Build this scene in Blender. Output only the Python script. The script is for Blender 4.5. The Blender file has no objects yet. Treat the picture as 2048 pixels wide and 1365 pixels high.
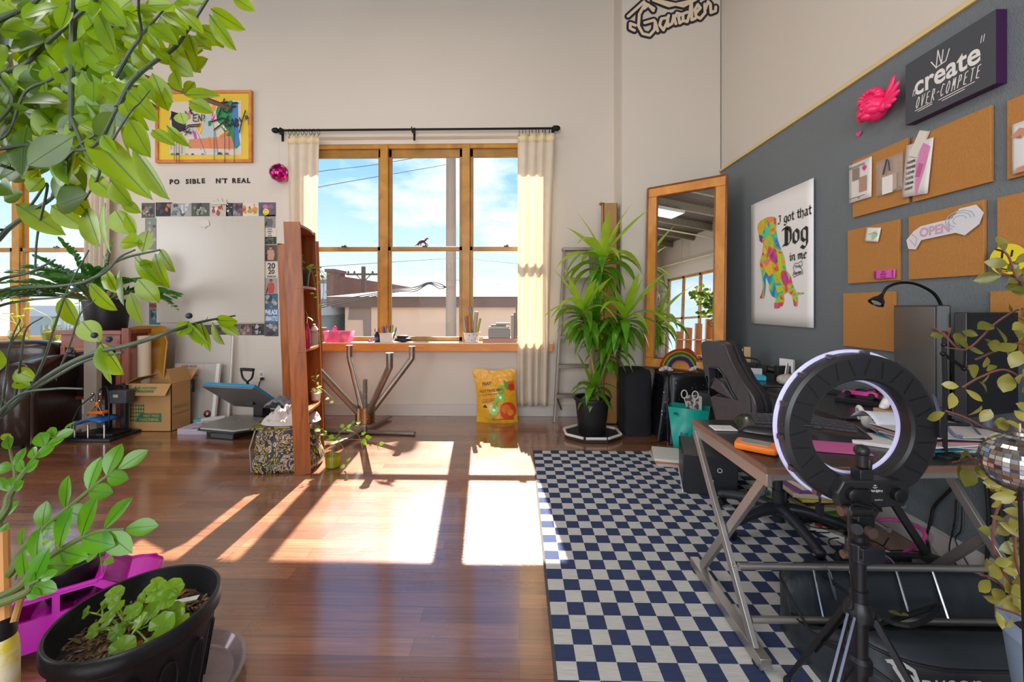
import bpy, bmesh, math, random
from mathutils import Vector, Matrix, noise
PI=math.pi
S=bpy.context.scene
C=S.collection
# ---------------- camera, world, sun, large lights, exposure ----------------
FPX=800.0; EYE=1.30; TH=math.radians(1.0)
cam_d=bpy.data.cameras.new('camera'); cam=bpy.data.objects.new('camera',cam_d); C.objects.link(cam)
cam.location=(0,0,EYE); cam.rotation_euler=(PI/2,0,TH)
cam_d.sensor_width=36; cam_d.lens=FPX/2048*36; cam_d.shift_x=0; cam_d.shift_y=-69.5/2048
cam_d.clip_start=0.02; cam_d.clip_end=400
S.camera=cam
S.view_settings.view_transform='Standard'; S.view_settings.look='None'
S.view_settings.gamma=1; S.view_settings.use_curve_mapping=False
S.view_settings.exposure=0.0
S.cycles.max_bounces=8; S.cycles.diffuse_bounces=4; S.cycles.glossy_bounces=4
S.cycles.transmission_bounces=6; S.cycles.transparent_max_bounces=12
S.cycles.sample_clamp_indirect=4.0
S.cycles.use_adaptive_sampling=True; S.cycles.adaptive_threshold=0.03

def make_world():
    w=bpy.data.worlds.new('sky'); S.world=w; w.use_nodes=True
    nt=w.node_tree; N=nt.nodes; L=nt.links; N.clear()
    out=N.new('ShaderNodeOutputWorld'); bg=N.new('ShaderNodeBackground')
    tc=N.new('ShaderNodeTexCoord'); sep=N.new('ShaderNodeSeparateXYZ'); L.new(tc.outputs['Generated'],sep.inputs[0])
    ramp=N.new('ShaderNodeValToRGB'); L.new(sep.outputs['Z'],ramp.inputs[0])
    cr=ramp.color_ramp; cr.elements[0].position=0.0; cr.elements[0].color=(.78,.90,1,1)
    cr.elements[1].position=0.6; cr.elements[1].color=(.16,.40,.88,1)
    e=cr.elements.new(.12); e.color=(.60,.80,1,1)
    e=cr.elements.new(.3); e.color=(.30,.58,.95,1)
    mp=N.new('ShaderNodeMapping'); mp.inputs['Scale'].default_value=(1,1,2.6); L.new(tc.outputs['Generated'],mp.inputs[0])
    nz=N.new('ShaderNodeTexNoise'); nz.inputs['Scale'].default_value=3.4; nz.inputs['Detail'].default_value=6; nz.inputs['Roughness'].default_value=.55
    L.new(mp.outputs[0],nz.inputs[0])
    r2=N.new('ShaderNodeValToRGB'); r2.color_ramp.elements[0].position=.50; r2.color_ramp.elements[1].position=.68
    L.new(nz.outputs['Fac'],r2.inputs[0])
    mix=N.new('ShaderNodeMixRGB'); L.new(r2.outputs[0],mix.inputs[0]); L.new(ramp.outputs[0],mix.inputs[1]); mix.inputs[2].default_value=(.93,.95,.97,1)
    L.new(mix.outputs[0],bg.inputs[0]); bg.inputs[1].default_value=1.35
    L.new(bg.outputs[0],out.inputs[0])
make_world()
def lamp(name,kind,loc,rot,energy,color,**k):
    d=bpy.data.lights.new(name,kind); o=bpy.data.objects.new(name,d); C.objects.link(o)
    o.location=loc; o.rotation_euler=rot; d.energy=energy; d.color=color
    for a,b in k.items(): setattr(d,a,b)
    return o
# sun: shines in through the far windows, about 47 degrees high
SUNDIR=Vector((-math.sin(math.radians(5.6))*math.cos(math.radians(47.2)), math.cos(math.radians(5.6))*math.cos(math.radians(47.2)), math.sin(math.radians(47.2))))
sun=lamp('sun','SUN',(0,20,20),SUNDIR.to_track_quat('Z','Y').to_euler(),27.0,(1,.91,.80),angle=math.radians(.55))
# added fill lamps in unseen openings, rear and left, standing in for daylight
lamp('rear_fill_lamp','AREA',(-1.1,-2.99,2.27),(math.radians(88),0,0),235,(.97,.98,1),shape='RECTANGLE',size=4.9,size_y=3.0)
lamp('left_fill_lamp','AREA',(-8.39,0.5,2.17),(0,math.radians(-90),0),150,(.94,.97,1),shape='RECTANGLE',size=2.8,size_y=4.2)
for _x in (-4.5,-1.2):  # added overhead fill lamps, no fixture known there
    lamp('ceiling_fill_lamp','AREA',(_x,1.2,4.84),(0,0,0),55,(1,.95,.9),shape='RECTANGLE',size=.5,size_y=3.6)

# ---------------- helpers ----------------
def ray(px,py):
    cx=(px-1024)/FPX; cz=(613-py)/FPX
    return Vector((cx*math.cos(TH)-math.sin(TH), cx*math.sin(TH)+math.cos(TH), cz))
def at_y(px,py,Y): r=ray(px,py); return Vector((0,0,EYE))+r*(Y/r.y)
def at_x(px,py,X): r=ray(px,py); return Vector((0,0,EYE))+r*(X/r.x)
def at_z(px,py,Z=0.0): r=ray(px,py); return Vector((0,0,EYE))+r*((Z-EYE)/r.z)
def lin(h):
    if isinstance(h,str):
        h=h.lstrip('#'); c=[int(h[i:i+2],16)/255 for i in (0,2,4)]
    else: c=[v/255 for v in h]
    return tuple(v/12.92 if v<=.04045 else ((v+.055)/1.055)**2.4 for v in c)+(1,)
_MC={}
def mat(name,col='#888888',rough=.5,metal=0,noise_amt=0,noise_scale=8,bump=0,bump_scale=60,trans=0,ior=1.45,coat=0,emit=None,emit_s=1,alpha=1,sss=0,spec=.5,stretch=None,sheen=0,col2=None):
    """a principled material with optional mottling and fine bump"""
    if name in _MC: return _MC[name]
    m=bpy.data.materials.new(name); m.use_nodes=True; nt=m.node_tree; N=nt.nodes; L=nt.links
    b=N['Principled BSDF']; c=lin(col)
    b.inputs['Base Color'].default_value=c; b.inputs['Roughness'].default_value=rough; b.inputs['Metallic'].default_value=metal
    b.inputs['Specular IOR Level'].default_value=spec
    if trans: b.inputs['Transmission Weight'].default_value=trans; b.inputs['IOR'].default_value=ior
    if coat: b.inputs['Coat Weight'].default_value=coat; b.inputs['Coat Roughness'].default_value=.1
    if sheen: b.inputs['Sheen Weight'].default_value=sheen
    if emit: b.inputs['Emission Color'].default_value=lin(emit); b.inputs['Emission Strength'].default_value=emit_s
    if alpha<1: b.inputs['Alpha'].default_value=alpha
    if noise_amt or bump:
        tc=N.new('ShaderNodeTexCoord'); mp=N.new('ShaderNodeMapping'); L.new(tc.outputs['Object'],mp.inputs[0])
        if stretch: mp.inputs['Scale'].default_value=stretch
    if noise_amt:
        nz=N.new('ShaderNodeTexNoise'); nz.inputs['Scale'].default_value=noise_scale; nz.inputs['Detail'].default_value=5; L.new(mp.outputs[0],nz.inputs[0])
        mx=N.new('ShaderNodeMixRGB'); L.new(nz.outputs['Fac'],mx.inputs[0])
        c2=lin(col2) if col2 else tuple(v*(1-noise_amt) for v in c[:3])+(1,)
        c1=c if col2 else tuple(min(1,v*(1+noise_amt)) for v in c[:3])+(1,)
        mx.inputs[1].default_value=c1; mx.inputs[2].default_value=c2
        if col2:
            rp=N.new('ShaderNodeValToRGB'); rp.color_ramp.elements[0].position=.5-.25*(1.01-min(noise_amt,1)); rp.color_ramp.elements[1].position=.5+.25*(1.01-min(noise_amt,1))
            L.new(nz.outputs['Fac'],rp.inputs[0]); L.new(rp.outputs[0],mx.inputs[0])
        L.new(mx.outputs[0],b.inputs['Base Color'])
    if bump:
        n2=N.new('ShaderNodeTexNoise'); n2.inputs['Scale'].default_value=bump_scale; n2.inputs['Detail'].default_value=3; L.new(mp.outputs[0],n2.inputs[0])
        bp=N.new('ShaderNodeBump'); bp.inputs['Strength'].default_value=bump; bp.inputs['Distance'].default_value=.01
        L.new(n2.outputs['Fac'],bp.inputs['Height']); L.new(bp.outputs[0],b.inputs['Normal'])
    _MC[name]=m; return m
def wood(name,c1,c2,rough=.45,scale=(1,12,12),coat=0,nscale=3.0):
    if name in _MC: return _MC[name]
    m=bpy.data.materials.new(name); m.use_nodes=True; nt=m.node_tree; N=nt.nodes; L=nt.links; b=N['Principled BSDF']
    tc=N.new('ShaderNodeTexCoord'); mp=N.new('ShaderNodeMapping'); mp.inputs['Scale'].default_value=scale; L.new(tc.outputs['Object'],mp.inputs[0])
    nz=N.new('ShaderNodeTexNoise'); nz.inputs['Scale'].default_value=nscale; nz.inputs['Detail'].default_value=8; nz.inputs['Distortion'].default_value=.6; L.new(mp.outputs[0],nz.inputs[0])
    r=N.new('ShaderNodeValToRGB'); r.color_ramp.elements[0].position=.3; r.color_ramp.elements[0].color=lin(c1); r.color_ramp.elements[1].position=.72; r.color_ramp.elements[1].color=lin(c2)
    L.new(nz.outputs['Fac'],r.inputs[0]); L.new(r.outputs[0],b.inputs['Base Color']); b.inputs['Roughness'].default_value=rough
    if coat: b.inputs['Coat Weight'].default_value=coat; b.inputs['Coat Roughness'].default_value=.15
    _MC[name]=m; return m
def leafmat(name,c,c2=None,tr='#b6d83a',trf=.45,rough=.35):
    if name in _MC: return _MC[name]
    m=bpy.data.materials.new(name); m.use_nodes=True; nt=m.node_tree; N=nt.nodes; L=nt.links; b=N['Principled BSDF']; out=N['Material Output']
    tc=N.new('ShaderNodeTexCoord'); nz=N.new('ShaderNodeTexNoise'); nz.inputs['Scale'].default_value=9; L.new(tc.outputs['Object'],nz.inputs[0])
    rp=N.new('ShaderNodeValToRGB'); rp.color_ramp.elements[0].position=.35; rp.color_ramp.elements[1].position=.65
    rp.color_ramp.elements[0].color=lin(c); rp.color_ramp.elements[1].color=lin(c2 or c); L.new(nz.outputs['Fac'],rp.inputs[0]); L.new(rp.outputs[0],b.inputs['Base Color'])
    b.inputs['Roughness'].default_value=rough
    t=N.new('ShaderNodeBsdfTranslucent'); t.inputs[0].default_value=lin(tr)
    mx=N.new('ShaderNodeMixShader'); mx.inputs[0].default_value=trf; L.new(b.outputs[0],mx.inputs[1]); L.new(t.outputs[0],mx.inputs[2]); L.new(mx.outputs[0],out.inputs[0])
    _MC[name]=m; return m
def glassmat(name,tint='#ffffff',refl=.06,rough=0.0,mixt=None):
    """thin clear sheet: lets light straight through, with a fresnel reflection"""
    if name in _MC: return _MC[name]
    m=bpy.data.materials.new(name); m.use_nodes=True; nt=m.node_tree; N=nt.nodes; L=nt.links; N.clear()
    out=N.new('ShaderNodeOutputMaterial'); t=N.new('ShaderNodeBsdfTransparent'); t.inputs[0].default_value=lin(tint)
    g=N.new('ShaderNodeBsdfGlossy'); g.inputs['Roughness'].default_value=rough
    lw=N.new('ShaderNodeLayerWeight'); lw.inputs[0].default_value=.25
    mm=N.new('ShaderNodeMath'); mm.operation='MULTIPLY_ADD'; mm.inputs[1].default_value=.05; mm.inputs[2].default_value=refl*.05; L.new(lw.outputs['Fresnel'],mm.inputs[0])
    mx=N.new('ShaderNodeMixShader'); L.new(mm.outputs[0],mx.inputs[0]); L.new(t.outputs[0],mx.inputs[1]); L.new(g.outputs[0],mx.inputs[2])
    last=mx
    if mixt:
        d=N.new('ShaderNodeBsdfPrincipled'); d.inputs['Base Color'].default_value=lin(mixt[0]); d.inputs['Roughness'].default_value=.3
        m2=N.new('ShaderNodeMixShader'); m2.inputs[0].default_value=mixt[1]; L.new(mx.outputs[0],m2.inputs[1]); L.new(d.outputs[0],m2.inputs[2]); last=m2
    L.new(last.outputs[0],out.inputs[0]); _MC[name]=m; return m

def RZ(a): return Matrix.Rotation(a,4,'Z')
def RX(a): return Matrix.Rotation(a,4,'X')
def RY(a): return Matrix.Rotation(a,4,'Y')
def TR(*v): return Matrix.Translation(Vector(v[0] if len(v)==1 else v))
def frame(o,x,y,z=None):
    """matrix with origin o and axes x, y, z"""
    x=Vector(x).normalized(); y=Vector(y); y=(y-x*y.dot(x)).normalized(); z=x.cross(y)
    return Matrix(((x.x,y.x,z.x,o[0]),(x.y,y.y,z.y,o[1]),(x.z,y.z,z.z,o[2]),(0,0,0,1)))
_TXT={}
def textgeo(s,bold=0.0,res=3):
    k=(s,bold,res)
    if k not in _TXT:
        cu=bpy.data.curves.new('t','FONT'); cu.body=s; cu.size=1; cu.offset=bold; cu.resolution_u=res; cu.align_x='LEFT'
        o=bpy.data.objects.new('t',cu); C.objects.link(o)
        dg=bpy.context.evaluated_depsgraph_get(); me=bpy.data.meshes.new_from_object(o.evaluated_get(dg))
        vs=[v.co.copy() for v in me.vertices]; fs=[tuple(p.vertices) for p in me.polygons]
        bpy.data.objects.remove(o); bpy.data.meshes.remove(me); bpy.data.curves.remove(cu)
        x0=min(v.x for v in vs); x1=max(v.x for v in vs); y0=min(v.y for v in vs); y1=max(v.y for v in vs)
        _TXT[k]=(vs,fs,x0,x1,y0,y1)
    return _TXT[k]
class MB:
    def __init__(s): s.v=[]; s.f=[]; s.mi=[]; s.m=0
    def add(s,vs,fs,M=None):
        n=len(s.v)
        s.v.extend([(M@Vector(v)) if M is not None else Vector(v) for v in vs])
        s.f.extend([tuple(i+n for i in f) for f in fs]); s.mi.extend([s.m]*len(fs)); return s
    def box(s,lo,hi,M=None):
        x0,y0,z0=lo; x1,y1,z1=hi
        return s.add([(x0,y0,z0),(x1,y0,z0),(x1,y1,z0),(x0,y1,z0),(x0,y0,z1),(x1,y0,z1),(x1,y1,z1),(x0,y1,z1)],
            [(0,3,2,1),(4,5,6,7),(0,1,5,4),(1,2,6,5),(2,3,7,6),(3,0,4,7)],M)
    def cbox(s,c,d,M=None): return s.box([c[i]-d[i]/2 for i in range(3)],[c[i]+d[i]/2 for i in range(3)],M)
    def beam(s,a,b,w,h,up=(0,0,1)):
        """rectangular bar from a to b, w across, h along up"""
        a=Vector(a); b=Vector(b); x=b-a; L=x.length
        up=Vector(up); 
        if abs(x.normalized().dot(up))>.99: up=Vector((0,1,0))
        z=(up-x.normalized()*up.dot(x.normalized())).normalized(); y=z.cross(x.normalized())
        M=Matrix(((x.x/L,y.x,z.x,a.x),(x.y/L,y.y,z.y,a.y),(x.z/L,y.z,z.z,a.z),(0,0,0,1)))
        return s.box((0,-w/2,-h/2),(L,w/2,h/2),M)
    def tube(s,pts,r,n=8,M=None,cap=True,closed=False):
        pts=[Vector(p) for p in pts]; k=len(pts)
        rs=list(r) if isinstance(r,(list,tuple)) else [r]*k
        vs=[];fs=[]; prev=None
        for i,p in enumerate(pts):
            if closed: t=(pts[(i+1)%k]-pts[i-1])
            else: t=(pts[min(i+1,k-1)]-pts[max(i-1,0)])
            if t.length<1e-9: t=Vector((0,0,1))
            t.normalize()
            if prev is None:
                a=Vector((0,0,1)) if abs(t.z)<.9 else Vector((1,0,0)); u=(a-t*a.dot(t)).normalized()
            else:
                u=prev-t*prev.dot(t); u=u.normalized() if u.length>1e-6 else prev
            prev=u; w=t.cross(u)
            for j in range(n):
                an=2*PI*j/n; vs.append(p+(u*math.cos(an)+w*math.sin(an))*rs[i])
        for i in range(k if closed else k-1):
            for j in range(n):
                a=i*n+j; b=i*n+(j+1)%n; c=((i+1)%k)*n+(j+1)%n; d=((i+1)%k)*n+j; fs.append((a,b,c,d))
        if cap and not closed: fs.append(tuple(range(n-1,-1,-1))); fs.append(tuple((k-1)*n+j for j in range(n)))
        return s.add(vs,fs,M)
    def lathe(s,prof,n=24,M=None,cap=True,a0=0,a1=2*PI):
        full=abs(a1-a0-2*PI)<1e-6; nn=n if full else n+1; vs=[];fs=[]
        for r,z in prof:
            for j in range(nn):
                an=a0+(a1-a0)*j/n; vs.append((r*math.cos(an),r*math.sin(an),z))
        for i in range(len(prof)-1):
            for j in range(n):
                a=i*nn+j; b=i*nn+(j+1)%nn; fs.append((a,b,b+nn,a+nn))
        if cap and full:
            if prof[0][0]>1e-5: fs.append(tuple(range(nn-1,-1,-1)))
            if prof[-1][0]>1e-5: fs.append(tuple((len(prof)-1)*nn+j for j in range(nn)))
        return s.add(vs,fs,M)
    def ell(s,c,r,n=12,k=8,M=None):
        if isinstance(r,(int,float)): r=(r,r,r)
        vs=[(c[0],c[1],c[2]-r[2])];fs=[]
        for i in range(1,k):
            p=PI*i/k
            for j in range(n):
                a=2*PI*j/n; vs.append((c[0]+r[0]*math.sin(p)*math.cos(a),c[1]+r[1]*math.sin(p)*math.sin(a),c[2]-r[2]*math.cos(p)))
        vs.append((c[0],c[1],c[2]+r[2])); e=len(vs)-1
        for j in range(n): fs.append((0,1+(j+1)%n,1+j)); fs.append((e,e-n+j,e-n+(j+1)%n))
        for i in range(k-2):
            for j in range(n):
                a=1+i*n+j; b=1+i*n+(j+1)%n; fs.append((a,b,b+n,a+n))
        return s.add(vs,fs,M)
    def prism(s,poly,z0,z1,M=None):
        n=len(poly); vs=[(p[0],p[1],z0) for p in poly]+[(p[0],p[1],z1) for p in poly]
        ar=sum(poly[i][0]*poly[(i+1)%n][1]-poly[(i+1)%n][0]*poly[i][1] for i in range(n))
        fs=[(i,(i+1)%n,(i+1)%n+n,i+n) for i in range(n)]+[tuple(range(n-1,-1,-1)),tuple(range(n,2*n))]
        if ar<0: fs=[tuple(reversed(f)) for f in fs]
        return s.add(vs,fs,M)
    def grid(s,fn,nu,nv,M=None,wrapu=False):
        vs=[fn(i/nu,j/nv) for j in range(nv+1) for i in range(nu+1 if not wrapu else nu)]
        w=nu if wrapu else nu+1; fs=[]
        for j in range(nv):
            for i in range(nu):
                a=j*w+i; b=j*w+(i+1)%w; fs.append((a,b,b+w,a+w))
        return s.add(vs,fs,M)
    def quad(s,a,b,c,d): return s.add([a,b,c,d],[(0,1,2,3)])
    def text(s,t,M,h=None,w=None,bold=0.0,depth=.0006,center=True,res=3):
        vs,fs,x0,x1,y0,y1=textgeo(t,bold,res)
        sy=(h/(y1-y0)) if h else w/(x1-x0); sx=(w/(x1-x0)) if w else sy
        ox=(x0+x1)/2 if center else x0; oy=(y0+y1)/2 if center else y0
        return s.add([((v.x-ox)*sx,(v.y-oy)*sy,depth) for v in vs],fs,M)
    def ink(s,strokes,M,nib=(.1,.1),depth=.0006,sc=(1,1),off=(0,0)):
        """broad-nib pen strokes: polylines swept with a slanted nib"""
        n=Vector((nib[0],nib[1],0))/2
        for st in strokes:
            for a,b in zip(st[:-1],st[1:]):
                a3=Vector((a[0]*sc[0]+off[0],a[1]*sc[1]+off[1],depth)); b3=Vector((b[0]*sc[0]+off[0],b[1]*sc[1]+off[1],depth))
                q=[a3-n,b3-n,b3+n,a3+n]
                ar=(q[1]-q[0]).cross(q[3]-q[0]).z
                if abs(ar)<1e-9: continue
                s.add(q if ar>0 else q[::-1],[(0,1,2,3)],M)
        return s
    def pen(s,strokes,M,w=.1,depth=.0006,sc=(1,1),off=(0,0),n=8):
        """round marker strokes as flat ribbons with round joins"""
        k=0
        for st in strokes:
            P=[Vector((a[0]*sc[0]+off[0],a[1]*sc[1]+off[1],0)) for a in st]
            for a,b in zip(P[:-1],P[1:]):
                d=b-a
                if d.length<1e-9: continue
                t=d.normalized(); q=Vector((-t.y,t.x,0))*w/2; z=Vector((0,0,depth+k*2e-6)); k+=1
                s.add([a-q+z,b-q+z,b+q+z,a+q+z],[(0,1,2,3)],M)
            for a in P:
                z=depth+k*2e-6; k+=1
                s.add([(a.x+w/2*math.cos(2*PI*j/n),a.y+w/2*math.sin(2*PI*j/n),z) for j in range(n)],[tuple(range(n))],M)
        return s
    def flat(s,poly,M,depth=.0006):
        n=len(poly); ar=sum(poly[i][0]*poly[(i+1)%n][1]-poly[(i+1)%n][0]*poly[i][1] for i in range(n))
        p=poly if ar>0 else poly[::-1]
        return s.add([(a[0],a[1],depth) for a in p],[tuple(range(n))],M)
    def build(s,name,m,parent=None,loc=None,rz=0,sharp=35,bevel=0,seg=2,solid=0,subs=0,label=None,cat=None,group=None,kind=None,world=False,smooth=True):
        """link as one mesh; world=True: coordinates are world ones, moved into the parent's frame"""
        if world and parent is not None:
            I=parent['_M'] if False else ROOTM[parent.name].inverted(); s.v=[I@v for v in s.v]
        if parent is None and loc is None and s.v:
            if kind!='structure' or True:
                xs=[v.x for v in s.v]; ys=[v.y for v in s.v]; zs=[v.z for v in s.v]
                base=Vector(((min(xs)+max(xs))/2,(min(ys)+max(ys))/2,min(zs)))
                s.v=[v-base for v in s.v]; loc=base
        me=bpy.data.meshes.new(name); me.from_pydata([tuple(v) for v in s.v],[],s.f)
        ms=m if isinstance(m,(list,tuple)) else [m]
        for q in ms: me.materials.append(q)
        if len(ms)>1: me.polygons.foreach_set('material_index',s.mi)
        if smooth:
            me.polygons.foreach_set('use_smooth',[True]*len(me.polygons))
            if sharp<180: me.set_sharp_from_angle(angle=math.radians(sharp))
        me.validate(); me.update()
        o=bpy.data.objects.new(name,me); C.objects.link(o)
        if parent is not None: o.parent=parent; ROOTM[o.name]=ROOTM[parent.name]
        else: ROOTM[o.name]=TR(loc)@RZ(rz) if loc is not None else Matrix()
        if loc is not None: o.location=loc
        if rz: o.rotation_euler=(0,0,rz)
        if bevel:
            b=o.modifiers.new('b','BEVEL'); b.width=bevel; b.segments=seg; b.limit_method='ANGLE'; b.angle_limit=math.radians(40); b.harden_normals=False
        if subs: q=o.modifiers.new('s','SUBSURF'); q.levels=subs; q.render_levels=subs
        if solid: q=o.modifiers.new('t','SOLIDIFY'); q.thickness=solid; q.offset=0
        if label: o['label']=label
        if cat: o['category']=cat
        if group: o['group']=group
        if kind: o['kind']=kind
        return o
ROOTM={}
def thing(name,label,cat,loc=(0,0,0),rz=0,group=None,M=None,kind=None):
    o=bpy.data.objects.new(name,None); C.objects.link(o); o.empty_display_size=.05
    if M is not None: o.matrix_world=M; o.location,q,_=M.decompose(); o.rotation_euler=q.to_euler(); ROOTM[o.name]=M.copy()
    else: o.location=loc; o.rotation_euler=(0,0,rz); ROOTM[o.name]=TR(loc)@RZ(rz)
    if label: o['label']=label
    if cat: o['category']=cat
    if group: o['group']=group
    if kind: o['kind']=kind
    return o
def kids(o): return [c for c in bpy.data.objects if c.parent==o]
def dup(o,loc,rz=0,label=None,parent=None,rot=None):
    def cp(x,par):
        c=x.copy(); C.objects.link(c); c.parent=par
        for k in kids(x): cp(k,c)
        return c
    r=cp(o,parent); r.location=loc; r.rotation_euler=rot or (0,0,rz)
    if label: r['label']=label
    return r
def lerp(a,b,t): return a+(b-a)*t
def spline(pts,k=6):
    """Catmull-Rom through points"""
    P=[Vector(p) for p in pts]; out=[]
    if len(P)<3:
        return [P[0].lerp(P[-1],i/k) for i in range(k+1)]
    Q=[2*P[0]-P[1]]+P+[2*P[-1]-P[-2]]
    for i in range(1,len(Q)-2):
        for j in range(k):
            t=j/k; a,b,c,d=Q[i-1],Q[i],Q[i+1],Q[i+2]
            out.append(.5*((2*b)+(c-a)*t+(2*a-5*b+4*c-d)*t*t+(3*b-a-3*c+d)*t**3))
    out.append(P[-1]); return out
def leaf(mb,base,tip,w,nrm=(0,0,1),fold=.25,curl=.12,n=6,shape=.5,vein=None):
    """a leaf blade from base to tip: two halves folded along the midrib, arched along its length"""
    base=Vector(base); tip=Vector(tip); x=tip-base; L=x.length
    if L<1e-6: return
    x/=L; nrm=Vector(nrm); z=nrm-x*nrm.dot(x)
    if z.length<1e-3: z=x.orthogonal()
    z.normalize(); y=z.cross(x)
    vs=[];fs=[]
    for i in range(n+1):
        t=i/n
        ww=w/2*(math.sin(PI*t**(math.log(.5)/math.log(max(.2,shape))))**.75 if 0<t<1 else 0)
        c=base+x*(L*t)+z*(-curl*L*(t*t)+curl*L*t*.6)
        for sgn in (-1,0,1): vs.append(c+y*(sgn*ww)+z*(abs(sgn)*ww*fold))
    for i in range(n):
        for j in (0,1):
            a=i*3+j; fs.append((a,a+1,a+4,a+3))
    mb.add(vs,fs)
    if vein is not None:
        for off in (.0007,-.0007):
            vv=[];ff=[]
            for i in range(n+1):
                t=i/n; c=base+x*(L*t)+z*(-curl*L*(t*t)+curl*L*t*.6+off); q=L*.010*(1.1-t)+.0002
                vv+= [c-y*q+z*q*fold,c+y*q+z*q*fold]
            for i in range(n): ff.append((2*i,2*i+1,2*i+3,2*i+2))
            vein.add(vv,ff)

class PM(MB):
    """mesh builder that keeps one flat paint per colour"""
    def __init__(s): super().__init__(); s.mats=[]
    def c(s,col,rough=.6,m=None):
        q=m or mat('paint_'+str(col).lstrip('#')+('' if rough==.6 else '_%d'%int(rough*100)),col,rough)
        if q not in s.mats: s.mats.append(q)
        s.m=s.mats.index(q); return s
    def done(s,name,parent=None,**k): return s.build(name,s.mats,parent,**k)
def wallF(px,py,off=0.0): o=at_y(px,py,YB-off); return frame(o,(1,0,0),(0,0,1))
def wallR(px,py,off=0.0): o=at_x(px,py,XR-off); return frame(o,(0,-1,0),(0,0,1))
def single(mb,name,label,cat,m=None,group=None,**k):
    if m is None: return mb.build(name,mb.mats,label=label,cat=cat,group=group,**k)
    return mb.build(name,m,label=label,cat=cat,group=group,**k)
# ================= the room =================
YB=4.735; XR=2.18; YC=4.37; XC=1.12; XL=-8.4; YR=-3.0; ZC=5.2; HG=2.75
def floor_mat():
    m=bpy.data.materials.new('strip_wood_floor'); m.use_nodes=True; nt=m.node_tree; N=nt.nodes; L=nt.links; b=N['Principled BSDF']
    tc=N.new('ShaderNodeTexCoord'); br=N.new('ShaderNodeTexBrick'); L.new(tc.outputs['Object'],br.inputs[0])
    br.offset=.37; br.inputs['Scale'].default_value=1; br.inputs['Brick Width'].default_value=1.1; br.inputs['Row Height'].default_value=.082
    br.inputs['Mortar Size'].default_value=.0012; br.inputs['Bias'].default_value=0
    br.inputs['Color1'].default_value=lin('#70442c'); br.inputs['Color2'].default_value=lin('#966546'); br.inputs['Mortar'].default_value=lin('#472a1e')
    mp=N.new('ShaderNodeMapping'); mp.inputs['Scale'].default_value=(1.2,26,1); L.new(tc.outputs['Object'],mp.inputs[0])
    nz=N.new('ShaderNodeTexNoise'); nz.inputs['Scale'].default_value=3; nz.inputs['Detail'].default_value=7; L.new(mp.outputs[0],nz.inputs[0])
    rp=N.new('ShaderNodeValToRGB'); rp.color_ramp.elements[0].color=(.62,.55,.5,1); rp.color_ramp.elements[1].color=(1.25,1.2,1.15,1); rp.color_ramp.elements[0].position=.3; rp.color_ramp.elements[1].position=.7; L.new(nz.outputs['Fac'],rp.inputs[0])
    mu=N.new('ShaderNodeMixRGB'); mu.blend_type='MULTIPLY'; mu.inputs[0].default_value=.85; L.new(br.outputs['Color'],mu.inputs[1]); L.new(rp.outputs[0],mu.inputs[2]); L.new(mu.outputs[0],b.inputs['Base Color'])
    n2=N.new('ShaderNodeTexNoise'); n2.inputs['Scale'].default_value=2.2; n2.inputs['Detail'].default_value=6; L.new(tc.outputs['Object'],n2.inputs[0])
    mr=N.new('ShaderNodeMapRange'); mr.inputs['To Min'].default_value=.20; mr.inputs['To Max'].default_value=.36; L.new(n2.outputs['Fac'],mr.inputs[0]); L.new(mr.outputs[0],b.inputs['Roughness'])
    mp3=N.new('ShaderNodeMapping'); mp3.inputs['Scale'].default_value=(3,16,1); L.new(tc.outputs['Object'],mp3.inputs[0])
    n3=N.new('ShaderNodeTexNoise'); n3.inputs['Scale'].default_value=5; n3.inputs['Detail'].default_value=4; L.new(mp3.outputs[0],n3.inputs[0])
    bp=N.new('ShaderNodeBump'); bp.inputs['Strength'].default_value=.12; bp.inputs['Distance'].default_value=.01; L.new(n3.outputs['Fac'],bp.inputs['Height']); L.new(bp.outputs[0],b.inputs['Normal'])
    b.inputs['Specular IOR Level'].default_value=.7; b.inputs['Coat Weight'].default_value=1; b.inputs['Coat Roughness'].default_value=.13; b.inputs['Coat IOR'].default_value=1.85
    return m
M_wall=mat('warm_white_plaster','#cdc4b8',.75,noise_amt=.03,noise_scale=1.5,bump=.05,bump_scale=40)
M_grey=mat('slate_grey_paint','#6a7175',.42,noise_amt=.03,noise_scale=3,bump=.35,bump_scale=130)
M_trimwood=mat('pale_wood_strip','#d8bf86',.5)
M_base=mat('grey_white_baseboard_paint','#c4bdb6',.5)
M_oak=wood('golden_oak_window','#9c6a1e','#c58f35',.4,(1,1,1),nscale=5)
M_oakdk=wood('window_sash_oak','#8a6222','#ab7d30',.4,(1,1,1),nscale=5)
M_sill=wood('orange_pine_sill','#c9782a','#dd9340',.4,(2,14,14))
M_silltop=mat('white_sill_top','#e2d8cc',.35)  # even off-white top board
M_glass=glassmat('window_glass',refl=.05)
M_ceil=wood('dark_ceiling_deck','#4b4239','#6a5f52',.7,(14,1,1))
M_beam=wood('ceiling_joist','#7a6f60','#9a8f7d',.7,(1,10,10))
mb=MB(); mb.box((XL-.2,YR-.2,-.12),(XR+.2,YB+.3,0)); mb.build('floor',floor_mat(),kind='structure',loc=(0,0,0))
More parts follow.
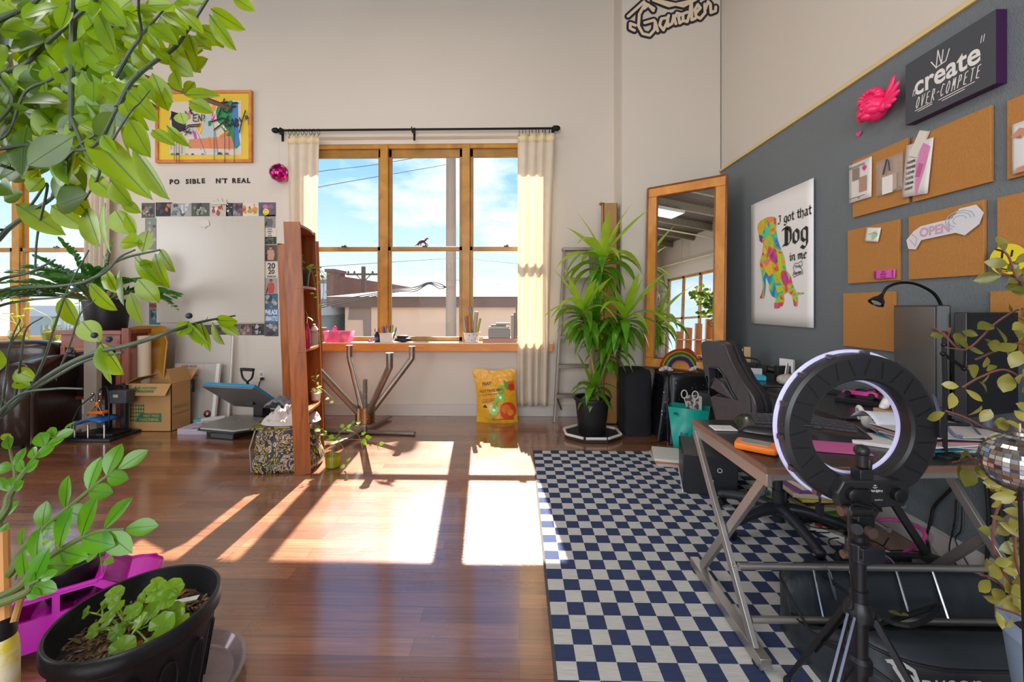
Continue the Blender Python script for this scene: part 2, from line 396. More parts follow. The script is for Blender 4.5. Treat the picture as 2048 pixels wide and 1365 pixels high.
def wall_with_holes(name,x0,x1,z0,z1,y0,y1,holes,m,axis='y'):
    mb=MB(); xs=sorted({x0,x1}|{h[0] for h in holes}|{h[1] for h in holes})
    for a,b in zip(xs[:-1],xs[1:]):
        hh=[h for h in holes if h[0]<=a+1e-6 and h[1]>=b-1e-6]
        segs=[(z0,z1)] if not hh else [(z0,hh[0][2]),(hh[0][3],z1)]
        for c,d in segs:
            if axis=='y': mb.box((a,y0,c),(b,y1,d))
            else: mb.box((y0,a,c),(y1,b,d))
    return mb.build(name,m,kind='structure',loc=(0,0,0))
W1=(at_y(597,600,YB).x,at_y(1098,600,YB).x,.85,3.27)
W2=(at_y(-324,600,YB).x,at_y(181,600,YB).x,.85,3.27)
wall_with_holes('wall_back',XL-.2,XR+.2,0,ZC,YB,YB+.24,[(a,b,c,d+.05) for a,b,c,d in (W1,W2)],M_wall)
for _w,_n in ((W1,'trim_2'),(W2,'trim_3')):
    mb=MB(); mb.box((_w[0],YB+.09,_w[3]),(_w[1],YB+.2,_w[3]+.05)); mb.build(_n,mat('white_window_head','#dcd6cc',.5),kind='structure',loc=(0,0,0))
W3=(-8.1,-4.7,.75,3.8); W4=(-3.6,1.4,.75,3.8)
wall_with_holes('wall_rear',XL-.2,XR+.2,0,ZC,YR-.24,YR,[W3,W4],M_wall)
W5=(-1.6,2.6,.75,3.6)
wall_with_holes('wall_left',YR,YB,0,ZC,XL-.24,XL,[W5],M_wall,'x')
mb=MB(); mb.box((XR+.0,YR,0),(XR+.2,YB,HG)); mb.build('wall_right',M_grey,kind='structure',loc=(0,0,0))
mb=MB(); mb.box((XR+.012,YR,HG),(XR+.2,YB,ZC)); mb.build('wall_right_upper',M_wall,kind='structure',loc=(0,0,0))
mb=MB(); mb.box((XR-.018,YR,HG),(XR+.012,YC,HG+.028)); mb.build('trim_1',M_trimwood,kind='structure',loc=(0,0,0),bevel=.003)
mb=MB(); mb.box((XC,YC,0),(XR,YB,ZC)); mb.build('wall_column',M_wall,kind='structure',loc=(0,0,0))
mb=MB(); mb.box((XL-.2,YR-.2,ZC),(XR+.2,YB+.24,ZC+.15)); mb.build('ceiling',M_ceil,kind='structure',loc=(0,0,0))
for i in range(9):
    x=-7.8+i*1.15; mb=MB(); mb.box((x-.04,YR,ZC-.22),(x+.04,YB,ZC)); mb.build('ceiling_joist',M_beam,kind='structure',loc=(0,0,0))
for nm,a,b in (('baseboard_back',(XL,YB-.015,0),(XC,YB,.13)),('baseboard_column',(XC-.015,YC-.015,0),(XR,YC,.13)),('baseboard_right',(XR-.015,YR,0),(XR,YC,.13))):
    mb=MB(); mb.box(a,b); mb.box((a[0],a[1],.13),(b[0],b[1],.142)); mb.build(nm,M_base,kind='structure',bevel=.003,loc=(0,0,0))
def window(name,W,yg,units=3,axis='y',lip=.10):
    """three double-hung units in an oak frame; yg is the plane of the glass"""
    x0,x1,z0,z1=W; rt=thing(name,None,None,((x0+x1)/2,yg,z0),kind='structure') if axis=='y' else None
    def b(mb,lo,hi): mb.box(lo,hi)
    fr=MB(); u=(x1-x0)/units; mw=.075
    fr.box((x0,yg-.05,z0),(x0+.06,yg+.05,z1)); fr.box((x1-.06,yg-.05,z0),(x1,yg+.05,z1))
    fr.box((x0,yg-.05,z1-.05),(x1,yg+.05,z1)); fr.box((x0,yg-.05,z0),(x1,yg+.05,z0+.03))
    for i in range(1,units): fr.box((x0+u*i-mw*.62,yg-.06,z0),(x0+u*i+mw*.62,yg+.05,z1))
    fr.build('window_frame',M_oak,rt,world=True,bevel=.004)
    mid=lerp(z0,z1,.475)
    for i in range(units):
        a=x0+u*i+mw*.62+(0 if i else .02); c=x0+u*(i+1)-mw*.62-(0 if i<units-1 else .02)
        s=MB(); t=.038
        for (za,zb,yy) in ((z0+.03,mid+.025,yg-.03),(mid-.025,z1-.05,yg)):
            s.box((a,yy-.018,za),(a+t,yy+.018,zb)); s.box((c-t,yy-.018,za),(c,yy+.018,zb))
            top=.05 if zb>mid+.1 else .045; bot=.05
            s.box((a,yy-.018,zb-(.10 if zb>mid+.1 else .05)),(c,yy+.018,zb)); s.box((a,yy-.018,za),(c,yy+.018,za+.05))
        s.build('sash',M_oakdk,rt,world=True,bevel=.004)
        g=MB(); g.box((a+.02,yg-.032,z0+.06),(c-.02,yg-.028,mid)); g.build('pane',M_glass,rt,world=True,smooth=False)
        g=MB(); g.box((a+.02,yg-.002,mid),(c-.02,yg+.002,z1-.1)); g.build('pane',M_glass,rt,world=True,smooth=False)
        l=MB(); l.box(((a+c)/2-.03,yg-.065,mid+.02),((a+c)/2+.03,yg-.045,mid+.035)); l.tube([((a+c)/2,yg-.055,mid+.035),((a+c)/2+.02,yg-.06,mid+.045)],.006,6)
        l.build('sash_lock',mat('dark_bronze','#4b3d2b',.4,.6),rt,world=True)
    return rt
window('window_1',W1,YB+.15); window('window_2',W2,YB+.15)
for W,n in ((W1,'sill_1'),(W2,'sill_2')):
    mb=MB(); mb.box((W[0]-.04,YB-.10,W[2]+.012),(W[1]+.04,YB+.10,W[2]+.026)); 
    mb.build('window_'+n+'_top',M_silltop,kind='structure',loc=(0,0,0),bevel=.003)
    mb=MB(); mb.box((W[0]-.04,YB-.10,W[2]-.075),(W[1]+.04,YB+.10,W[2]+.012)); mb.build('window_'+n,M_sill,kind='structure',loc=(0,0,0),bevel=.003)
# rear window the mirror shows, and two added unseen openings for the fill lamps
def plain_window(name,W,axis):
    a,b,z0,z1=W; rt=thing(name,None,None,kind='structure',loc=((a+b)/2,YR-.12,z0) if axis=='y' else (XL-.12,(a+b)/2,z0)); m=MB(); n=4
    def bx(u0,u1,c,d): 
        if axis=='y': m.box((u0,YR-.16,c),(u1,YR-.10,d))
        else: m.box((XL-.16,u0,c),(XL-.10,u1,d))
    for i in range(n+1): u=lerp(a,b,i/n); bx(max(a,u-.05),min(b,u+.05),z0,z1)
    for z in (z0,lerp(z0,z1,.48),z1-.08): bx(a,b,z,z+.07)
    m.build('window_frame',M_oak,rt,world=True)
plain_window('window_3',W3,'y'); plain_window('window_4',W4,'y'); plain_window('window_5',W5,'x')
M_lampcase=mat('fill_lamp_casing_white','#dcdad6',.5)
for _x in (-4.5,-1.2):  # casings added around the overhead fill lamps
    mb=MB(); mb.box((_x-.28,-.65,4.85),(_x+.28,3.05,4.93)); 
    for y in (-.3,2.7): mb.box((_x-.01,y-.01,4.93),(_x+.01,y+.01,ZC-.0))
    mb.build('fill_lamp_casing',M_lampcase,kind='structure',loc=(0,0,0))
# ================= outdoors =================
M_stucco=mat('tan_stucco','#d0b49c',.9,noise_amt=.12,noise_scale=1.2,bump=.2,bump_scale=12)
M_roof=mat('white_coated_roof','#9a9186',.8,noise_amt=.06,noise_scale=.8)
M_fascia=mat('brown_fascia','#6a5448',.8,noise_amt=.25,noise_scale=6)
M_brick=mat('dark_red_brick','#6b4e44',.9,noise_amt=.2,noise_scale=3)
GZ=-3.4
mb=MB(); mb.box((-60,YB+.3,GZ-.1),(60,90,GZ)); mb.build('ground',mat('asphalt','#8c8a86',.9,noise_amt=.1),kind='structure',loc=(0,0,0))
bld=thing('neighbouring_building','low tan stucco building with a broad white roof seen through the window','building',at_y(900,613,15)*1)
Y0=14.0
xa=at_y(690,0,Y0).x; xb=at_y(1250,0,Y0).x; ze=at_y(900,606,Y0).z; zf=at_y(900,594,Y0).z
mb=MB(); mb.box((xa,Y0,GZ),(xb,Y0+9,ze)); mb.build('wall',M_stucco,bld,world=True)
mb=MB(); mb.box((xa-.45,Y0-.25,ze-.16),(xb+.4,Y0+9.2,zf)); mb.build('fascia',M_fascia,bld,world=True)
rz=at_y(880,556,Y0+4.5).z
mb=MB(); xm0=lerp(xa,xb,.33); xm1=lerp(xa,xb,.62); 
mb.add([(xa-.5,Y0-.35,zf),(xb+.4,Y0-.35,zf),(xb+.4,Y0+9.3,zf),(xa-.5,Y0+9.3,zf),(xm0,Y0+4.5,rz-.28),(xm0+.9,Y0+4.6,rz),(xm1,Y0+4.5,rz-.3),(xb+.3,Y0+4.5,rz-.45)],
    [(0,4,3),(0,1,7,6,5,4),(3,4,5,6,7,2),(0,3,2,1)]); mb.build('roof',M_roof,bld,world=True)
mb=MB(); c=at_y(722,640,Y0); pts=[]
p=[(-.55,0)]+[(-.5+.5*(1-math.cos(a)),.75*math.sin(a)) for a in [PI*i/10 for i in range(1,10)]]
ar=[(c.x-.45,c.z),(c.x-.4,c.z+.45),(c.x-.15,c.z+.7),(c.x+.15,c.z+.72),(c.x+.36,c.z+.5),(c.x+.36,c.z-.6),(c.x+.1,c.z-.6),(c.x+.08,c.z+.0)]
mb.prism(ar,0,.03,Matrix(((1,0,0,0),(0,0,-1,Y0+.0),(0,1,0,0),(0,0,0,1)))); mb.build('bricked_up_arch',mat('arch_grey','#8a7b72',.9),bld,world=True)  # flat grey arch shape on the stucco
bh=thing('brick_house','dark brick row house with a tall chimney beyond the white roof','building',at_y(650,613,27))
Y1=27
a=at_y(628,560,Y1); b=at_y(770,570,Y1); c=at_y(676,560,Y1)
mb=MB(); mb.box((a.x-6,Y1,GZ),(c.x,Y1+9,a.z)); mb.build('wall',mat('grey_render','#8e8b86',.9,noise_amt=.08),bh,world=True)
mb=MB(); mb.add([(c.x,Y1-1.5,GZ),(b.x,Y1+2,GZ),(b.x,Y1+9,GZ),(c.x,Y1+9,GZ),(c.x,Y1-1.5,at_y(676,552,Y1).z),(b.x,Y1+2,at_y(770,566,Y1).z),(b.x,Y1+9,at_y(770,566,Y1).z),(c.x,Y1+9,at_y(676,552,Y1).z)],[(0,1,5,4),(1,2,6,5),(2,3,7,6),(3,0,4,7),(4,5,6,7)]); mb.build('party_wall',M_brick,bh,world=True)
q=at_y(683,543,Y1); mb=MB(); mb.box((q.x-.2,Y1-1.7,GZ),(q.x+.25,Y1,q.z)); mb.box((q.x-.28,Y1-1.8,q.z-.2),(q.x+.33,Y1+.05,q.z)); mb.build('chimney',M_brick,bh,world=True)
mb=MB(); mb.box((a.x-6,Y1-.3,a.z),(c.x+.1,Y1+.3,a.z+.12)); mb.build('cornice',mat('pale_cornice','#c2c4c6',.8),bh,world=True)
for px in (651,673,-1):
    for py in (582,622):
        if px<0: continue
        w=at_y(px,py,Y1); mb=MB(); mb.box((w.x-.3,Y1-.04,w.z-.55),(w.x+.3,Y1+.02,w.z+.5)); f=mb.build('window',mat('pale_window','#c5ccd2',.3),bh,world=True)
w=at_y(660,655,22); mb=MB(); mb.box((w.x-3,20.5,GZ),(w.x+1.2,23,w.z)); mb.box((w.x-3,20.3,w.z),(w.x+1.3,23.2,w.z+.12)); mb.build('white_shed',mat('white_siding','#cfd2d4',.7),label='pale flat-roofed shed beyond the window, below the brick house',cat='shed')
ex=thing('flat_roof_extension','long grey roof edge outside the left window','building',(-9,13,GZ))
mb=MB(); mb.box((-15,12,GZ),(-6.6,18,1.25)); mb.build('wall',mat('glazed_grey','#8f9c9b',.5,noise_amt=.1),ex,world=True)
mb=MB(); mb.box((-15.1,11.9,1.0),(-6.5,18,1.32)); mb.build('parapet',mat('pale_parapet','#b6bcc0',.7),ex,world=True)
def pole(px,Y,w,label,top,cross=None):
    a=at_y(px,613,Y); t=thing('utility_pole',label,'pole',(a.x,Y,GZ))
    mb=MB(); mb.tube([(a.x,Y,GZ),(a.x,Y,top)],[w*1.1,w*.9],12); mb.build('pole',mat('pole_arm_dark','#54493f',.9) if cross else mat('weathered_pole_wood','#82766c',.9,noise_amt=.25,noise_scale=3,stretch=(8,8,.6),bump=.4,bump_scale=20),t,world=True)
    if cross:
        for z in cross:
            mb=MB(); mb.box((a.x-1.1,Y-.08,z-.06),(a.x+1.1,Y+.08,z+.06)); mb.beam((a.x-.5,Y,z),(a.x,Y,z-.5),.05,.05); mb.beam((a.x+.5,Y,z),(a.x,Y,z-.5),.05,.05)
            for q in (-1,-.6,.6,1): mb.lathe([(.06,z+.06),(.07,z+.15),(.03,z+.22)],8,TR(a.x+q,Y,0))
            mb.build('crossarm',mat('pole_arm_dark','#54493f',.9),t,world=True)
    return a
pa=pole(902,9.6,.125,'thick weathered utility pole standing close outside the window',6.5)
mb=MB(); mb.box((pa.x-.12,9.5,4.4),(pa.x+.2,9.8,5.0)); 
z3=at_y(728,549,26).z; pb=pole(727,26,.15,'distant utility pole with a crossarm above the brick house',z3+.5,[z3])
def wire(name,pts,r,label,dark='#23211f'):
    mb=MB(); mb.tube(spline(pts,8),r,5); return mb.build(name,mat('black_wire','#262424',.6),label=label,cat='wire')
def wp(px,py,Y=9.5): return at_y(px,py,Y)
wire('overhead_wire',[wp(560,358),wp(640,343),wp(740,331),wp(830,316)],.008,'upper short power line crossing the top of the left window pane')
wire('overhead_wire',[wp(560,392),wp(640,374),wp(745,355),wp(900,328,9.6)],.008,'second power line slanting across the upper left window pane')
wire('overhead_wire',[wp(560,540),wp(640,534),wp(760,526),wp(900,517,9.6)],.007,'power line running level below the meeting rail of the left pane')
wire('overhead_wire',[wp(905,515,9.6),wp(960,520),wp(1040,528)],.007,'power line leaving the thick pole towards the right pane')
wire('overhead_wire',[wp(905,560,9.6),wp(960,563),wp(1040,575)],.007,'lower power line leaving the thick pole across the right pane')
for k,(dy,l) in enumerate(((0,'uppermost'),(4,'middle'),(8,'lowest'))):
    wire('service_cable',[wp(620,612+dy),wp(700,596+dy),wp(790,580+dy*.6),wp(830,575+dy),wp(858,565+dy*.4),wp(880,568+dy*1.2),wp(900,580-dy,9.6)],.014,l+' of the thick black service cables sagging to the pole before the white roof')
# ================= window wall: curtains, pictures, board =================
M_black=mat('black_iron','#1c1b1c',.45,.6)
M_curt=leafmat('cream_cotton_curtain','#e3ddd2','#eae4da',tr='#f6e8d0',trf=.5,rough=.85)
M_brass=mat('dull_metal','#8a8580',.35,.9)
M_steel=mat('raw_steel','#948b82',.36,.9,noise_amt=.25,noise_scale=9)
def rod(z,xa,xb,label,brs):
    t=thing('curtain_rod',label,'curtain rod',((xa+xb)/2,YB-.1,z))
    mb=MB(); mb.tube([(xa,YB-.1,z),(xb,YB-.1,z+.0)],.013,10); mb.build('pole',M_black,t,world=True)
    for x,s in ((xa,-1),(xb,1)):
        mb=MB(); mb.ell((x+s*.03,YB-.1,z),(.045,.032,.032)); mb.lathe([(.02,0),(.035,.02),(.02,.04)],10,TR(x-s*.015,YB-.1,z)@RY(PI/2)); mb.build('finial',M_black,t,world=True)
    for x in brs:
        mb=MB(); mb.box((x-.012,YB-.012,z-.09),(x+.012,YB,z+.06)); mb.beam((x,YB,z-.01),(x,YB-.11,z-.02),.014,.02); mb.tube([(x,YB-.13,z+.02),(x,YB-.12,z-.02),(x,YB-.09,z-.025),(x,YB-.07,z+.02)],.007,6); mb.build('bracket',M_black,t,world=True)
def curtain(label,xt0,xt1,xb0,xb1,zt,zb,nf,y0,amp,nr,seed=0,mid=None):
    rd=random.Random(seed); ph=[rd.uniform(-.5,.5) for _ in range(40)]
    t=thing('curtain',label,'curtain',((xt0+xt1)/2,y0,zb))
    def fn(u,v):
        z=lerp(zt,zb,v); a=lerp(xt0,xb0,v**.8); b=lerp(xt1,xb1,v**.8)
        if mid: 
            k=math.sin(PI*min(1,v*1.0))*mid; b-=k*.0
        x=lerp(a,b,u)
        f=math.sin(2*PI*nf*u+ph[int(u*8)]*.4+.6*math.sin(v*2.2))+.16*math.sin(2*PI*nf*1.7*u+1.3+v*1.5)
        am=amp*(.55+.45*min(1,v*3))
        return (x+.25*am*math.cos(2*PI*nf*u),y0+f*am,z+.006*math.sin(20*u))
    mb=MB(); mb.grid(fn,150,44); mb.build('fabric',M_curt,t,world=True,sharp=180,solid=.003)
    mb=MB(); mb.grid(lambda u,v:(lambda p:(p[0],p[1]-.004,lerp(zt,zt-.09,v)))(fn(u,0)),90,1); mb.build('heading',mat('curtain_heading','#d8c39c',.8),t,world=True,sharp=180,solid=.004)
    for i in range(nr):
        x=lerp(xt0+.02,xt1-.02,i/(nr-1)); mb=MB()
        mb.tube([(x+.006*math.sin(i*3),YB-.1+.03*math.cos(a),zt+.055+.033*math.sin(a)) for a in [2*PI*k/14 for k in range(14)]],.0028,5,closed=True)
        mb.tube([(x,YB-.1,zt+.02),(x,y0,zt-.02)],.003,5); mb.build('ring',M_black,t,world=True)
ZR=at_y(830,259,YB-.1).z
rod(ZR,at_y(556,0,YB-.1).x,at_y(1108,0,YB-.1).x,'long black curtain rod above the wide triple window',[at_y(p,0,YB).x for p in (566,829,1106)])
X=lambda px,Y=YB-.1: at_y(px,600,Y).x
curtain('cream curtain gathered at the shelf side of the triple window',X(576),X(640),X(582),X(633),ZR-.075,.16,3.5,YB-.115,.024,8,1)
curtain('cream curtain hanging beside the ladder, right of the triple window',X(1035),X(1108),X(1034),X(1094),ZR-.075,.15,4,YB-.13,.026,11,2)
rod(3.42,X(-330),X(178),'black curtain rod over the window behind the leather armchair',[X(-320),X(-80),X(165)])
curtain('cream curtain beside the potted plant at the armchair window',X(168),X(222),X(172),X(216),3.34,.15,5,YB-.115,.028,7,3)
# hanging disco ball
def discoball(name,c,r,m,label,hang,n=20,k=12,grp=None):
    t=thing(name,label,'disco ball',c); mb=PM(); base,alts=m; rd=random.Random(4)
    for j in range(k):
        p0=PI*j/k; p1=PI*(j+1)/k; nn=max(4,int(n*math.sin((p0+p1)/2)))
        for i in range(nn):
            a0=2*PI*i/nn; a1=2*PI*(i+1)/nn; g=.06
            P=[]
            for (a,p) in ((a0+g*(a1-a0),p1-g*.2),(a1-g*(a1-a0),p1-g*.2),(a1-g*(a1-a0),p0+g*.2),(a0+g*(a1-a0),p0+g*.2)):
                P.append(Vector(c)+Vector((math.sin(p)*math.cos(a),math.sin(p)*math.sin(a),math.cos(p)))*r*1.01)
            nrm=(sum(P,Vector())/4-Vector(c)).normalized(); w=Vector((rd.uniform(-1,1),rd.uniform(-1,1),rd.uniform(-1,1)))*.03*r
            P=[q+nrm*q.dot(w)*.3 for q in P]
            mb.c(None,m=rd.choice(alts)); mb.add(P,[(0,1,2,3)])
    mb.done('mirror_tiles',t,world=True,smooth=False)
    b=MB(); b.ell(c,r*.985,24,14); b.build('core',base,t,world=True)
    b=MB(); b.lathe([(r*.18,0),(r*.16,r*.12),(r*.04,r*.13)],12,TR(c[0],c[1],c[2]+r*.97)); b.build('cap',M_brass,t,world=True)
    b=MB(); b.tube([(c[0],c[1],c[2]+r*1.05),hang],max(.0012,r*.01),5); b.build('string',mat('string_grey','#b9b4ae',.7),t,world=True)
    return t
pk=[mat('magenta_mirror_%d'%i,c,.18,.8) for i,c in enumerate(('#e0218f','#c0106f','#f04fb0','#8d0a55','#ff8ad0'))]
c=at_y(558,346,YB-.1); discoball('disco_ball',c,.100,(pk[1],pk),'small magenta disco ball hanging beside the window',Vector((c.x,YB-.1,ZR-.01)),18,11)
# ---- framed yellow graffiti picture
def art_frame():
    M=wallF(409,253,.035); W=1.12; H=.86; x0=at_y(312,0,YB).x; x1=at_y(503,0,YB).x; W=x1-x0; H=(326-181)/800*YB
    M=wallF((312+503)/2,(181+326)/2,.03)
    t=thing('framed_picture','wide yellow graffiti picture in a thin orange wood frame','picture',M.translation)
    f=MB(); fw=.035
    for lo,hi in (((-W/2,-H/2),(W/2,-H/2+fw)),((-W/2,H/2-fw),(W/2,H/2)),((-W/2,-H/2+fw),(-W/2+fw,H/2-fw)),((W/2-fw,-H/2+fw),(W/2,H/2-fw))):
        f.box((lo[0],lo[1],-.03),(hi[0],hi[1],.012),M)
    f.build('frame',wood('orange_frame_wood','#b96e2c','#d28a3f',.4,(3,3,3)),t,world=True,bevel=.004)
    p=PM(); w=W/2-fw; h=H/2-fw
    p.c('#d8b730').box((-w,-h,-.02),(w,h,-.004),M)
    d=[-.002]
    def fl(col,poly): 
        p.c(col); d[0]+=.00025; p.flat([((a/191-.5)*W,(.5-b/145)*H) for a,b in poly],M,d[0])
    def pn(col,strokes,wd,nib=None):
        p.c(col); d[0]+=.00025; S=[[((a/191-.5)*W,(.5-b/145)*H) for a,b in st] for st in strokes]
        p.pen(S,M,wd,d[0],n=6); d[0]+=.0012
    fl('#cfc4b4',[(28,22),(170,20),(170,130),(28,130)])
    fl('#1f8a4c',[(118,36),(138,22),(152,20),(160,60),(168,110),(160,118),(146,100),(122,60)])
    fl('#3f7fb0',[(148,26),(163,24),(166,112),(156,112)])
    fl('#25202b',[(30,40),(48,46),(60,66),(58,80),(44,84),(32,70)])
    fl('#c86f9f',[(60,46),(68,42),(70,56),(58,60)])
    fl('#e6a71c',[(84,66),(104,62),(112,78),(100,100),(92,92),(80,76)]); fl('#e39a2a',[(112,30),(120,26),(120,40),(110,44)])
    fl('#aebfc2',[(92,84),(96,60),(106,44),(114,40),(112,62),(120,90),(124,126),(116,124),(108,90),(98,112),(92,118),(88,112)])
    fl('#b9c9cf',[(66,70),(76,72),(86,90),(92,112),(100,126),(92,126),(78,108),(68,84)])
    fl('#c9468f',[(72,78),(80,84),(84,104),(92,120),(86,116),(78,100)]); fl('#d2418e',[(112,46),(118,48),(116,62),(110,60)])
    fl('#d08a66',[(66,98),(150,92),(158,118),(66,116)]); fl('#1f7a45',[(104,62),(110,60),(111,70),(105,72)])
    fl('#d97a2b',[(126,92),(144,80),(148,84),(130,98)]); fl('#d97a2b',[(104,94),(108,94),(112,114),(108,116)])
    fl('#e8d7c2',[(124,66),(134,68),(142,80),(138,80),(132,72),(124,72)])
    pn('#c75d3f',[[(66,100+3*k),(90,98+3*k),(120,101+3*k),(156,99+3*k)] for k in range(6)],.003)
    pn('#eef0ee',[[(118,28),(122,34),(118,46),(112,56)],[(96,60),(90,80),(86,86)]],.006)
    pn('#2b4a58',[[(68,70),(84,86),(100,128)],[(112,60),(118,80),(124,126)]],.003)
    for cx,r,col in ((44,4,'#2f3a31'),(62,3,'#b98332'),(74,3,'#2f3a31'),(94,3,'#8b6d3a'),(128,5,'#3a4438'),(142,4,'#8a5b32'),(34,4,'#4a8a4b')):
        fl(col,[(cx+r*math.cos(PI*i/8),129.5-r*math.sin(PI*i/8)) for i in range(9)])
    K='#17161c'
    pn(K,[[(30,58),(34,44),(38,60)],[(42,46),(44,62)],[(60,42),(64,54)],[(68,34),(72,48)],[(68,42),(76,36)],[(70,42),(78,50)]],.012)      # K I A
    pn(K,[[(76,50),(76,62)],[(76,50),(84,48)],[(76,56),(82,55)],[(76,62),(84,62)],[(86,62),(87,50),(92,62),(93,48)],[(96,50),(98,50),(98,55),(96,58)],[(97,61),(97,62)]],.010)
    pn(K,[[(54,78),(66,70),(90,68)],[(56,82),(68,73),(88,72)]],.012); pn(K,[[(60,80),(72,88)],[(70,78),(60,90)],[(58,84),(73,84)]],.010)
    pn(K,[[(124,56),(136,26),(138,18)],[(126,26),(144,24)],[(136,40),(144,30),(150,36),(144,46),(136,42)],[(150,44),(154,26),(164,26)],[(152,34),(160,33)],[(112,64),(134,56),(140,58)],[(118,80),(140,62),(146,52)]],.016)
    pn(K,[[(140,58),(140,74)],[(140,58),(147,60),(141,65),(148,70),(140,74)],[(150,74),(154,58),(158,74)],[(151,69),(157,69)],[(160,58),(160,74)],[(160,58),(166,61),(161,65),(167,70),(160,74)],[(168,56),(172,66),(180,42)],[(172,66),(168,86)],[(183,52),(184,58)],[(180,53),(181,60)]],.013)
    for x,y0,y1 in ((118,80,140),(139,76,146),(158,76,146),(148,70,122),(44,76,146),(40,70,140),(50,110,146),(34,76,120),(56,86,128),(187,56,72)): pn(K,[[(x,y0),(x+.4,y1)]],.006)
    p.done('print',t,world=True,smooth=False)
art_frame()
# ---- wall lettering, one cut-out letter each
M_let=mat('black_letter_card','#1b1718',.5)
row=[('P',343,364,0),('O',353.6,364,0),('S',374.6,363.3,-3),('I',381.3,363,0),('B',388.8,363,3),('L',397.6,362.5,0),('E',406.8,362,4),('N',436.7,362,0),("'",444.5,358.5,0),('T',450.6,362,0),('R',469,361.5,0),('E',478,361.5,0),('A',487.6,361.5,0),('L',497.4,361.5,0)]
wh={'P':'after the gap above the whiteboard corner, starting the lettering','O':'next to the P of the wall lettering'}
desc=['black letter P that starts the wall lettering','black letter O following the P in the wall lettering','black letter S at the start of SIBLE on the wall','black letter I inside SIBLE on the wall','black letter B inside SIBLE on the wall','black letter L inside SIBLE on the wall','black letter E ending SIBLE on the wall',"black letter N before the apostrophe on the wall","small black apostrophe between N and T on the wall","black letter T after the apostrophe on the wall",'black letter R starting REAL on the wall','black letter E inside REAL on the wall','black letter A inside REAL on the wall','black letter L ending REAL on the wall']
for (ch,px,py,rot),d in zip(row,desc):
    M=wallF(px,py,.002)@RZ(math.radians(rot)); vs,fs,x0,x1,y0,y1=textgeo(ch,.038); h=.060 if ch!="'" else .020; s=h/(y1-y0)
    mb=MB(); mb.add([((v.x-(x0+x1)/2)*s*1.0,(v.y-(y0+y1)/2)*s,.003) for v in vs],fs,M); mb.build('wall_letter',M_let,label=d,cat='letter',group='cut-out letters of the wall slogan',solid=.003)
# ---- whiteboard and collage of clippings
def wbox(px0,py0,px1,py1,off,th,Y=YB): 
    a=at_y(px0,py1,Y); b=at_y(px1,py0,Y); return (a.x,Y-off-th,a.z),(b.x,Y-off,b.z)
t=thing('whiteboard','large whiteboard with faint marker notes framed by magazine clippings','whiteboard',at_y(424,540,YB))
mb=MB(); mb.box(*wbox(316,433,531,646,.004,.018)); mb.build('writing_surface',mat('whiteboard_enamel','#c3bbb0',.2,noise_amt=.03,noise_scale=2),t,world=True,bevel=.003)
mb=PM(); M=wallF(424,540,.0235); mb.c('#a8a29c'); S=.00592
for k in range(6): mb.pen([[((440+k*11-424)*S,(540-441)*S),((446+k*11-424)*S,(540-441.6)*S)]],M,.004)
for k in range(4): mb.pen([[((447-424)*S,(540-446-k*4)*S),((450-424)*S,(540-446-k*4)*S)]],M,.004)
mb.done('marker_notes',t,world=True,smooth=False)
mb=MB(); o=at_y(407,448,YB-.025); rd=random.Random(5)
mb.prism([((11+rd.uniform(-3,3))*S*math.cos(a),(9+rd.uniform(-3,2))*S*math.sin(a)) for a in [2*PI*i/16 for i in range(16)]],0,.006,frame(o,(1,0,0),(0,0,1))); mb.build('paper_cutout',mat('off_white_cutout','#d2cac0',.6),label='torn off-white paper scrap stuck near the top of the whiteboard',cat='paper')
def clip(px0,py0,px1,py1,cols,label,kind='photo',off=.002,seed=0,txt=None,tcol='#1b1718',bg=None):
    p=PM(); w=(px1-px0)*S; h=(py1-py0)*S; M=wallF((px0+px1)/2,(py0+py1)/2,off); rd=random.Random(seed+int(px0*7+py0))
    p.c(bg or cols[0]); p.box((-w/2,-h/2,0),(w/2,h/2,.0012),M); d=.0014
    if kind=='photo':
        for k in range(14):
            p.c(cols[1+k%(len(cols)-1)]); cx=rd.uniform(-.38,.38)*w; cy=rd.uniform(-.38,.38)*h; r=min(w,h)*rd.uniform(.06,.2)
            n=rd.choice((5,6,7,9)); pts=[(max(-w/2,min(w/2,cx+r*rd.uniform(.6,1.3)*math.cos(2*PI*i/n))),max(-h/2,min(h/2,cy+r*rd.uniform(.5,1.6)*math.sin(2*PI*i/n)))) for i in range(n)]
            p.flat(pts,M,d); d+=.0001
    elif kind=='person':
        p.c(cols[1]); p.flat([(.12*w*math.cos(a),.3*h+.09*h*math.sin(a)) for a in [2*PI*i/12 for i in range(12)]],M,d+.0003)
        p.c(cols[2]); p.flat([(-.3*w,-.1*h),(-.22*w,.2*h),(.22*w,.2*h),(.3*w,-.1*h),(.2*w,-.42*h),(-.2*w,-.42*h)],M,d)
        p.c(cols[3]); p.flat([(-.14*w,.34*h),(-.1*w,.42*h),(.1*w,.42*h),(.15*w,.33*h),(.08*w,.36*h),(-.08*w,.36*h)],M,d+.0004); p.flat([(-.3*w,-.1*h),(-.4*w,-.4*h),(-.3*w,-.4*h),(-.2*w,0)],M,d+.0002)
    if txt:
        p.c(tcol)
        for k,(s,fy,fh) in enumerate(txt): p.text(s,M@TR(0,fy*h,0),h=fh*h,w=None if len(s)<4 else min(w*.92,.9*fh*h*len(s)*.8),bold=.03,depth=.0024)
    single(p,'magazine_clipping',label,'clipping',group='magazine clippings framing the whiteboard',smooth=False)
clip(283,406,310,436,['#4a4f4c','#8a6a5a','#c9a99a','#2c2a2c','#5d7a6e'],'clipping of a figure on a city street, top corner of the collage by the curtain','photo')
clip(311,405,345,433,['#211d20','#c06a4e','#4a3a40','#16151a'],'dark clipping with a red-haired person above the whiteboard')
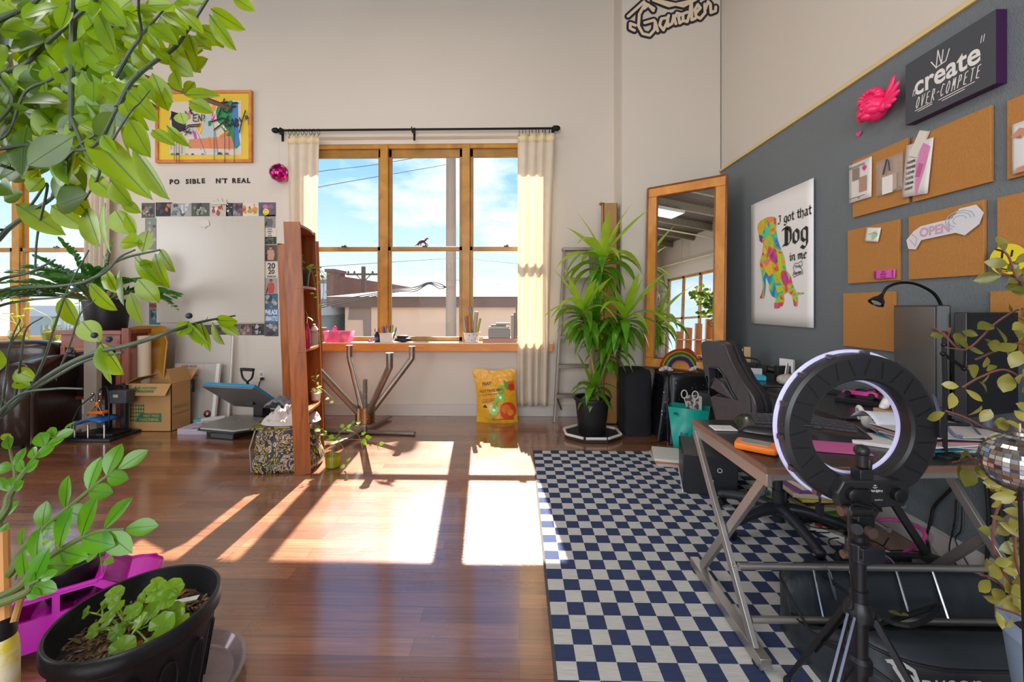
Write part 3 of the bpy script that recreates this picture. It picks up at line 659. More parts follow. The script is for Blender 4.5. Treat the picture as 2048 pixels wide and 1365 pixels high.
clip(341,407,381,433,['#9a9da0','#6c7073','#c2c4c6','#4b4f52'],'grey clipping of a speeding car above the whiteboard')
clip(382,406,420,433,['#4d5249','#2f332e','#7b8a70','#a5a59c'],'green and grey jungle clipping above the whiteboard')
clip(419,405,456,433,['#b9b0a6','#8e4a3c','#a5402f','#d7cfc4'],'clipping of a round red label above the whiteboard')
mb=PM(); mb.c('#c9c1b6'); M=wallF(438,404,.006); mb.flat([(-.1,-.03),(-.08,.03),(-.05,-.0),(-.03,.045),(0,.0),(.03,.05),(.05,.0),(.09,.03),(.1,-.03)],M,.002); single(mb,'paper_cutout','small white crown-shaped paper poking above the clippings','paper',smooth=False,solid=.002)
clip(452,406,466,433,['#2a2728','#c8c3bc','#1a1818','#6a6462'],'narrow black and white portrait clipping above the whiteboard')
clip(465,406,486,433,['#6a5f66','#3a3138','#93868a','#51323a'],'clipping of a walking figure in a long coat above the whiteboard')
clip(481,406,518,433,['#d3cabb','#c9933a','#b0452f','#b98b3a'],'cream clipping with a gold emblem and red band above the whiteboard')
clip(517,405,552,433,['#5a5468','#8d5a86','#3b4a5a','#c06a9a'],'purple and blue skyline clipping at the window-side top corner of the collage')
clip(527,430,551,456,['#8f8378','#b08c78','#55606a','#2a2326'],'clipping of a person in a dark patterned dress below the smiley sticker','person')
clip(527,457,553,474,['#cfc6ba','#cfc6ba'],'clipping printed GOOD GIRLS DO GOOD','text',txt=[('GOOD',.38,.17),('GIRLS',.12,.17),('DO',-.13,.17),('GOOD',-.38,.17)])
clip(528,474,553,489,['#2f332a','#4c523f','#1e211b','#6a6a50'],'small dark landscape clipping above the portrait clipping')
clip(528,490,555,523,['#4b4540','#a9745a','#b98a70','#1d1819'],'clipping of a person with folded arms, above 20 20 VISION','person')
clip(529,524,557,557,['#cbc4b9','#cbc4b9'],'clipping printed 20 20 VISION','text',txt=[('20',.26,.36),('20',-.1,.30),('VISION',-.40,.13)])
clip(529,556,555,590,['#9a948c','#8b5a48','#b2453c','#2a2022'],'clipping of a player in a red shirt','person')
clip(529,588,556,618,['#41607a','#8aa3b5','#2c3e50','#b9a07a'],'blue clipping of a crowned figure above the blue headline')
clip(529,618,557,645,['#3873a8','#3873a8'],'bright blue clipping with white headline letters','text',txt=[('PHILADE',.25,.36),('URBAN STYLE',-.22,.36)],tcol='#dfe6ea')
clip(529,645,557,673,['#4a4a52','#9aa0a8','#6c6a66','#2f3036'],'corner clipping of tall city towers below the blue headline')
clip(503,648,530,671,['#3b3638','#8a8580','#b5aea6','#222'],'black graffiti clipping in the bottom row') if False else clip(503,648,529,671,['#3b3638','#8a8580','#b5aea6','#1f1d1f'],'black and white graffiti clipping in the bottom row')
clip(480,648,503,671,['#6a5550','#8f746c','#463a38','#a58d84'],'reddish clipping of a street scene in the bottom row')
clip(455,648,480,671,['#5f5a62','#8a8690','#3c3940','#a39ea8'],'purplish grey clipping in the bottom row next to the street scene')
clip(352,650,455,672,['#4c464e','#7a737c','#2e2a30','#9d96a0'],'long dark clipping at the start of the bottom row')
clip(290,436,313,500,['#7a8076','#b08a78','#9aa39a','#5a4a44'],'tall greenish clipping of a dancer down the curtain side of the whiteboard')
clip(297,560,319,606,['#3f5570','#b04a40','#27303c','#8a94a0'],'blue and red clipping above the FENDI clipping')
clip(298,606,321,618,['#b5564c','#b5564c'],'red clipping printed FENDI','text',txt=[('FENDI',0,.6)],tcol='#1d1718')
clip(298,618,321,650,['#3f6470','#22303a','#5d8590','#1b2228'],'teal clipping of a doorway under the FENDI clipping')
def smiley(name,o,M,r,label,wink=False,txt=None):
    p=PM(); p.c('#e6d31c',.4); p.prism([(r*math.cos(a),r*math.sin(a)) for a in [2*PI*i/28 for i in range(28)]],0,.002,M)
    p.c('#1c1a12')
    p.pen([[(-.3*r,.15*r),(-.27*r,.5*r)],[(.2*r,.2*r),(.26*r,.52*r)]],M,.13*r,.0024); p.pen([[(.62*r*math.cos(a),-.05*r+.6*r*math.sin(a)) for a in [PI*(1.12+.76*i/12) for i in range(13)]]],M,.09*r,.0024)
    if txt: 
        for k,chh in enumerate(txt):
            a=PI*1.22+PI*.56*k/(len(txt)-1); p.text(chh,M@TR(.78*r*math.cos(a),.78*r*math.sin(a),0)@RZ(a+PI/2),h=.12*r,bold=.02,depth=.0026) if chh!=' ' else None
    return single(p,name,label,'sticker',smooth=False)
smiley('smiley_sticker',None,wallF(532,424,.006),.037,'small round yellow smiley sticker on the purple clipping')
# ---- lettering on the pillar: two flat layers, dark outline with cream script
def garden():
    o=at_y(1351,35,YC-.0); M=frame(o+Vector((0,-.002,0)),(1,0,.17),(0,0,1)); k=YC/800*.94
    t=thing('wall_logo','cream script logo with a dark outline reading Garden, high on the pillar','sign',o)
    G=[[(-42,26),(-58,40),(-74,20),(-80,-4),(-74,-22),(-60,-28),(-48,-18),(-44,-2),(-46,2),(-66,0)],[(-44,-2),(-42,-22)],[(-86,-2),(-96,4),(-98,-6),(-90,-12)],[(-62,30),(-52,36),(-44,22)],[(-98,20),(-60,44)]]
    a=[[(-20,2),(-30,2),(-36,-10),(-30,-22),(-20,-8),(-14,6)],[(-16,4),(-20,-16),(-10,-12),(-4,2)]]
    r=[[(-4,4),(-2,-14)],[(-3,-2),(4,8),(12,4),(6,0),(6,-14),(14,-10)]]
    d=[[(26,6),(16,4),(14,-10),(22,-14),(30,2),(38,28),(36,10),(32,-12),(40,-10)]]
    e=[[(42,0),(54,10),(50,18),(42,8),(42,-6),(50,-12),(62,-2)]]
    n=[[(62,-2),(64,16)],[(64,6),(72,20),(76,14),(74,-4),(84,-2),(86,6)]]
    u=[[(-40,44),(-10,26),(40,28),(70,44)],[(-28,40),(20,20),(50,30)]]
    dark=MB(); dark.pen(G+a+r+d+e+n+u,M,.080,.001,sc=(k,k),n=14); dark.build('outline',mat('logo_dark_plum','#2b2328',.6),t,world=True,smooth=False)
    lt=MB(); lt.pen(G+a+r+d+e+n+u,M,.031,.004,sc=(k,k),n=14); lt.build('script',mat('logo_cream','#dccab0',.6),t,world=True,smooth=False)
garden()
# ---- ceiling fan
def fan():
    hub=at_y(150,105,3.2); t=thing('ceiling_fan','dark wood ceiling fan behind the citrus leaves','ceiling fan',hub)
    mb=MB(); mb.tube([hub+Vector((0,0,.12)),(hub.x,hub.y,ZC)],.016,10); mb.lathe([(.02,0),(.07,.02),(.08,.1)],16,TR(hub.x,hub.y,ZC-.1)); mb.build('downrod',M_brass,t,world=True)
    mb=MB(); mb.lathe([(.02,-.12),(.1,-.1),(.13,-.04),(.13,.04),(.08,.1),(.02,.14)],24,TR(hub)); mb.build('motor_housing',mat('bronze_housing','#5a4638',.35,.7),t,world=True)
    for i in range(5):
        a=math.radians(-14+72*i); M=TR(hub)@RZ(a)@RX(math.radians(10))
        mb=MB(); mb.prism([(.1,-.02),(.24,-.05),(.24,.05),(.1,.02)],-.008,.0,M); mb.prism([(.22,-.06),(.4,-.075),(1.0,-.085),(1.1,-.06),(1.12,0),(1.1,.06),(1.0,.085),(.4,.075),(.22,.06)],0,.012,M)
        mb.build('blade',wood('walnut_blade','#5a2e20','#7b4330',.35,(3,3,3)),t,world=True,bevel=.003)
fan()
# ---- outlet and cord
t=thing('wall_outlet','white wall outlet near the heat press with a black cord plugged in','outlet',at_y(523,754,YB))
mb=MB(); mb.box(*wbox(517,743,530,765,0,.006)); mb.build('plate',mat('outlet_plate','#d8d2ca',.4),t,world=True,bevel=.002)
for y in (749,759):
    mb=MB(); mb.box(*wbox(520.5,y-3,526.5,y+3,.006,.002)); mb.build('socket',mat('outlet_slot_grey','#a8a29a',.5),t,world=True)
mb=MB(); a=at_y(524,758,YB-.03); mb.ell((a.x,a.y,a.z),(.022,.025,.018)); mb.tube(spline([a,at_y(519,766,YB-.04),at_y(515,784,YB-.05),at_y(511,800,YB-.25)],6),.006,6); mb.build('outlet_cable',mat('black_rubber','#1d1c1e',.5),label='black power cord plugged into the wall outlet, leading to the heat press',cat='cord')
# ================= armchair, plant table, boxes, presses =================
def superell(c,r,n=2.6,nu=28,nv=14,M=None,mb=None):
    """rounded-box cushion"""
    def sp(v,p): return math.copysign(abs(v)**p,v)
    vs=[];fs=[]; e=2/n
    for j in range(nv+1):
        ph=-PI/2+PI*j/nv
        for i in range(nu):
            th=2*PI*i/nu
            vs.append((c[0]+r[0]*sp(math.cos(ph),e)*sp(math.cos(th),e),c[1]+r[1]*sp(math.cos(ph),e)*sp(math.sin(th),e),c[2]+r[2]*sp(math.sin(ph),e)))
    for j in range(nv):
        for i in range(nu):
            a=j*nu+i; b=j*nu+(i+1)%nu; fs.append((a,b,b+nu,a+nu))
    return mb.add(vs,fs,M)
M_leather=mat('dark_brown_leather','#33241e',.3,noise_amt=.25,noise_scale=4,bump=.25,bump_scale=25,coat=.25)
def armchair():
    cx,cy=-5.05,3.74; t=thing('armchair','dark brown leather armchair in front of the curtained window','armchair',(cx,cy,0),math.radians(-62))
    # local: +x forward, +y towards the window side / right of the picture
    mb=MB(); superell((0,0,.2),(.46,.44,.13),6,mb=mb); mb.build('base',M_leather,t)
    mb=MB(); superell((.06,0,.40),(.42,.27,.10),4,mb=mb); mb.build('seat_cushion',M_leather,t,sharp=80)
    for s in (-1,1):
        mb=MB()
        def fn(u,v,s=s):
            th=PI*u; y=s*(.365+.105*math.cos(th)*1.0); z=.05+.72*(math.sin(th)**.28 if 0<u<1 else 0)
            x=lerp(-.42,.46,v); bul=.03*math.sin(PI*v)
            if z>.5: y+=0; 
            return (x,y+(0.03 if z>.5 else 0)*s*math.copysign(1,math.cos(th))*(1),z+bul*(z>.4))
        mb.grid(fn,22,10)
        # front face
        prof=[fn(u/22,1) for u in range(23)]; n=len(mb.v); mb.v+= [Vector((.49,s*.365,.4))]; mb.v+=[Vector(p) for p in prof]
        for i in range(22): mb.f.append((n,n+1+i,n+2+i)); mb.mi.append(0)
        mb.f.append((n,n+23,n+1)); mb.mi.append(0)
        mb.build('armrest',M_leather,t,solid=.012,sharp=60)
        mb=MB(); mb.tube([fn(u/22,1) for u in range(23)],.012,6); mb.build('piping',M_leather,t)
    for k,(z,rz) in enumerate(((.58,.16),(.80,.15))):
        mb=MB(); superell((-.33+.0*k-.05*k,0,z),(.15,.33,rz),3.2,mb=mb); mb.build('back_cushion',M_leather,t,sharp=80)
    mb=MB(); superell((-.45,0,.5),(.09,.42,.42),5,mb=mb); mb.build('back_shell',M_leather,t,sharp=80)
    for x in (-.38,.38):
        for y in (-.36,.36):
            mb=MB(); mb.lathe([(.025,0),(.035,.08)],12,TR(x,y,0)); mb.build('foot',mat('dark_wood_foot','#2a1a14',.5),t)
armchair()
# plant table
tx,ty=-4.55,4.34
t=thing('plant_table','reddish wooden console table under the big black plant pot','table',(tx,ty,0))
M_red=wood('reddish_veneer','#7a3b2a','#9c5540',.4,(2,10,10))
mb=MB(); mb.box((-.36,-.2,1.0),(.36,.2,1.045)); mb.build('tabletop',M_red,t,bevel=.004)
mb=MB(); mb.box((-.32,-.17,.86),(.32,.17,1.0)); mb.build('apron',M_red,t,bevel=.003)
for x in (-.30,.30):
    for y in (-.15,.15):
        mb=MB(); mb.box((x-.025,y-.025,0),(x+.025,y+.025,.88)); mb.build('leg',M_red,t,bevel=.003)
mb=MB(); mb.box((-.28,-.13,.3),(.28,.15,.33)); mb.build('shelf',M_red,t)
mb=MB(); mb.box((-4.80,4.24,.331),(-4.31,4.46,.80)); mb.build('storage_box',mat('dark_maroon_board','#2e1a18',.6),label='dark maroon box on the lower shelf of the plant table',cat='box',bevel=.006)
mb=MB(); mb.box((-4.165,4.12,0),(-4.09,4.145,1.07)); mb.build('wood_board',wood('red_brown_board','#7b4334','#8f5442',.6,(10,10,1)),label='tall reddish brown board standing beside the pink paper roll',cat='board')
# potted zamioculcas on table
M_pot=mat('black_nursery_plastic','#1b1b1d',.42,noise_amt=.1,bump=.05)
M_soil=mat('dark_potting_soil','#2c1f17',.95,noise_amt=.5,noise_scale=60,bump=1,bump_scale=120)
M_zz=leafmat('zz_leaf_green','#1f5a1d','#2f7426',tr='#6fae2c',trf=.25,rough=.22)
M_zzb=leafmat('zz_leaf_bright','#2c6e12','#468e16',tr='#9cc81c',trf=.35,rough=.22)
M_stem=mat('green_brown_stem','#56642f',.6,noise_amt=.2)
def pot(t,c,r,h,m=None,rim=.012,soil=.04,ribs=0,taper=.82,name='pot'):
    mb=MB(); prof=[(r*taper*.98,0),(r*taper,.004),(r*.98,h-.03),(r+rim*.4,h-.03),(r+rim,h-.026),(r+rim,h-.004),(r+rim*.6,h),(r-.006,h),(r-.012,h-.03),(r*.93,h-soil)]
    mb.lathe(prof,40,TR(c))
    o=mb.build(name,m or M_pot,t,world=True)
    mb=MB(); mb.grid(lambda u,v:(c[0]+r*.94*v*math.cos(2*PI*u),c[1]+r*.94*v*math.sin(2*PI*u),c[2]+h-soil+.008*noise.noise(Vector((u*9,v*5,3)))+.012*(1-v*v)),28,8)
    mb.build('soil',M_soil,t,world=True)
    return o
def zz_frond(fol,stm,base,dirv,L,nl,ll,droop=.35,rd=random,wid=.42,start=.28):
    base=Vector(base); d=Vector(dirv).normalized(); pts=[]
    for i in range(11):
        s=i/10; pts.append(base+d*L*s+Vector((0,0,-droop*L*s*s)))
    stm.tube(pts,[lerp(.011,.003,i/10) for i in range(11)],6)
    for k in range(nl):
        s=lerp(start,1,k/(nl-1)); i=min(9,int(s*10)); p=pts[i].lerp(pts[i+1],s*10-i); tg=(pts[i+1]-pts[i]).normalized()
        side=tg.cross(Vector((0,0,1))); side=side.normalized() if side.length>.05 else Vector((1,0,0)); up=side.cross(tg)
        for sg in (-1,1):
            if k==nl-1 and sg==1: continue
            v=(side*sg*.85+tg*.65+up*.25*rd.uniform(.3,1.4)); 
            if k==nl-1: v=tg
            v.normalize(); l=ll*rd.uniform(.8,1.1)*(.75+.4*math.sin(PI*s))
            leaf(fol,p,p+v*l,l*wid,up*.45+Vector((rd.uniform(-.3,.3),-.8,.1)),fold=.22,curl=.18,n=5,shape=.45)
pc=at_y(214,655,4.3)
t=thing('potted_plant','glossy dark green plant with feathery fronds in a black pot on the reddish table','plant',(pc.x,4.3,1.046))
pot(t,(pc.x,4.3,1.046),.20,.33,soil=.06)
rd=random.Random(11); fol=MB(); stm=MB()
for i in range(21):
    a=rd.uniform(0,2*PI) if i>9 else PI*(.05+.9*i/9)+PI*(0 if i%2 else 1); el=rd.uniform(.15,1.1)
    b=(pc.x+.09*math.cos(a),4.2+.07*math.sin(a),1.36); d=(math.cos(a)*math.cos(el)*1.0,math.sin(a)*math.cos(el)*.45-.32,math.sin(el))
    zz_frond(fol,stm,b,d,rd.uniform(.6,1.05),12,.115,droop=rd.uniform(.25,.6),rd=rd)
zz_frond(fol,stm,(pc.x+.1,4.2,1.36),(.95,-.1,.5),.95,15,.06,droop=.55,rd=rd)
[setattr(v,'y',min(v.y,YB-.15)) for v in fol.v+stm.v]; fol.build('foliage',M_zz,t,world=True); stm.build('stems',M_stem,t,world=True)
# teal and orange foil flower
c=at_y(172,580,4.15); mb=PM(); t=None
for k in range(16):
    mb.c(('#0f8f95','#137a80','#d98325','#20b0b0')[k%4],.25); a=rd.uniform(0,6.28); e=rd.uniform(-.6,.9); leaf(mb,c,c+Vector((math.cos(a)*math.cos(e),math.sin(a)*math.cos(e),math.sin(e)))*.12,.05,(0,-1,.3),n=3)
mb.c('#3a6a3a'); mb.tube([c,c+Vector((.06,.08,-.3))],.004,5)
single(mb,'foil_flower','teal and orange foil flower stuck beside the black plant pot','decoration')
# yellow chair with curved back and tube legs, paper rolls
t=thing('plastic_chair','mustard yellow shell chair with chrome tube legs behind the paper rolls','chair',at_z(305,840,0)*1+Vector((0,0,0)))
M_must=mat('mustard_plastic','#b9822a',.4); M_chrome=mat('chrome_tube','#b7b4b0',.18,1)
Y=4.45; a=at_y(252,655,Y); b=at_y(345,0,Y); z0=at_y(0,778,Y).z; z1=at_y(0,652,Y).z
def fn(u,v):
    x=lerp(a.x,b.x,u); z=lerp(z0,z1,v); w=1-.12*(v>.8)*(abs(2*u-1)**4)
    return (lerp((a.x+b.x)/2,x,w),Y-.03+.10*(abs(2*u-1)**2.2)*-1+.08*v-.0,z-.06*(abs(2*u-1)**5)*(v**3))
mb=MB(); mb.grid(fn,20,10); mb.build('backrest',M_must,t,world=True,solid=.012,sharp=180)
mb=MB(); mb.box((a.x+.03,Y-.10,z0-.05),(b.x-.03,Y,z0-.01)); mb.build('seat',M_must,t,world=True,bevel=.015)
for xx in (a.x+.06,b.x-.06,b.x-.01):
    mb=MB(); mb.tube(spline([(xx,Y-.02,z0+.12),(xx+.02,Y-.02,z0-.2),(xx+.10,Y+.0,.35),(xx+.13,Y+.02,0)],5),.012,8); mb.build('leg',M_chrome,t,world=True)
for px0,px1,py,col,lab,Y in ((262,291,672,'#c98a77','salmon pink paper roll standing behind the heat press box',4.38),(277,299,672,'#cbb7a0','cream paper roll standing next to the salmon roll',4.30)):
    A=at_y(px0 if 'pink' in lab else px0+1,py,Y); B=at_y(px1 if 'cream' in lab else 276,py,Y); r=(B.x-A.x)/2
    mb=MB(); mb.lathe([(r,0),(r,A.z),(r*.75,A.z),(r*.72,A.z-.2)],24,TR((A.x+B.x)/2,Y,0)); mb.build('paper_roll',mat('roll_'+col[1:],col,.7),label=lab,cat='paper roll')
mb=MB(); mb.box((at_y(150,0,3.9).x,3.98,0),(at_y(176,0,3.9).x,4.03,.95)); mb.build('cloth_drape',mat('beige_cloth','#8f8274',.9,noise_amt=.15,bump=.4,bump_scale=20),label='beige cloth hanging between the leather armchair and the cap press',cat='cloth')
# swing press (cap press)
Y=3.85; c=at_z(196,878,0); cx=c.x; cy=c.y+.06
t=thing('cap_press','black upright cap heat press with orange knobs and a blue curved platen','heat press',(cx,cy,0))
M_blk=mat('black_powdercoat','#18181b',.4,.2); M_org=mat('orange_plastic','#e0701c',.4); M_blu=mat('blue_lacquer','#1f5fa5',.3)
def loc(mb,nm,m,**k): return mb.build(nm,m,t,**k)
mb=MB(); mb.box((-.22,-.16,.0),(.22,.16,.03)); mb.box((-.18,-.1,.03),(.18,.1,.06)); loc(mb,'base',M_blk,bevel=.006)
mb=MB(); mb.box((-.06,.06,.06),(-.02,.1,.46)); mb.box((.10,.06,.06),(.15,.1,.5)); mb.beam((-.05,.08,.46),(.12,.08,.5),.04,.04); loc(mb,'upright_frame',M_blk,bevel=.004)
mb=MB(); mb.box((.04,-.0,.33),(.22,.09,.46)); loc(mb,'control_box',mat('control_box_grey','#3a3a3e',.5),bevel=.006)
mb=MB(); mb.box((.09,-.004,.39),(.14,.0,.42)); loc(mb,'display',mat('lcd_grey','#9a9a90',.3))
mb=MB(); mb.grid(lambda u,v:(-.17+.25*u,-.12+.2*v,.13+.07*math.sin(PI*(.1+.7*u))),14,4); loc(mb,'curved_platen',M_blu,solid=.018)
mb=MB(); mb.box((-.12,-.05,.235),(.03,.03,.262)); mb.ell((-.05,-.02,.33),(.02,.02,.028)); loc(mb,'orange_grip',M_org,bevel=.006)
mb=MB()
for x in (-.15,-.02,.14): mb.tube([(x,-.13,.03),(x,-.13,.16)],.007,6)
mb.tube([(-.13,-.04,.22),(-.05,-.02,.33),(.04,-.04,.22)],.008,6); mb.tube([(-.05,-.02,.26),(-.05,-.02,.42)],.012,8)
for a in range(4): mb.ell((-.05+.055*math.cos(a*PI/2+.7),-.03,.40+.045*math.sin(a*PI/2+.7)),.014,8,6)
loc(mb,'press_mechanism',M_chrome)
mb=MB(); mb.tube(spline([(-.05,0,.46),(.04,-.02,.5),(.13,-.08,.36),(.14,-.09,.16),(.1,-.05,.08)],6),.006,6); mb.tube(spline([(-.1,0,.42),(-.2,-.05,.3),(-.24,-.08,.12),(-.16,-.1,.06)],6),.006,6); loc(mb,'cable',M_blk)
# cardboard box HEAT PRESS MACHINE
A=at_z(258,863,0); B=at_z(350,864,0); w=B.x-A.x; Y=B.y; H=at_y(300,768,Y).z
t=thing('cardboard_box','open cardboard box printed with a green HEAT PRESS MACHINE logo','box',((A.x+B.x)/2,Y+.22,0))
M_card=mat('brown_cardboard','#a77f4e',.8,noise_amt=.06,noise_scale=5); M_cardin=mat('cardboard_inside','#8f6c44',.85)
mb=MB(); x0,x1,y0,y1=A.x-.03,B.x-.04,Y,Y+.25; th=.006
for lo,hi in (((x0,y0,0),(x1,y0+th,H)),((x0,y1-th,0),(x1,y1,H)),((x0,y0,0),(x0+th,y1,H)),((x1-th,y0,0),(x1,y1,H)),((x0,y0,0),(x1,y1,th))): mb.box(lo,hi)
mb.build('carton',M_card,t,world=True)
def flap(p,q,v,n):
    mb=MB(); p,q,v=map(Vector,(p,q,v)); nn=Vector(n)*.003
    mb.add([p-nn,q-nn,q+v-nn+(p-q)*.02,p+v-nn+(q-p)*.02,p+nn,q+nn,q+v+nn,p+v+nn],[(0,3,2,1),(4,5,6,7),(0,1,5,4),(1,2,6,5),(2,3,7,6),(3,0,4,7)]); return mb.build('flap',M_card,t,world=True)
flap((x0,y0,H),(x1,y0,H),(0,-.07,-.13+.02),(0,-1,.4)); flap((x0,y1,H),(x1,y1,H),(0,.10,.10),(0,-1,1)); flap((x1,y0,H),(x1,y1,H),(-.05,0,.15),(1,0,.3)); flap((x0,y0,H),(x0,y1,H),(.12,0,.06),(0,0,1))
p=PM(); M=frame(((x0+x1)/2-.01,y0-.001,0),(1,0,0),(0,0,1)); G='#1c6a45'; p.c(G)
p.flat([(-.13,.1),(.15,.1),(.15,.19),(-.07,.19)],M,.001)
for r in range(5):
    for k in range(6):
        x=-.17+k*.026; y=.10+r*.038
        if x>-.09+(.3-y)*.55-.06 and not (x<-.05+(.3-y)*.5): continue
        p.flat([(x,y),(x+.012,y+.018),(x,y+.034),(x-.012,y+.018)],M,.0008)
p.c('#a77f4e'); p.text('HEAT PRESS',M@TR(.045,.165,0),h=.024,w=.17,bold=.02,depth=.002); p.text('MACHINE',M@TR(.02,.125,0),h=.03,w=.2,bold=.04,depth=.002)
p.done('printed_logo',t,world=True,smooth=False)
p=PM(); M2=frame(((x0+x1)/2,y0-.045,H-.055),(1,0,0),(0,.54,.84)); p.c(G); p.text('HEAT PRESS',M2@TR(.04,.02,0),h=.02,w=.15,bold=.03,depth=.006); p.text('MACHINE',M2@TR(.02,-.015,0),h=.024,w=.17,bold=.05,depth=.006)
for k in range(4): p.flat([(-.12+k*.018,-.02+.02*(k%2)),(-.108+k*.018,.0+.02*(k%2)),(-.12+k*.018,.02+.02*(k%2)),(-.132+k*.018,.0+.02*(k%2))],M2,.006)
p.done('flap_logo',t,world=True,smooth=False)
p=PM(); M3=frame((x1+.001,(y0+y1)/2,0),(0,1,0),(0,0,1)); p.c('#7c7340'); p.text('FRAGILE',M3@TR(0,.24,0),h=.04,w=.2,depth=.001); p.text('HEAT PRESS MACHINE',M3@TR(0,.17,0),h=.018,w=.26,depth=.001); p.c(G); p.flat([(.10,.42),(.16,.46),(.14,.38)],M3,.001); p.done('side_print',t,world=True,smooth=False)
# boards leaning on the wall
M_white=mat('white_foam_board','#c6beb6',.6)
def panel(px0,py0,px1,Y0,Y1,label,m=M_white,th=.02,name='foam_board'):
    a=at_y(px0,py0,Y1); b=at_y(px1,py0,Y1); mb=MB(); z=a.z
    x0b=at_y(px0,832,Y0).x; dx=0
    mb.add([(a.x,Y0,0),(b.x,Y0,0),(b.x,Y1,z),(a.x,Y1,z),(a.x,Y0+th,0),(b.x,Y0+th,0),(b.x,Y1+th,z),(a.x,Y1+th,z)],[(0,1,2,3),(5,4,7,6),(0,4,5,1),(3,2,6,7),(0,3,7,4),(1,5,6,2)])
    return mb.build(name,m,label=label,cat='board')
panel(352,670,463,4.62,4.69,'tall white foam board leaning against the wall under the whiteboard')
panel(464,672,467,4.56,4.64,'white board edge standing beside the tall foam board',m=mat('white_edge','#d6cfc8',.5))
a=at_y(348,728,4.5); b=at_y(437,728,4.5)
t=thing('canvas_pack','shrink-wrapped blank canvas pack with a SUPER VALUE header card','canvas',((a.x+b.x)/2,4.45,0))
def lean(mb,x0,x1,za,zb,Yb,Yt,H,off,th):
    f=lambda z:lerp(Yb,Yt,z/H)+off
    mb.add([(x0,f(za),za),(x1,f(za),za),(x1,f(zb),zb),(x0,f(zb),zb),(x0,f(za)+th,za),(x1,f(za)+th,za),(x1,f(zb)+th,zb),(x0,f(zb)+th,zb)],[(0,1,2,3),(5,4,7,6),(0,4,5,1),(3,2,6,7),(0,3,7,4),(1,5,6,2)])
H=a.z
mb=MB(); lean(mb,a.x,b.x-.04,0,H,4.43,4.52,H,0,.035); mb.build('canvas_face',mat('wrapped_canvas_grey','#a9a29b',.35),t,world=True,bevel=.004)
mb=MB(); lean(mb,b.x-.04,b.x,0,H,4.43,4.52,H,0,.035); mb.build('canvas_edge',mat('canvas_edge_white','#dad4cd',.6),t,world=True,bevel=.004)
mb=MB(); lean(mb,a.x,a.x+.33,H-.17,H,4.43,4.52,H,-.003,.003); mb.build('header_card',mat('header_card_mauve','#b7a5a0',.6),t,world=True)
p=PM(); p.c('#4a2a2c'); M=frame((a.x+.165,lerp(4.43,4.52,.9)-.006,H-.085),(1,0,0),(0,.09,H)); 
for s,y,h in (('SUPER VALUE',.055,.022),('CANVAS',.02,.011),('TOILE',-.01,.011),('SUPER ÉCONOMIQUE',-.045,.020)): p.text(s,M@TR(0,y,0),h=h,bold=.03,w=h*len(s)*.72,depth=.001)
p.done('header_text',t,world=True,smooth=False)
p=PM(); M=frame((at_y(415,826,4.44).x,4.437,.09),(1,0,0),(0,.09,H)); p.c('#1d1414'); p.flat([(.04*math.cos(q),.04*math.sin(q)) for q in [2*PI*i/20 for i in range(20)]],M,.002); p.c('#a03033'); p.flat([(.03*math.cos(q),.012+.02*math.sin(q)) for q in [2*PI*i/14 for i in range(14)]],M,.003); p.c('#e6e0da'); p.text('3',M,h=.03,bold=.04,depth=.004); p.done('round_sticker',t,world=True,smooth=False)
mb=MB(); o=at_y(386,772,4.3); mb.box((o.x-.012,4.3,o.z-.07),(o.x+.012,4.31,o.z+.07)); 
mb.build('plastic_clip',M_blk,t,world=True)
# clamshell heat press
c=at_z(455,878,0); cx=c.x; cy=c.y+.22
t=thing('heat_press','open clamshell heat press with a blue-edged upper platen and a tall D handle','heat press',(cx,cy,0),math.radians(-12))
M_plat=mat('grey_platen','#8d8a84',.35,.3); M_plat2=mat('dark_grey_platen','#6c6a66',.4,.3)
mb=MB(); mb.box((-.14,-.24,0),(.14,.30,.06)); mb.box((-.06,.18,.06),(.06,.34,.26)); loc(mb,'base',M_blk,bevel=.008)
mb=MB(); mb.prism([(-.22,-.30),(.22,-.30),(.30,-.2),(.30,.16),(-.30,.16),(-.30,-.2)],.085,.095); loc(mb,'platen_rim',M_blk)
mb=MB(); mb.prism([(-.2,-.29),(.2,-.29),(.29,-.2),(.29,.15),(-.29,.15),(-.29,-.2)],.095,.115); loc(mb,'lower_platen',M_plat,bevel=.005)
MU=TR(0,.16,.22)@RX(math.radians(-38))
mb=MB(); mb.box((-.31,-.44,0),(.31,.03,.018),MU); loc(mb,'heating_plate',M_plat2,bevel=.004)
mb=MB(); mb.box((-.31,-.44,.018),(.31,.03,.055),MU); loc(mb,'blue_housing',mat('teal_blue_lacquer','#2f7da3',.35),bevel=.008)
mb=MB(); mb.box((.16,.18,.14),(.32,.3,.30)); loc(mb,'control_box',M_blk,bevel=.006)
mb=MB(); mb.box((.17,.172,.2),(.25,.18,.27)); loc(mb,'display',mat('lcd_grey','#9a9a90',.3))
mb=MB(); mb.tube([(.02,.1,.30),(-.03,.08,.50)],.013,8); mb.box((-.02,.05,.27),(.07,.15,.32)); loc(mb,'lever',M_blk)
mb=MB(); mb.tube(spline([(-.03,.08,.50),(-.085,.08,.54),(-.105,.08,.60),(-.10,.08,.63)],5),.01,8); mb.tube(spline([(-.03,.08,.50),(.025,.08,.54),(.045,.08,.60),(.04,.08,.63)],5),.01,8); mb.tube([(-.11,.08,.63),(.05,.08,.63)],.017,10); loc(mb,'d_handle',M_blk)
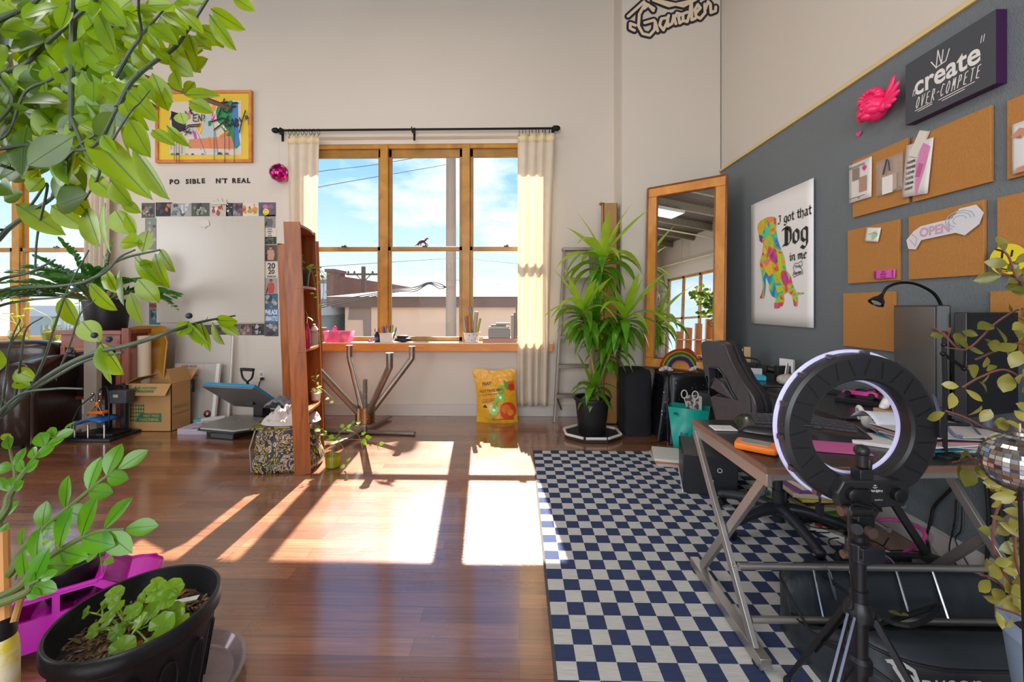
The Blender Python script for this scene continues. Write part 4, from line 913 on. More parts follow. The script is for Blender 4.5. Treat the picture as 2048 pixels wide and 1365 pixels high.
# flat carton with flowers, plastic, wrapped roll
a=at_z(358,868,0); mb=PM(); mb.c('#a59aa8'); mb.box((a.x,a.y-.02,0),(a.x+.30,a.y+.22,.055)); M=TR(a.x,a.y,.0555)
for k in range(16): mb.c(('#d8ccd0','#8d6f9a','#c98f5a','#8a9a70','#e6ded8')[k%5]); x,y=rd.uniform(.02,.27),rd.uniform(0,.2); mb.flat([(x+.03*math.cos(q),y+.02*math.sin(q)) for q in [PI*i/4 for i in range(8)]],M,.0005+k*.0001)
single(mb,'flat_carton','flat mauve flower-patterned box on the floor beside the cardboard box','box')
mb=MB(); mb.grid(lambda u,v:(a.x+.12+.42*u+.05*v,a.y-.03+.2*v*(1-u*.3),.062+.055*u+.008*math.sin(u*17+v*5)*math.sin(v*9)),24,10); mb.build('plastic_sheet',glassmat('clear_plastic_film','#ffffff',.5,.15,mixt=('#d8d0ca',.35)),label='crinkled clear plastic sheet lying over the flat mauve box',cat='plastic sheet',sharp=180)
a=at_z(388,846,0.03); b=at_z(450,838,.03); mb=MB(); mb.tube([(a.x,a.y,.035),(b.x,b.y,.035)],.034,16); 
t=thing('wrapped_roll','pale roll with a teal end lying in front of the canvas pack','paper roll',(a.x,a.y,0)); mb.build('roll',mat('pale_wrap','#b8b6b2',.5),t,world=True)
d=(b-a).normalized(); mb=MB(); mb.tube([a+Vector((0,0,.005))-d*.002,a+Vector((0,0,.005))+d*.06],.0355,16); mb.build('teal_end',mat('teal_print','#3d8f96',.5),t,world=True)
# plants in vases on the armchair window sill
M_vase=glassmat('vase_glass','#f4f6ee',.6,.02); M_ywater=mat('yellow_root_water','#c9cf52',.15,trans=.75,ior=1.2,emit=None)
M_root=mat('pale_roots','#b79c4a',.6); M_lime=leafmat('lime_leaf','#86b526','#a5cc35',tr='#cfe84a',trf=.5)
def vase(px,py,w,h,label,nleaf,seed,Y=4.62,lobed=True):
    o=at_y(px,0,Y); z=W1[2]+.028 if Y>4.5 else 0; r=random.Random(seed)
    t=thing('glass_vase',label,'vase',(o.x,Y,z))
    mb=MB(); mb.lathe([(w*.8,0),(w*.85,.005),(w*1.05,h*.7),(w,h),(w*.93,h),(w*.98,h*.7),(w*.78,.01),(.001,.01)],24,TR(o.x,Y,z)); mb.build('vase_body',M_vase,t,world=True)
    mb=MB(); mb.lathe([(.001,.012),(w*.75,.012),(w*.9,h*.6),(.001,h*.6)],20,TR(o.x,Y,z)); mb.build('water',M_ywater,t,world=True)
    mb=MB()
    for k in range(16):
        q=[(o.x+r.uniform(-.6,.6)*w,Y+r.uniform(-.6,.6)*w,z+h*f) for f in (.8,.5,.25,.1)]; mb.tube(spline(q,4),.0022,4)
    mb.build('roots',M_root,t,world=True)
    f=MB(); s=MB()
    for k in range(nleaf):
        a=r.uniform(0,6.28); l=r.uniform(.12,.3); e=Vector((o.x+l*math.cos(a),Y+l*.5*math.sin(a)-.05,z+h+r.uniform(.1,.4))); s.tube(spline([(o.x,Y,z+h*.7),(o.x+.3*l*math.cos(a),Y,z+h+.08),e],5),.003,5)
        for q in range(5): 
            b=a+(q-2)*.55; leaf(f,e,e+Vector((math.cos(b)*.075,math.sin(b)*.04-.02,-.01+.02*r.random())),.045,(0,-.3,1),n=4)
    f.build('leaves',M_lime,t,world=True); s.build('stems',mat('lime_stem','#9fb84a',.5),t,world=True)
vase(103,690,.085,.2,'tall glass vase of yellow water and roots on the armchair sill, middle of three',4,1)
vase(147,690,.06,.2,'glass vase with tangled roots on the sill, nearest the curtain',2,2)
vase(38,690,.085,.14,'squat glass jar of yellow-green cuttings on the sill, farthest from the curtain',6,3)
# ================= bookcase, paisley bag, steel base, sill, plants by the ladder =================
M_cherry=wood('cherry_shelf_wood','#7c3a0c','#ad601c',.4,(9,9,1))
M_cherrytop=mat('pale_shelf_edge','#c9a184',.5)
# tall narrow bookcase, open towards the window side, leaning a touch
bz=math.radians(14); LEAN=math.radians(2.3)
Mb=TR(-1.665,3.05,0)@RZ(bz)@RY(-LEAN)
t=thing('bookcase','tall narrow reddish wood bookcase standing on the floor left of the steel base','bookcase',(-1.665,3.05,0))
def bk(mb,n,m,**k): mb.v=[Mb@v for v in mb.v]; return mb.build(n,m,t,world=True,**k)
HT=1.95
for y in (0,.46):
    mb=MB(); mb.box((-.057,y,0),(.057,y+.022,HT)); bk(mb,'side_panel',M_cherry,bevel=.002)
mb=MB(); mb.box((-.057,.022,.0),(-.045,.46,HT-.02)); bk(mb,'back_panel',M_cherry)
for i,z in enumerate((.04,.475,.955,1.45,HT-.02)):
    mb=MB(); pts=[(-.045,.022),(.05,.022)]+[(.05+.02*math.sin(PI*k/8),.022+.438*k/8) for k in range(1,8)]+[(.05,.46),(-.045,.46)]
    mb.prism(pts,z-.012,z+.008); 
    if 0<i<4: mb.box((.0,-.004,z-.012),(.057,.0,z+.008))
    bk(mb,'shelf',M_cherry if i!=1 else M_cherry,bevel=.001)
def bp(x,y,z): return Mb@Vector((x,y,z))
# lighter board behind it
dup(t,(-1.99,3.98,0),math.radians(51),'second wooden bookcase mostly hidden behind the tall narrow one')
t['label']='tall narrow reddish wood bookcase standing in front, left of the steel base'
# shelf contents
M_vine=leafmat('vine_leaf','#5d8f2a','#8fb33c',tr='#c4dc52',trf=.4); M_vinecream=leafmat('vine_leaf_cream','#a9b85a','#cfd08a',tr='#e5e89a',trf=.4)
def trailing(t,start,ends,seed,nl,ls,lm=M_vine,sm=None,r=.002,name='leaves'):
    rr=random.Random(seed); f=MB(); s=MB()
    for e in ends:
        p=spline([start]+[Vector(q) for q in e],6); s.tube(p,r,5)
        for k in range(nl):
            i=rr.randint(1,len(p)-1); q=p[i]; a=rr.uniform(0,6.28); d=Vector((math.cos(a),math.sin(a)*.7-.3,rr.uniform(-.6,.5))).normalized()
            s.tube([q,q+d*ls*.5],r*.6,4); leaf(f,q+d*ls*.4,q+d*ls*1.4,ls*.8,(rr.uniform(-.4,.4),-.7,.8),n=4,shape=.35,fold=.15)
    f.build(name,lm,t,world=True); s.build('stems',sm or mat('vine_stem','#7d8a3a',.6),t,world=True)
c=bp(.025,.15,1.46); t=thing('shelf_plant','small dark pot with a vine trailing off the upper bookcase shelf','plant',c)
pot(t,c,.045,.13,soil=.02,rim=.005); c2=c+Vector((0,0,.13))
trailing(t,c2,[[c2+Vector((.05,.02,.05)),c2+Vector((.12,.03,0)),c2+Vector((.15,.03,-.15)),c2+Vector((.13,.02,-.33))],[c2+Vector((.06,-.01,.02)),c2+Vector((.10,0,-.15)),c2+Vector((.12,0,-.4))],[c2+Vector((-.01,0,.06)),c2+Vector((-.0,0,.13))],[c2+Vector((.08,.06,.03)),c2+Vector((.18,.05,-.07))]],3,9,.034)
c=bp(.045,.10,.965); t=thing('pink_bottle','slim magenta bottle with a small sprout on the middle bookcase shelf','bottle',c)
mb=MB(); mb.lathe([(.022,0),(.024,.01),(.022,.13),(.012,.17),(.010,.2),(.013,.2)],16,TR(c)); mb.build('bottle_body',mat('magenta_glass','#b41f5e',.15,trans=.2),t,world=True)
mb=MB(); mb.tube([c+Vector((0,0,.2)),c+Vector((.01,-.01,.26))],.002,5); leaf(mb,c+Vector((.01,-.01,.25)),c+Vector((.06,-.02,.22)),.02); leaf(mb,c+Vector((.01,-.01,.26)),c+Vector((-.01,-.02,.31)),.02); mb.build('sprout',M_vinecream,t,world=True)
c=bp(.035,.36,.965); t=thing('glass_jar','clear jar with a white knob lid at the far end of the middle bookcase shelf','jar',c)
mb=MB(); mb.lathe([(.03,0),(.034,.02),(.034,.10),(.026,.125)],18,TR(c)); mb.build('jar_body',glassmat('jar_glass','#eef2ee',.6,.02,mixt=('#dfe3dd',.3)),t,world=True)
mb=MB(); mb.lathe([(.03,.125),(.034,.135),(.02,.16),(.008,.165),(.012,.18),(.001,.185)],18,TR(c)); mb.build('lid',mat('white_ceramic','#e3ddd2',.3),t,world=True)
c=bp(.03,.36,.485); t=thing('ceramic_planter','small white planter with pale vine leaves on the lower bookcase shelf','planter',c)
mb=MB(); mb.lathe([(.02,0),(.035,.015),(.038,.07),(.03,.075),(.001,.06)],18,TR(c)); mb.build('planter_body',mat('white_ceramic','#e3ddd2',.3),t,world=True)
c2=c+Vector((0,0,.07)); trailing(t,c2,[[c2+Vector((.04,-.02,.05)),c2+Vector((.13,-.02,-.02)),c2+Vector((.18,-.02,-.1))],[c2+Vector((0,0,.1)),c2+Vector((.01,0,.2))]],8,8,.035,M_vinecream)
# floor vase with pothos
c=at_z(628,932,0); c=Vector((-1.50,3.20,0)); t=thing('glass_vase','clear glass vase of pothos cuttings in yellow water at the foot of the bookcase','vase',c)
mb=MB(); mb.lathe([(.05,0),(.06,.01),(.065,.1),(.05,.19),(.068,.245),(.064,.243),(.047,.19),(.06,.1),(.001,.012)],24,TR(c)); mb.build('vase_body',M_vase,t,world=True)
mb=MB(); mb.lathe([(.001,.013),(.055,.013),(.059,.1),(.001,.1)],20,TR(c)); mb.build('water',mat('yellow_plant_water','#b9b41a',.15,trans=.5,ior=1.2),t,world=True)
c2=c+Vector((0,0,.22)); trailing(t,c2,[[c2+Vector((-.05,-.02,.06)),c2+Vector((-.07,-.03,.10))],[c2+Vector((.08,.0,.08)),c2+Vector((.18,.05,.03)),c2+Vector((.22,.05,-.08))],[c2+Vector((.06,-.05,.02)),c2+Vector((.15,-.05,-.12)),c2+Vector((.13,-.05,-.2))],[c2+Vector((.1,.1,.1)),c2+Vector((.24,.12,.14))],[c2+Vector((.12,.02,.0)),c2+Vector((.3,.05,-.02)),c2+Vector((.36,.05,-.1))]],5,5,.045,leafmat('pothos_leaf','#4f9a26','#7cc038',tr='#b8e048',trf=.45))
# paisley bag and cloth pile
def damask():
    m=bpy.data.materials.new('damask_print'); m.use_nodes=True; nt=m.node_tree; N=nt.nodes; L=nt.links; b=N['Principled BSDF']
    tc=N.new('ShaderNodeTexCoord'); 
    w=N.new('ShaderNodeTexNoise'); w.inputs['Scale'].default_value=8; w.inputs['Detail'].default_value=1.5; w.inputs['Distortion'].default_value=3.2; L.new(tc.outputs['Object'],w.inputs[0])
    r=N.new('ShaderNodeValToRGB'); r.color_ramp.interpolation='CONSTANT'; e=r.color_ramp.elements; e[0].position=0; e[0].color=lin('#201a1c'); e[1].position=.52; e[1].color=lin('#c9a98c')
    x=e.new(.56); x.color=lin('#201a1c'); x=e.new(.60); x.color=lin('#c9a98c'); x=e.new(.64); x.color=lin('#241d1f'); x=e.new(.36); x.color=lin('#b3a51f'); x=e.new(.40); x.color=lin('#201a1c')
    L.new(w.outputs['Fac'],r.inputs[0]); L.new(r.outputs[0],b.inputs['Base Color']); b.inputs['Roughness'].default_value=.5; b.inputs['Coat Weight'].default_value=.3; return m
c=(-1.87,3.22,0); t=thing('paisley_bag','black tote bag with a cream and yellow damask print behind the bookcase foot','bag',c,math.radians(12))
mb=MB(); 
def fn(u,v):
    a=2*PI*u; k=.5; sx=math.copysign(abs(math.cos(a))**k,math.cos(a)); sy=math.copysign(abs(math.sin(a))**k,math.sin(a)); w=lerp(.24,.19,v)+.025*math.sin(PI*v); d=lerp(.14,.11,v)+.01*math.sin(PI*v)
    return (sx*w+.012*math.sin(9*v+6*u),sy*d+.008*math.sin(14*u+7*v),.35*v)
mb.grid(fn,40,12,wrapu=True); mb.f.append(tuple(range(39,-1,-1))); mb.mi.append(0); mb.build('bag_body',damask(),t,sharp=180)
mb=MB(); mb.prism([(-.22,-.13),(.2,-.13),(.2,.12),(-.22,.12)],.345,.36); mb.tube([(-.23,-.135,.352),(.2,-.135,.352)],.010,8); mb.tube([(-.23,-.135,.352),(-.23,.12,.352)],.010,8); mb.build('top_trim',mat('yellow_black_piping','#837a2a',.6,noise_amt=.9,noise_scale=45,col2='#1d1a1a'),t)
mb=MB(); mb.tube([(-.235,-.10,.01),(-.24,-.12,.2),(-.2,-.12,.34)],.006,6); mb.build('side_piping',mat('grey_piping','#8c8a86',.6),t)
rd=random.Random(2); mb=MB()
def heap(u,v,sd=0):
    a=2*PI*u; r=.21*v; h=.11*(1-v**2.6)+.03*math.sin(5*a+sd)*v*(1-v)*3+.02*noise.noise(Vector((u*16+sd,v*7,2.2)))*3*(v<.98)
    return (r*math.cos(a)*1.05+.02,r*math.sin(a)*.65,.36+max(0.004,h))
mb.grid(lambda u,v:heap(u,v),48,14,wrapu=True); mb.v=[ROOTM[t.name]@v for v in mb.v]
mb.build('cloth_pile',mat('crumpled_pale_cloth','#b8aca6',.8,noise_amt=.08,noise_scale=30,bump=.9,bump_scale=22),label='crumpled pinkish white clothes piled on the damask bag',cat='clothes',sharp=180)
mb=MB(); mb.grid(lambda u,v:(-2.14+.2*u,3.32+.1*v,.45+.05*math.sin(PI*u)+.01*math.sin(u*22)+.02*v),14,6); mb.build('striped_cloth',mat('grey_stripe_cloth','#77777a',.8,bump=.5,noise_amt=.4,noise_scale=40,stretch=(1,1,9)),label='grey striped cloth at the back of the clothes pile',cat='clothes',sharp=180,solid=.01)
# steel table base with four bent tubes
cx,cy=-1.56,4.03; t=thing('steel_table_base','raw steel table base with four bent tube arms, a threaded screw and a cross foot','table base',(cx,cy,0))
mb=MB(); mb.beam((-2.07,4.10,.02),(-1.05,4.02,.02),.07,.02); mb.beam((-1.70,3.62,.03),(-1.50,4.60,.03),.07,.02); mb.build('cross_foot',M_steel,t,world=True,bevel=.003)
mb=MB(); mb.tube([(cx,cy,.03),(cx,cy,.13)],.022,16); mb.lathe([(.02,.115),(.115,.115),(.115,.125),(.02,.125)],32,TR(cx,cy,0)); mb.build('stem',M_steel,t,world=True)
mb=MB(); mb.lathe([(.0,.125),(.095,.125),(.095,.275),(.100,.275),(.100,.285),(.088,.285),(.085,.2),(.0,.2)],36,TR(cx,cy,0)); mb.build('hub',mat('bronzed_steel_hub','#8a6a4e',.28,.95,noise_amt=.2,noise_scale=6),t,world=True)
mb=MB(); pr=[(.0,.2)]; z=.2
while z<.56: pr+= [(.026,z),(.019,z+.007)]; z+=.014
pr.append((0,z)); mb.lathe(pr,18,TR(cx,cy,0)); mb.build('threaded_screw',M_steel,t,world=True,sharp=20)
for (x,y,zz,b) in ((-1.90,3.72,.86,.14),(-1.86,4.36,.86,.12),(-1.19,3.66,.86,.12),(-1.15,4.28,.86,.12)):
    mb=MB(); d=Vector((x-cx,y-cy,0)).normalized()*.05; el=Vector((x,y,zz-b))
    P=[Vector((cx,cy,.21))+d,el+(Vector((cx,cy,.21))+d-el).normalized()*.04,el,el+Vector((0,0,.04)),Vector((x,y,zz))]; mb.tube(P,.031,16); mb.build('tube_arm',M_steel,t,world=True,sharp=30)
    mb=MB(); mb.lathe([(0,0),(.036,0),(.036,.012),(0,.012)],16,TR(x,y,zz)); mb.build('tube_cap',mat('cap_grey','#a09a94',.4,.8),t,world=True)
# ---- things on the sill
ZS=W1[2]+.027; YS=YB-.02
def sx(px,Y=YS): return at_y(px,600,Y).x
# pink basket
a,b=sx(652),sx(704); t=thing('pink_basket','translucent pink plastic basket of odds and ends on the window sill','basket',((a+b)/2,YS,ZS))
mb=MB(); w=(b-a)/2; cc=((a+b)/2,YS,ZS)
mb.add([(s*w*k,q*.075*k,z) for (k,z) in ((.85,0),(1,.13)) for s,q in ((-1,-1),(1,-1),(1,1),(-1,1))],[(0,3,2,1),(0,1,5,4),(1,2,6,5),(2,3,7,6),(3,0,4,7)],TR(cc)); mb.build('basket_body',glassmat('pink_plastic','#f7a8cc',.3,.2,mixt=('#e58ab8',.55)),t,world=True,solid=.003)
for k,(dx,col,nm) in enumerate(((-.05,'#d8478a','pink round brush standing in the pink basket'),(.03,'#3d4f8f','blue bottle lying in the pink basket'),(.07,'#e2d23a','yellow-labelled tub in the pink basket'))):
    mb=MB(); x=cc[0]+dx
    if k==0: mb.ell((x,YS,ZS+.15),(.028,.012,.04)); mb.tube([(x,YS,ZS+.02),(x,YS,ZS+.12)],.007,6)
    elif k==1: mb.lathe([(.018,0),(.02,.01),(.02,.09),(.01,.10),(.01,.12)],12,TR(x,YS+.02,ZS+.01))
    else: mb.lathe([(.022,0),(.024,.06),(.024,.08)],12,TR(x,YS-.02,ZS+.01))
    mb.build(('round_brush','small_bottle','small_tub')[k],mat('pl'+col[1:],col,.4),label=nm,cat=('brush','bottle','tub')[k])
mb=MB(); mb.box((sx(632),YS-.03,ZS),(sx(650),YS+.05,ZS+.17)); mb.build('brown_carton',mat('grey_brown_card','#8a7866',.8),label='brown carton on the sill between the bookcase and the pink basket',cat='box',bevel=.004)
# marker cup
a,b=sx(762),sx(787); t=thing('marker_cup','white square cup crammed with markers on the window sill','cup',((a+b)/2,YS,ZS))
mb=MB(); mb.add([(lerp(a,b,.5)+s*(b-a)/2*k,YS+q*.06*k,ZS+z) for (k,z) in ((.85,0),(1,.11)) for s,q in ((-1,-1),(1,-1),(1,1),(-1,1))],[(0,3,2,1),(0,1,5,4),(1,2,6,5),(2,3,7,6),(3,0,4,7)]); mb.build('cup_body',mat('white_ceramic','#e3ddd2',.3),t,world=True,solid=.004,bevel=.003)
rd=random.Random(9); cols=['#c9372c','#e07b28','#2a7d4f','#27408b','#8a2d6f','#d8b02f','#1f1f22','#d86a9a','#59b04a','#3a3f46']
nms={'#c9372c':'red','#e07b28':'orange','#2a7d4f':'dark green','#27408b':'blue','#8a2d6f':'purple','#d8b02f':'yellow','#1f1f22':'black','#d86a9a':'pink','#59b04a':'light green','#3a3f46':'grey'}
for k,col in enumerate(cols):
    x=lerp(a+.01,b-.01,k/9); y=YS+rd.uniform(-.03,.03); tp=(x+(k-4.5)*.008,y+rd.uniform(-.01,.02),ZS+rd.uniform(.15,.2)); mb=MB(); mb.tube([(x,y,ZS+.02),tp],.0075,8); mb.tube([tp,(tp[0],tp[1],tp[2]+.02)],[.0065,.003],8)
    mb.build('marker',mat('mk'+col[1:],col,.4),label=nms[col]+' marker standing in the white cup on the sill',cat='marker',group='markers in the white sill cup')
t=thing('paint_bottle','dark paint bottle with a blue label beside the white marker cup','bottle',(sx(754),YS,ZS))
mb=MB(); mb.lathe([(.028,0),(.03,.005),(.03,.09),(.018,.10),(.018,.12),(0,.12)],16,TR(sx(754),YS,ZS)); mb.build('bottle_body',mat('dark_bottle','#1d1f25',.25),t,world=True)
mb=MB(); mb.lathe([(.0305,.02),(.0305,.06)],16,TR(sx(754),YS,ZS),cap=False); mb.build('bottle_label',mat('blue_label','#3f5f9a',.5),t,world=True)
for k,(x,col) in enumerate(((750,'#c9372c'),(756,'#2a7d4f'))):
    mb=MB(); mb.tube([(sx(x),YS,ZS+.121),(sx(x),YS,ZS+.16)],[.008,.005],8); mb.build('paint_tube',mat('mk'+col[1:],col,.4),label=('red' if k==0 else 'green')+' tip poking up above the dark paint bottle',cat='paint tube')
mb=MB(); mb.ell((sx(741),YS-.04,ZS+.014),(.02,.014,.014)); mb.ell((sx(746),YS-.035,ZS+.01),(.014,.01,.01)); mb.build('glass_pebbles',mat('purple_glass_bits','#7d4f9a',.2),label='small purple ornament on the sill beside the paint bottle',cat='ornament')
mb=MB(); superell((sx(808),YS-.03,ZS+.03),(.10,.05,.028),2.4,mb=mb); superell((sx(806),YS-.02,ZS+.065),(.07,.04,.02),2.2,mb=mb); mb.build('black_pouch',mat('black_padded_pouch','#232126',.5,bump=.3),label='black padded pouch lying on the sill under the middle pane',cat='pouch',sharp=180)
# roll cup
a,b=sx(925),sx(962); cx=(a+b)/2; t=thing('dotted_cup','white dotted bin holding paper rolls on the window sill','bin',(cx,YS,ZS))
mb=MB(); mb.lathe([(.075,0),(.08,.004),(.10,.115),(.096,.115),(.072,.01),(0,.01)],24,TR(cx,YS,ZS)); mb.build('bin_body',mat('white_bin','#ded8d6',.4),t,world=True)
p=PM()
for k in range(26):
    an=2*PI*k/13+.2*(k//13); z=.03+.055*(k//13)+.012*(k%2); r=.08+.02*z/.115+.001; p.c(('#c03a78','#e08a2a','#7a4fa0','#2a9a9a')[k%4]); o=Vector((cx+r*math.cos(an),YS+r*math.sin(an),ZS+z)); p.flat([(.007*math.cos(q),.007*math.sin(q)) for q in [PI*i/4 for i in range(8)]],frame(o,(-math.sin(an),math.cos(an),0),(0,0,1)),.001)
p.done('dot_print',t,world=True,smooth=False)
for k,(dx,tx,top,r,col,nm) in enumerate(((-.07,-.09,.30,.012,'#9a9a9a','thin grey paper roll at the edge of the dotted bin'),(-.045,-.055,.31,.016,'#a8343c','red paper roll in the dotted bin'),(-.015,-.02,.33,.02,'#a87a2a','gold paper roll in the dotted bin'),(.02,-.02,.42,.022,'#6f7276','tallest silver roll in the dotted bin'),(.045,.06,.36,.024,'#a99a76','tan paper roll leaning to the right in the dotted bin'),(.065,.10,.28,.014,'#8a8a3a','olive paper roll in the dotted bin'))):
    mb=MB(); mb.tube([(cx+dx*.7,YS+(.02 if k%2 else -.02),ZS+.015),(cx+tx,YS+(.03 if k%2 else -.03),ZS+top)],r,14); mb.build('paper_roll',mat('roll_'+col[1:],col,.4,.2 if k!=1 else 0),label=nm,cat='paper roll',group='paper rolls in the dotted bin')
# boxes and books at the right end of the sill
mb=MB(); mb.box((sx(966),YS-.07,ZS),(sx(1034),YS+.07,ZS+.05)); mb.build('flat_box',mat('salmon_box','#b98678',.6),label='flat salmon box under the grey boxes at the end of the sill',cat='box',bevel=.003)
mb=MB(); mb.box((sx(977),YS-.05,ZS+.051),(sx(1020),YS+.06,ZS+.16)); mb.build('grey_box',mat('grey_card_box','#8f8d8a',.6),label='grey carton stacked on the flat salmon box on the sill',cat='box',bevel=.004)
for k,(c0,c1,col,h,l) in enumerate(((978,1018,'#b9b4aa',.025,'white booklet directly on the grey sill carton'),(982,1012,'#7d7a74',.02,'grey booklet second from the top of the sill stack'),(992,1020,'#a8a49c',.02,'small pale booklet on top of the sill stack'))):
    z0=ZS+.161+sum((.025,.02,.02)[:k])+.001*k; mb=MB(); mb.box((sx(c0),YS-.04,z0),(sx(c1),YS+.05,z0+h)); mb.build('booklet',mat('bk'+col[1:],col,.6),label=l,cat='booklet',group='booklets on the sill carton',bevel=.002)
for k,(x0,x1,h,col,l) in enumerate(((1022,1027,.27,'#9b968d','pale upright book at the end of the sill beside the curtain'),(1027.5,1031,.30,'#6b675f','brown upright book between the pale one and the curtain'),(1031.5,1034,.36,'#4b4036','tall dark upright binder nearest the curtain on the sill'))):
    mb=MB(); mb.box((sx(x0),YS-.06,ZS+.051),(sx(x1),YS+.06,ZS+.051+h)); mb.build('upright_book',mat('bk'+col[1:],col,.6),label=l,cat='book',group='upright books at the end of the sill',bevel=.002)
mb=MB(); mb.quad((sx(850),YS-.07,ZS+.0015),(sx(905),YS-.07,ZS+.0015),(sx(900),YS+.0,ZS+.0015),(sx(862),YS+.0,ZS+.0015)); mb.build('paper_sheet',mat('white_paper','#e6e2dc',.6),label='white paper lying on the sill beside the dotted bin',cat='paper',solid=.001)
# toy dinosaur on the meeting rail
def dino():
    o=at_y(843,491,YB+.105); t=thing('toy_dinosaur','little dark red toy dinosaur walking on the middle window rail','toy',o)
    def q(px,py,dy=0): return at_y(px,py,YB+.105+dy)
    mb=MB(); mb.tube([q(830,492),q(835,489),q(840,485),q(846,483),q(850,482)],[.003,.008,.018,.02,.014],10); mb.tube([q(850,482),q(853,478),q(856,477)],[.013,.009,.009],8)
    mb.ell(q(855,477.5),(.016,.008,.009)); mb.tube([q(855,476),q(853,474)],[.003,.001],5); mb.tube([q(851,479),q(847,475)],[.006,.001],5)
    for (x0,x1,dy) in ((839,836,-.01),(841,841,.01),(849,856,-.01),(848,851,.01)): mb.tube([q(x0,485,dy),q((x0+x1)/2+1,488,dy),q(x1,491.3,dy)],[.009,.006,.005],8); mb.ell(q(x1+.6,491.3,dy),(.009,.006,.004))
    mb.build('toy_body',mat('dark_red_toy','#5f1f22',.45,noise_amt=.3,noise_scale=80),t,world=True,sharp=80)
dino()
# soil bag
def soilbag():
    a=at_z(952,845,0); b=at_z(1036,842,0); cx=(a.x+b.x)/2; cy=4.50; w=.235; h=.58
    t=thing('soil_bag','crumpled yellow and orange potting soil bag standing against the window wall','bag',(cx,cy,0))
    def fn(u,v,dd=1):
        x=(u-.5)*2; z=h*v; bul=(1-abs(x)**2.6)*(math.sin(PI*min(1,v*1.0+.12))**.5 if v<.86 else .25*(1-v)/.14+.02)
        xx=x*w*(1-.06*math.sin(PI*v)+.05*(v>.85))-.035*(v**2)*1.2
        return (cx+xx,cy-.085*bul*dd-.0+.012*math.sin(13*v+7*u)*bul+.04*v,z+.012*math.sin(9*u)*(v>.9))
    mb=MB(); mb.grid(lambda u,v:fn(u,v,1),30,26); mb.grid(lambda u,v:fn(1-u,v,-.9),30,26)
    def bagmat():
        m=bpy.data.materials.new('printed_soil_bag'); m.use_nodes=True; nt=m.node_tree; N=nt.nodes; L=nt.links; b=N['Principled BSDF']; b.inputs['Roughness'].default_value=.3; b.inputs['Base Color'].default_value=lin('#e2a426')
        tc=N.new('ShaderNodeTexCoord'); nz=N.new('ShaderNodeTexNoise'); nz.inputs['Scale'].default_value=16; L.new(tc.outputs['Object'],nz.inputs[0]); bp=N.new('ShaderNodeBump'); bp.inputs['Strength'].default_value=.8; bp.inputs['Distance'].default_value=.02; L.new(nz.outputs['Fac'],bp.inputs['Height']); L.new(bp.outputs[0],b.inputs['Normal']); return m
    mb.build('bag_body',bagmat(),t,world=True,sharp=180)
    p=PM(); k=[.004]
    def patch(col,poly):
        p.c(col,.3); k[0]+=.0006
        cu=sum(q[0] for q in poly)/len(poly); cv=sum(q[1] for q in poly)/len(poly)
        def P(u,v): f=Vector(fn(u,v,1)); return f+Vector((0,-k[0],0))
        vs=[P(cu,cv)]+[P((q[0]+cu)/2,(q[1]+cv)/2) for q in poly]+[P(*q) for q in poly]; n=len(poly)
        p.add(vs,[(0,1+i,1+(i+1)%n) for i in range(n)]+[(1+i,1+n+i,1+n+(i+1)%n,1+(i+1)%n) for i in range(n)])
    def disc(col,u,v,r,n=14,ry=None): patch(col,[(u+r*math.cos(2*PI*i/n),v+(ry or r*.8)*math.sin(2*PI*i/n)) for i in range(n)])
    patch('#5f8f2f',[(.72,.82),(.86,.74),(.9,.66),(.8,.62),(.72,.7)]); patch('#d86a1e',[(.8,.78),(.97,.8),(.98,.6),(.85,.6)])
    disc('#c9351f',.9,.68,.08); patch('#7ab53a',[(.62,.72),(.74,.7),(.7,.58),(.5,.35),(.42,.12),(.3,.05),(.34,.2),(.46,.42)])
    disc('#86c04a',.62,.50,.12); disc('#9bcb62',.44,.26,.12); disc('#d24a22',.78,.24,.2,ry=.17); disc('#e3712c',.74,.27,.12); disc('#e8893a',.84,.2,.08)
    patch('#b9541f',[(.4,.06),(.9,.06),(.92,.1),(.4,.1)]); patch('#3a3424',[(.16,.3),(.22,.36),(.28,.3)]); disc('#eef2e6',.62,.50,.035); disc('#eef2e6',.44,.26,.035)
    p.done('colour_print',t,world=True,sharp=180)
    p=PM(); p.c('#6a4a16'); 
    for s,u,v,h_,ww in (('POTTING MIX',.4,.63,.03,.26),('enriched with plant food',.38,.555,.016,.26),('moisture control',.3,.46,.012,.14),('for indoor and outdoor',.3,.43,.012,.14),('container plants',.27,.40,.012,.11),('PEAT',.3,.75,.035,.1)):
        f=Vector(fn(u,v,1)); p.text(s,frame(f+Vector((0,-.012,0)),(1,0,.12),(0,.15,1)),h=h_,w=ww,bold=.03,depth=.006)
    p.done('printed_text',t,world=True,smooth=False)
soilbag()
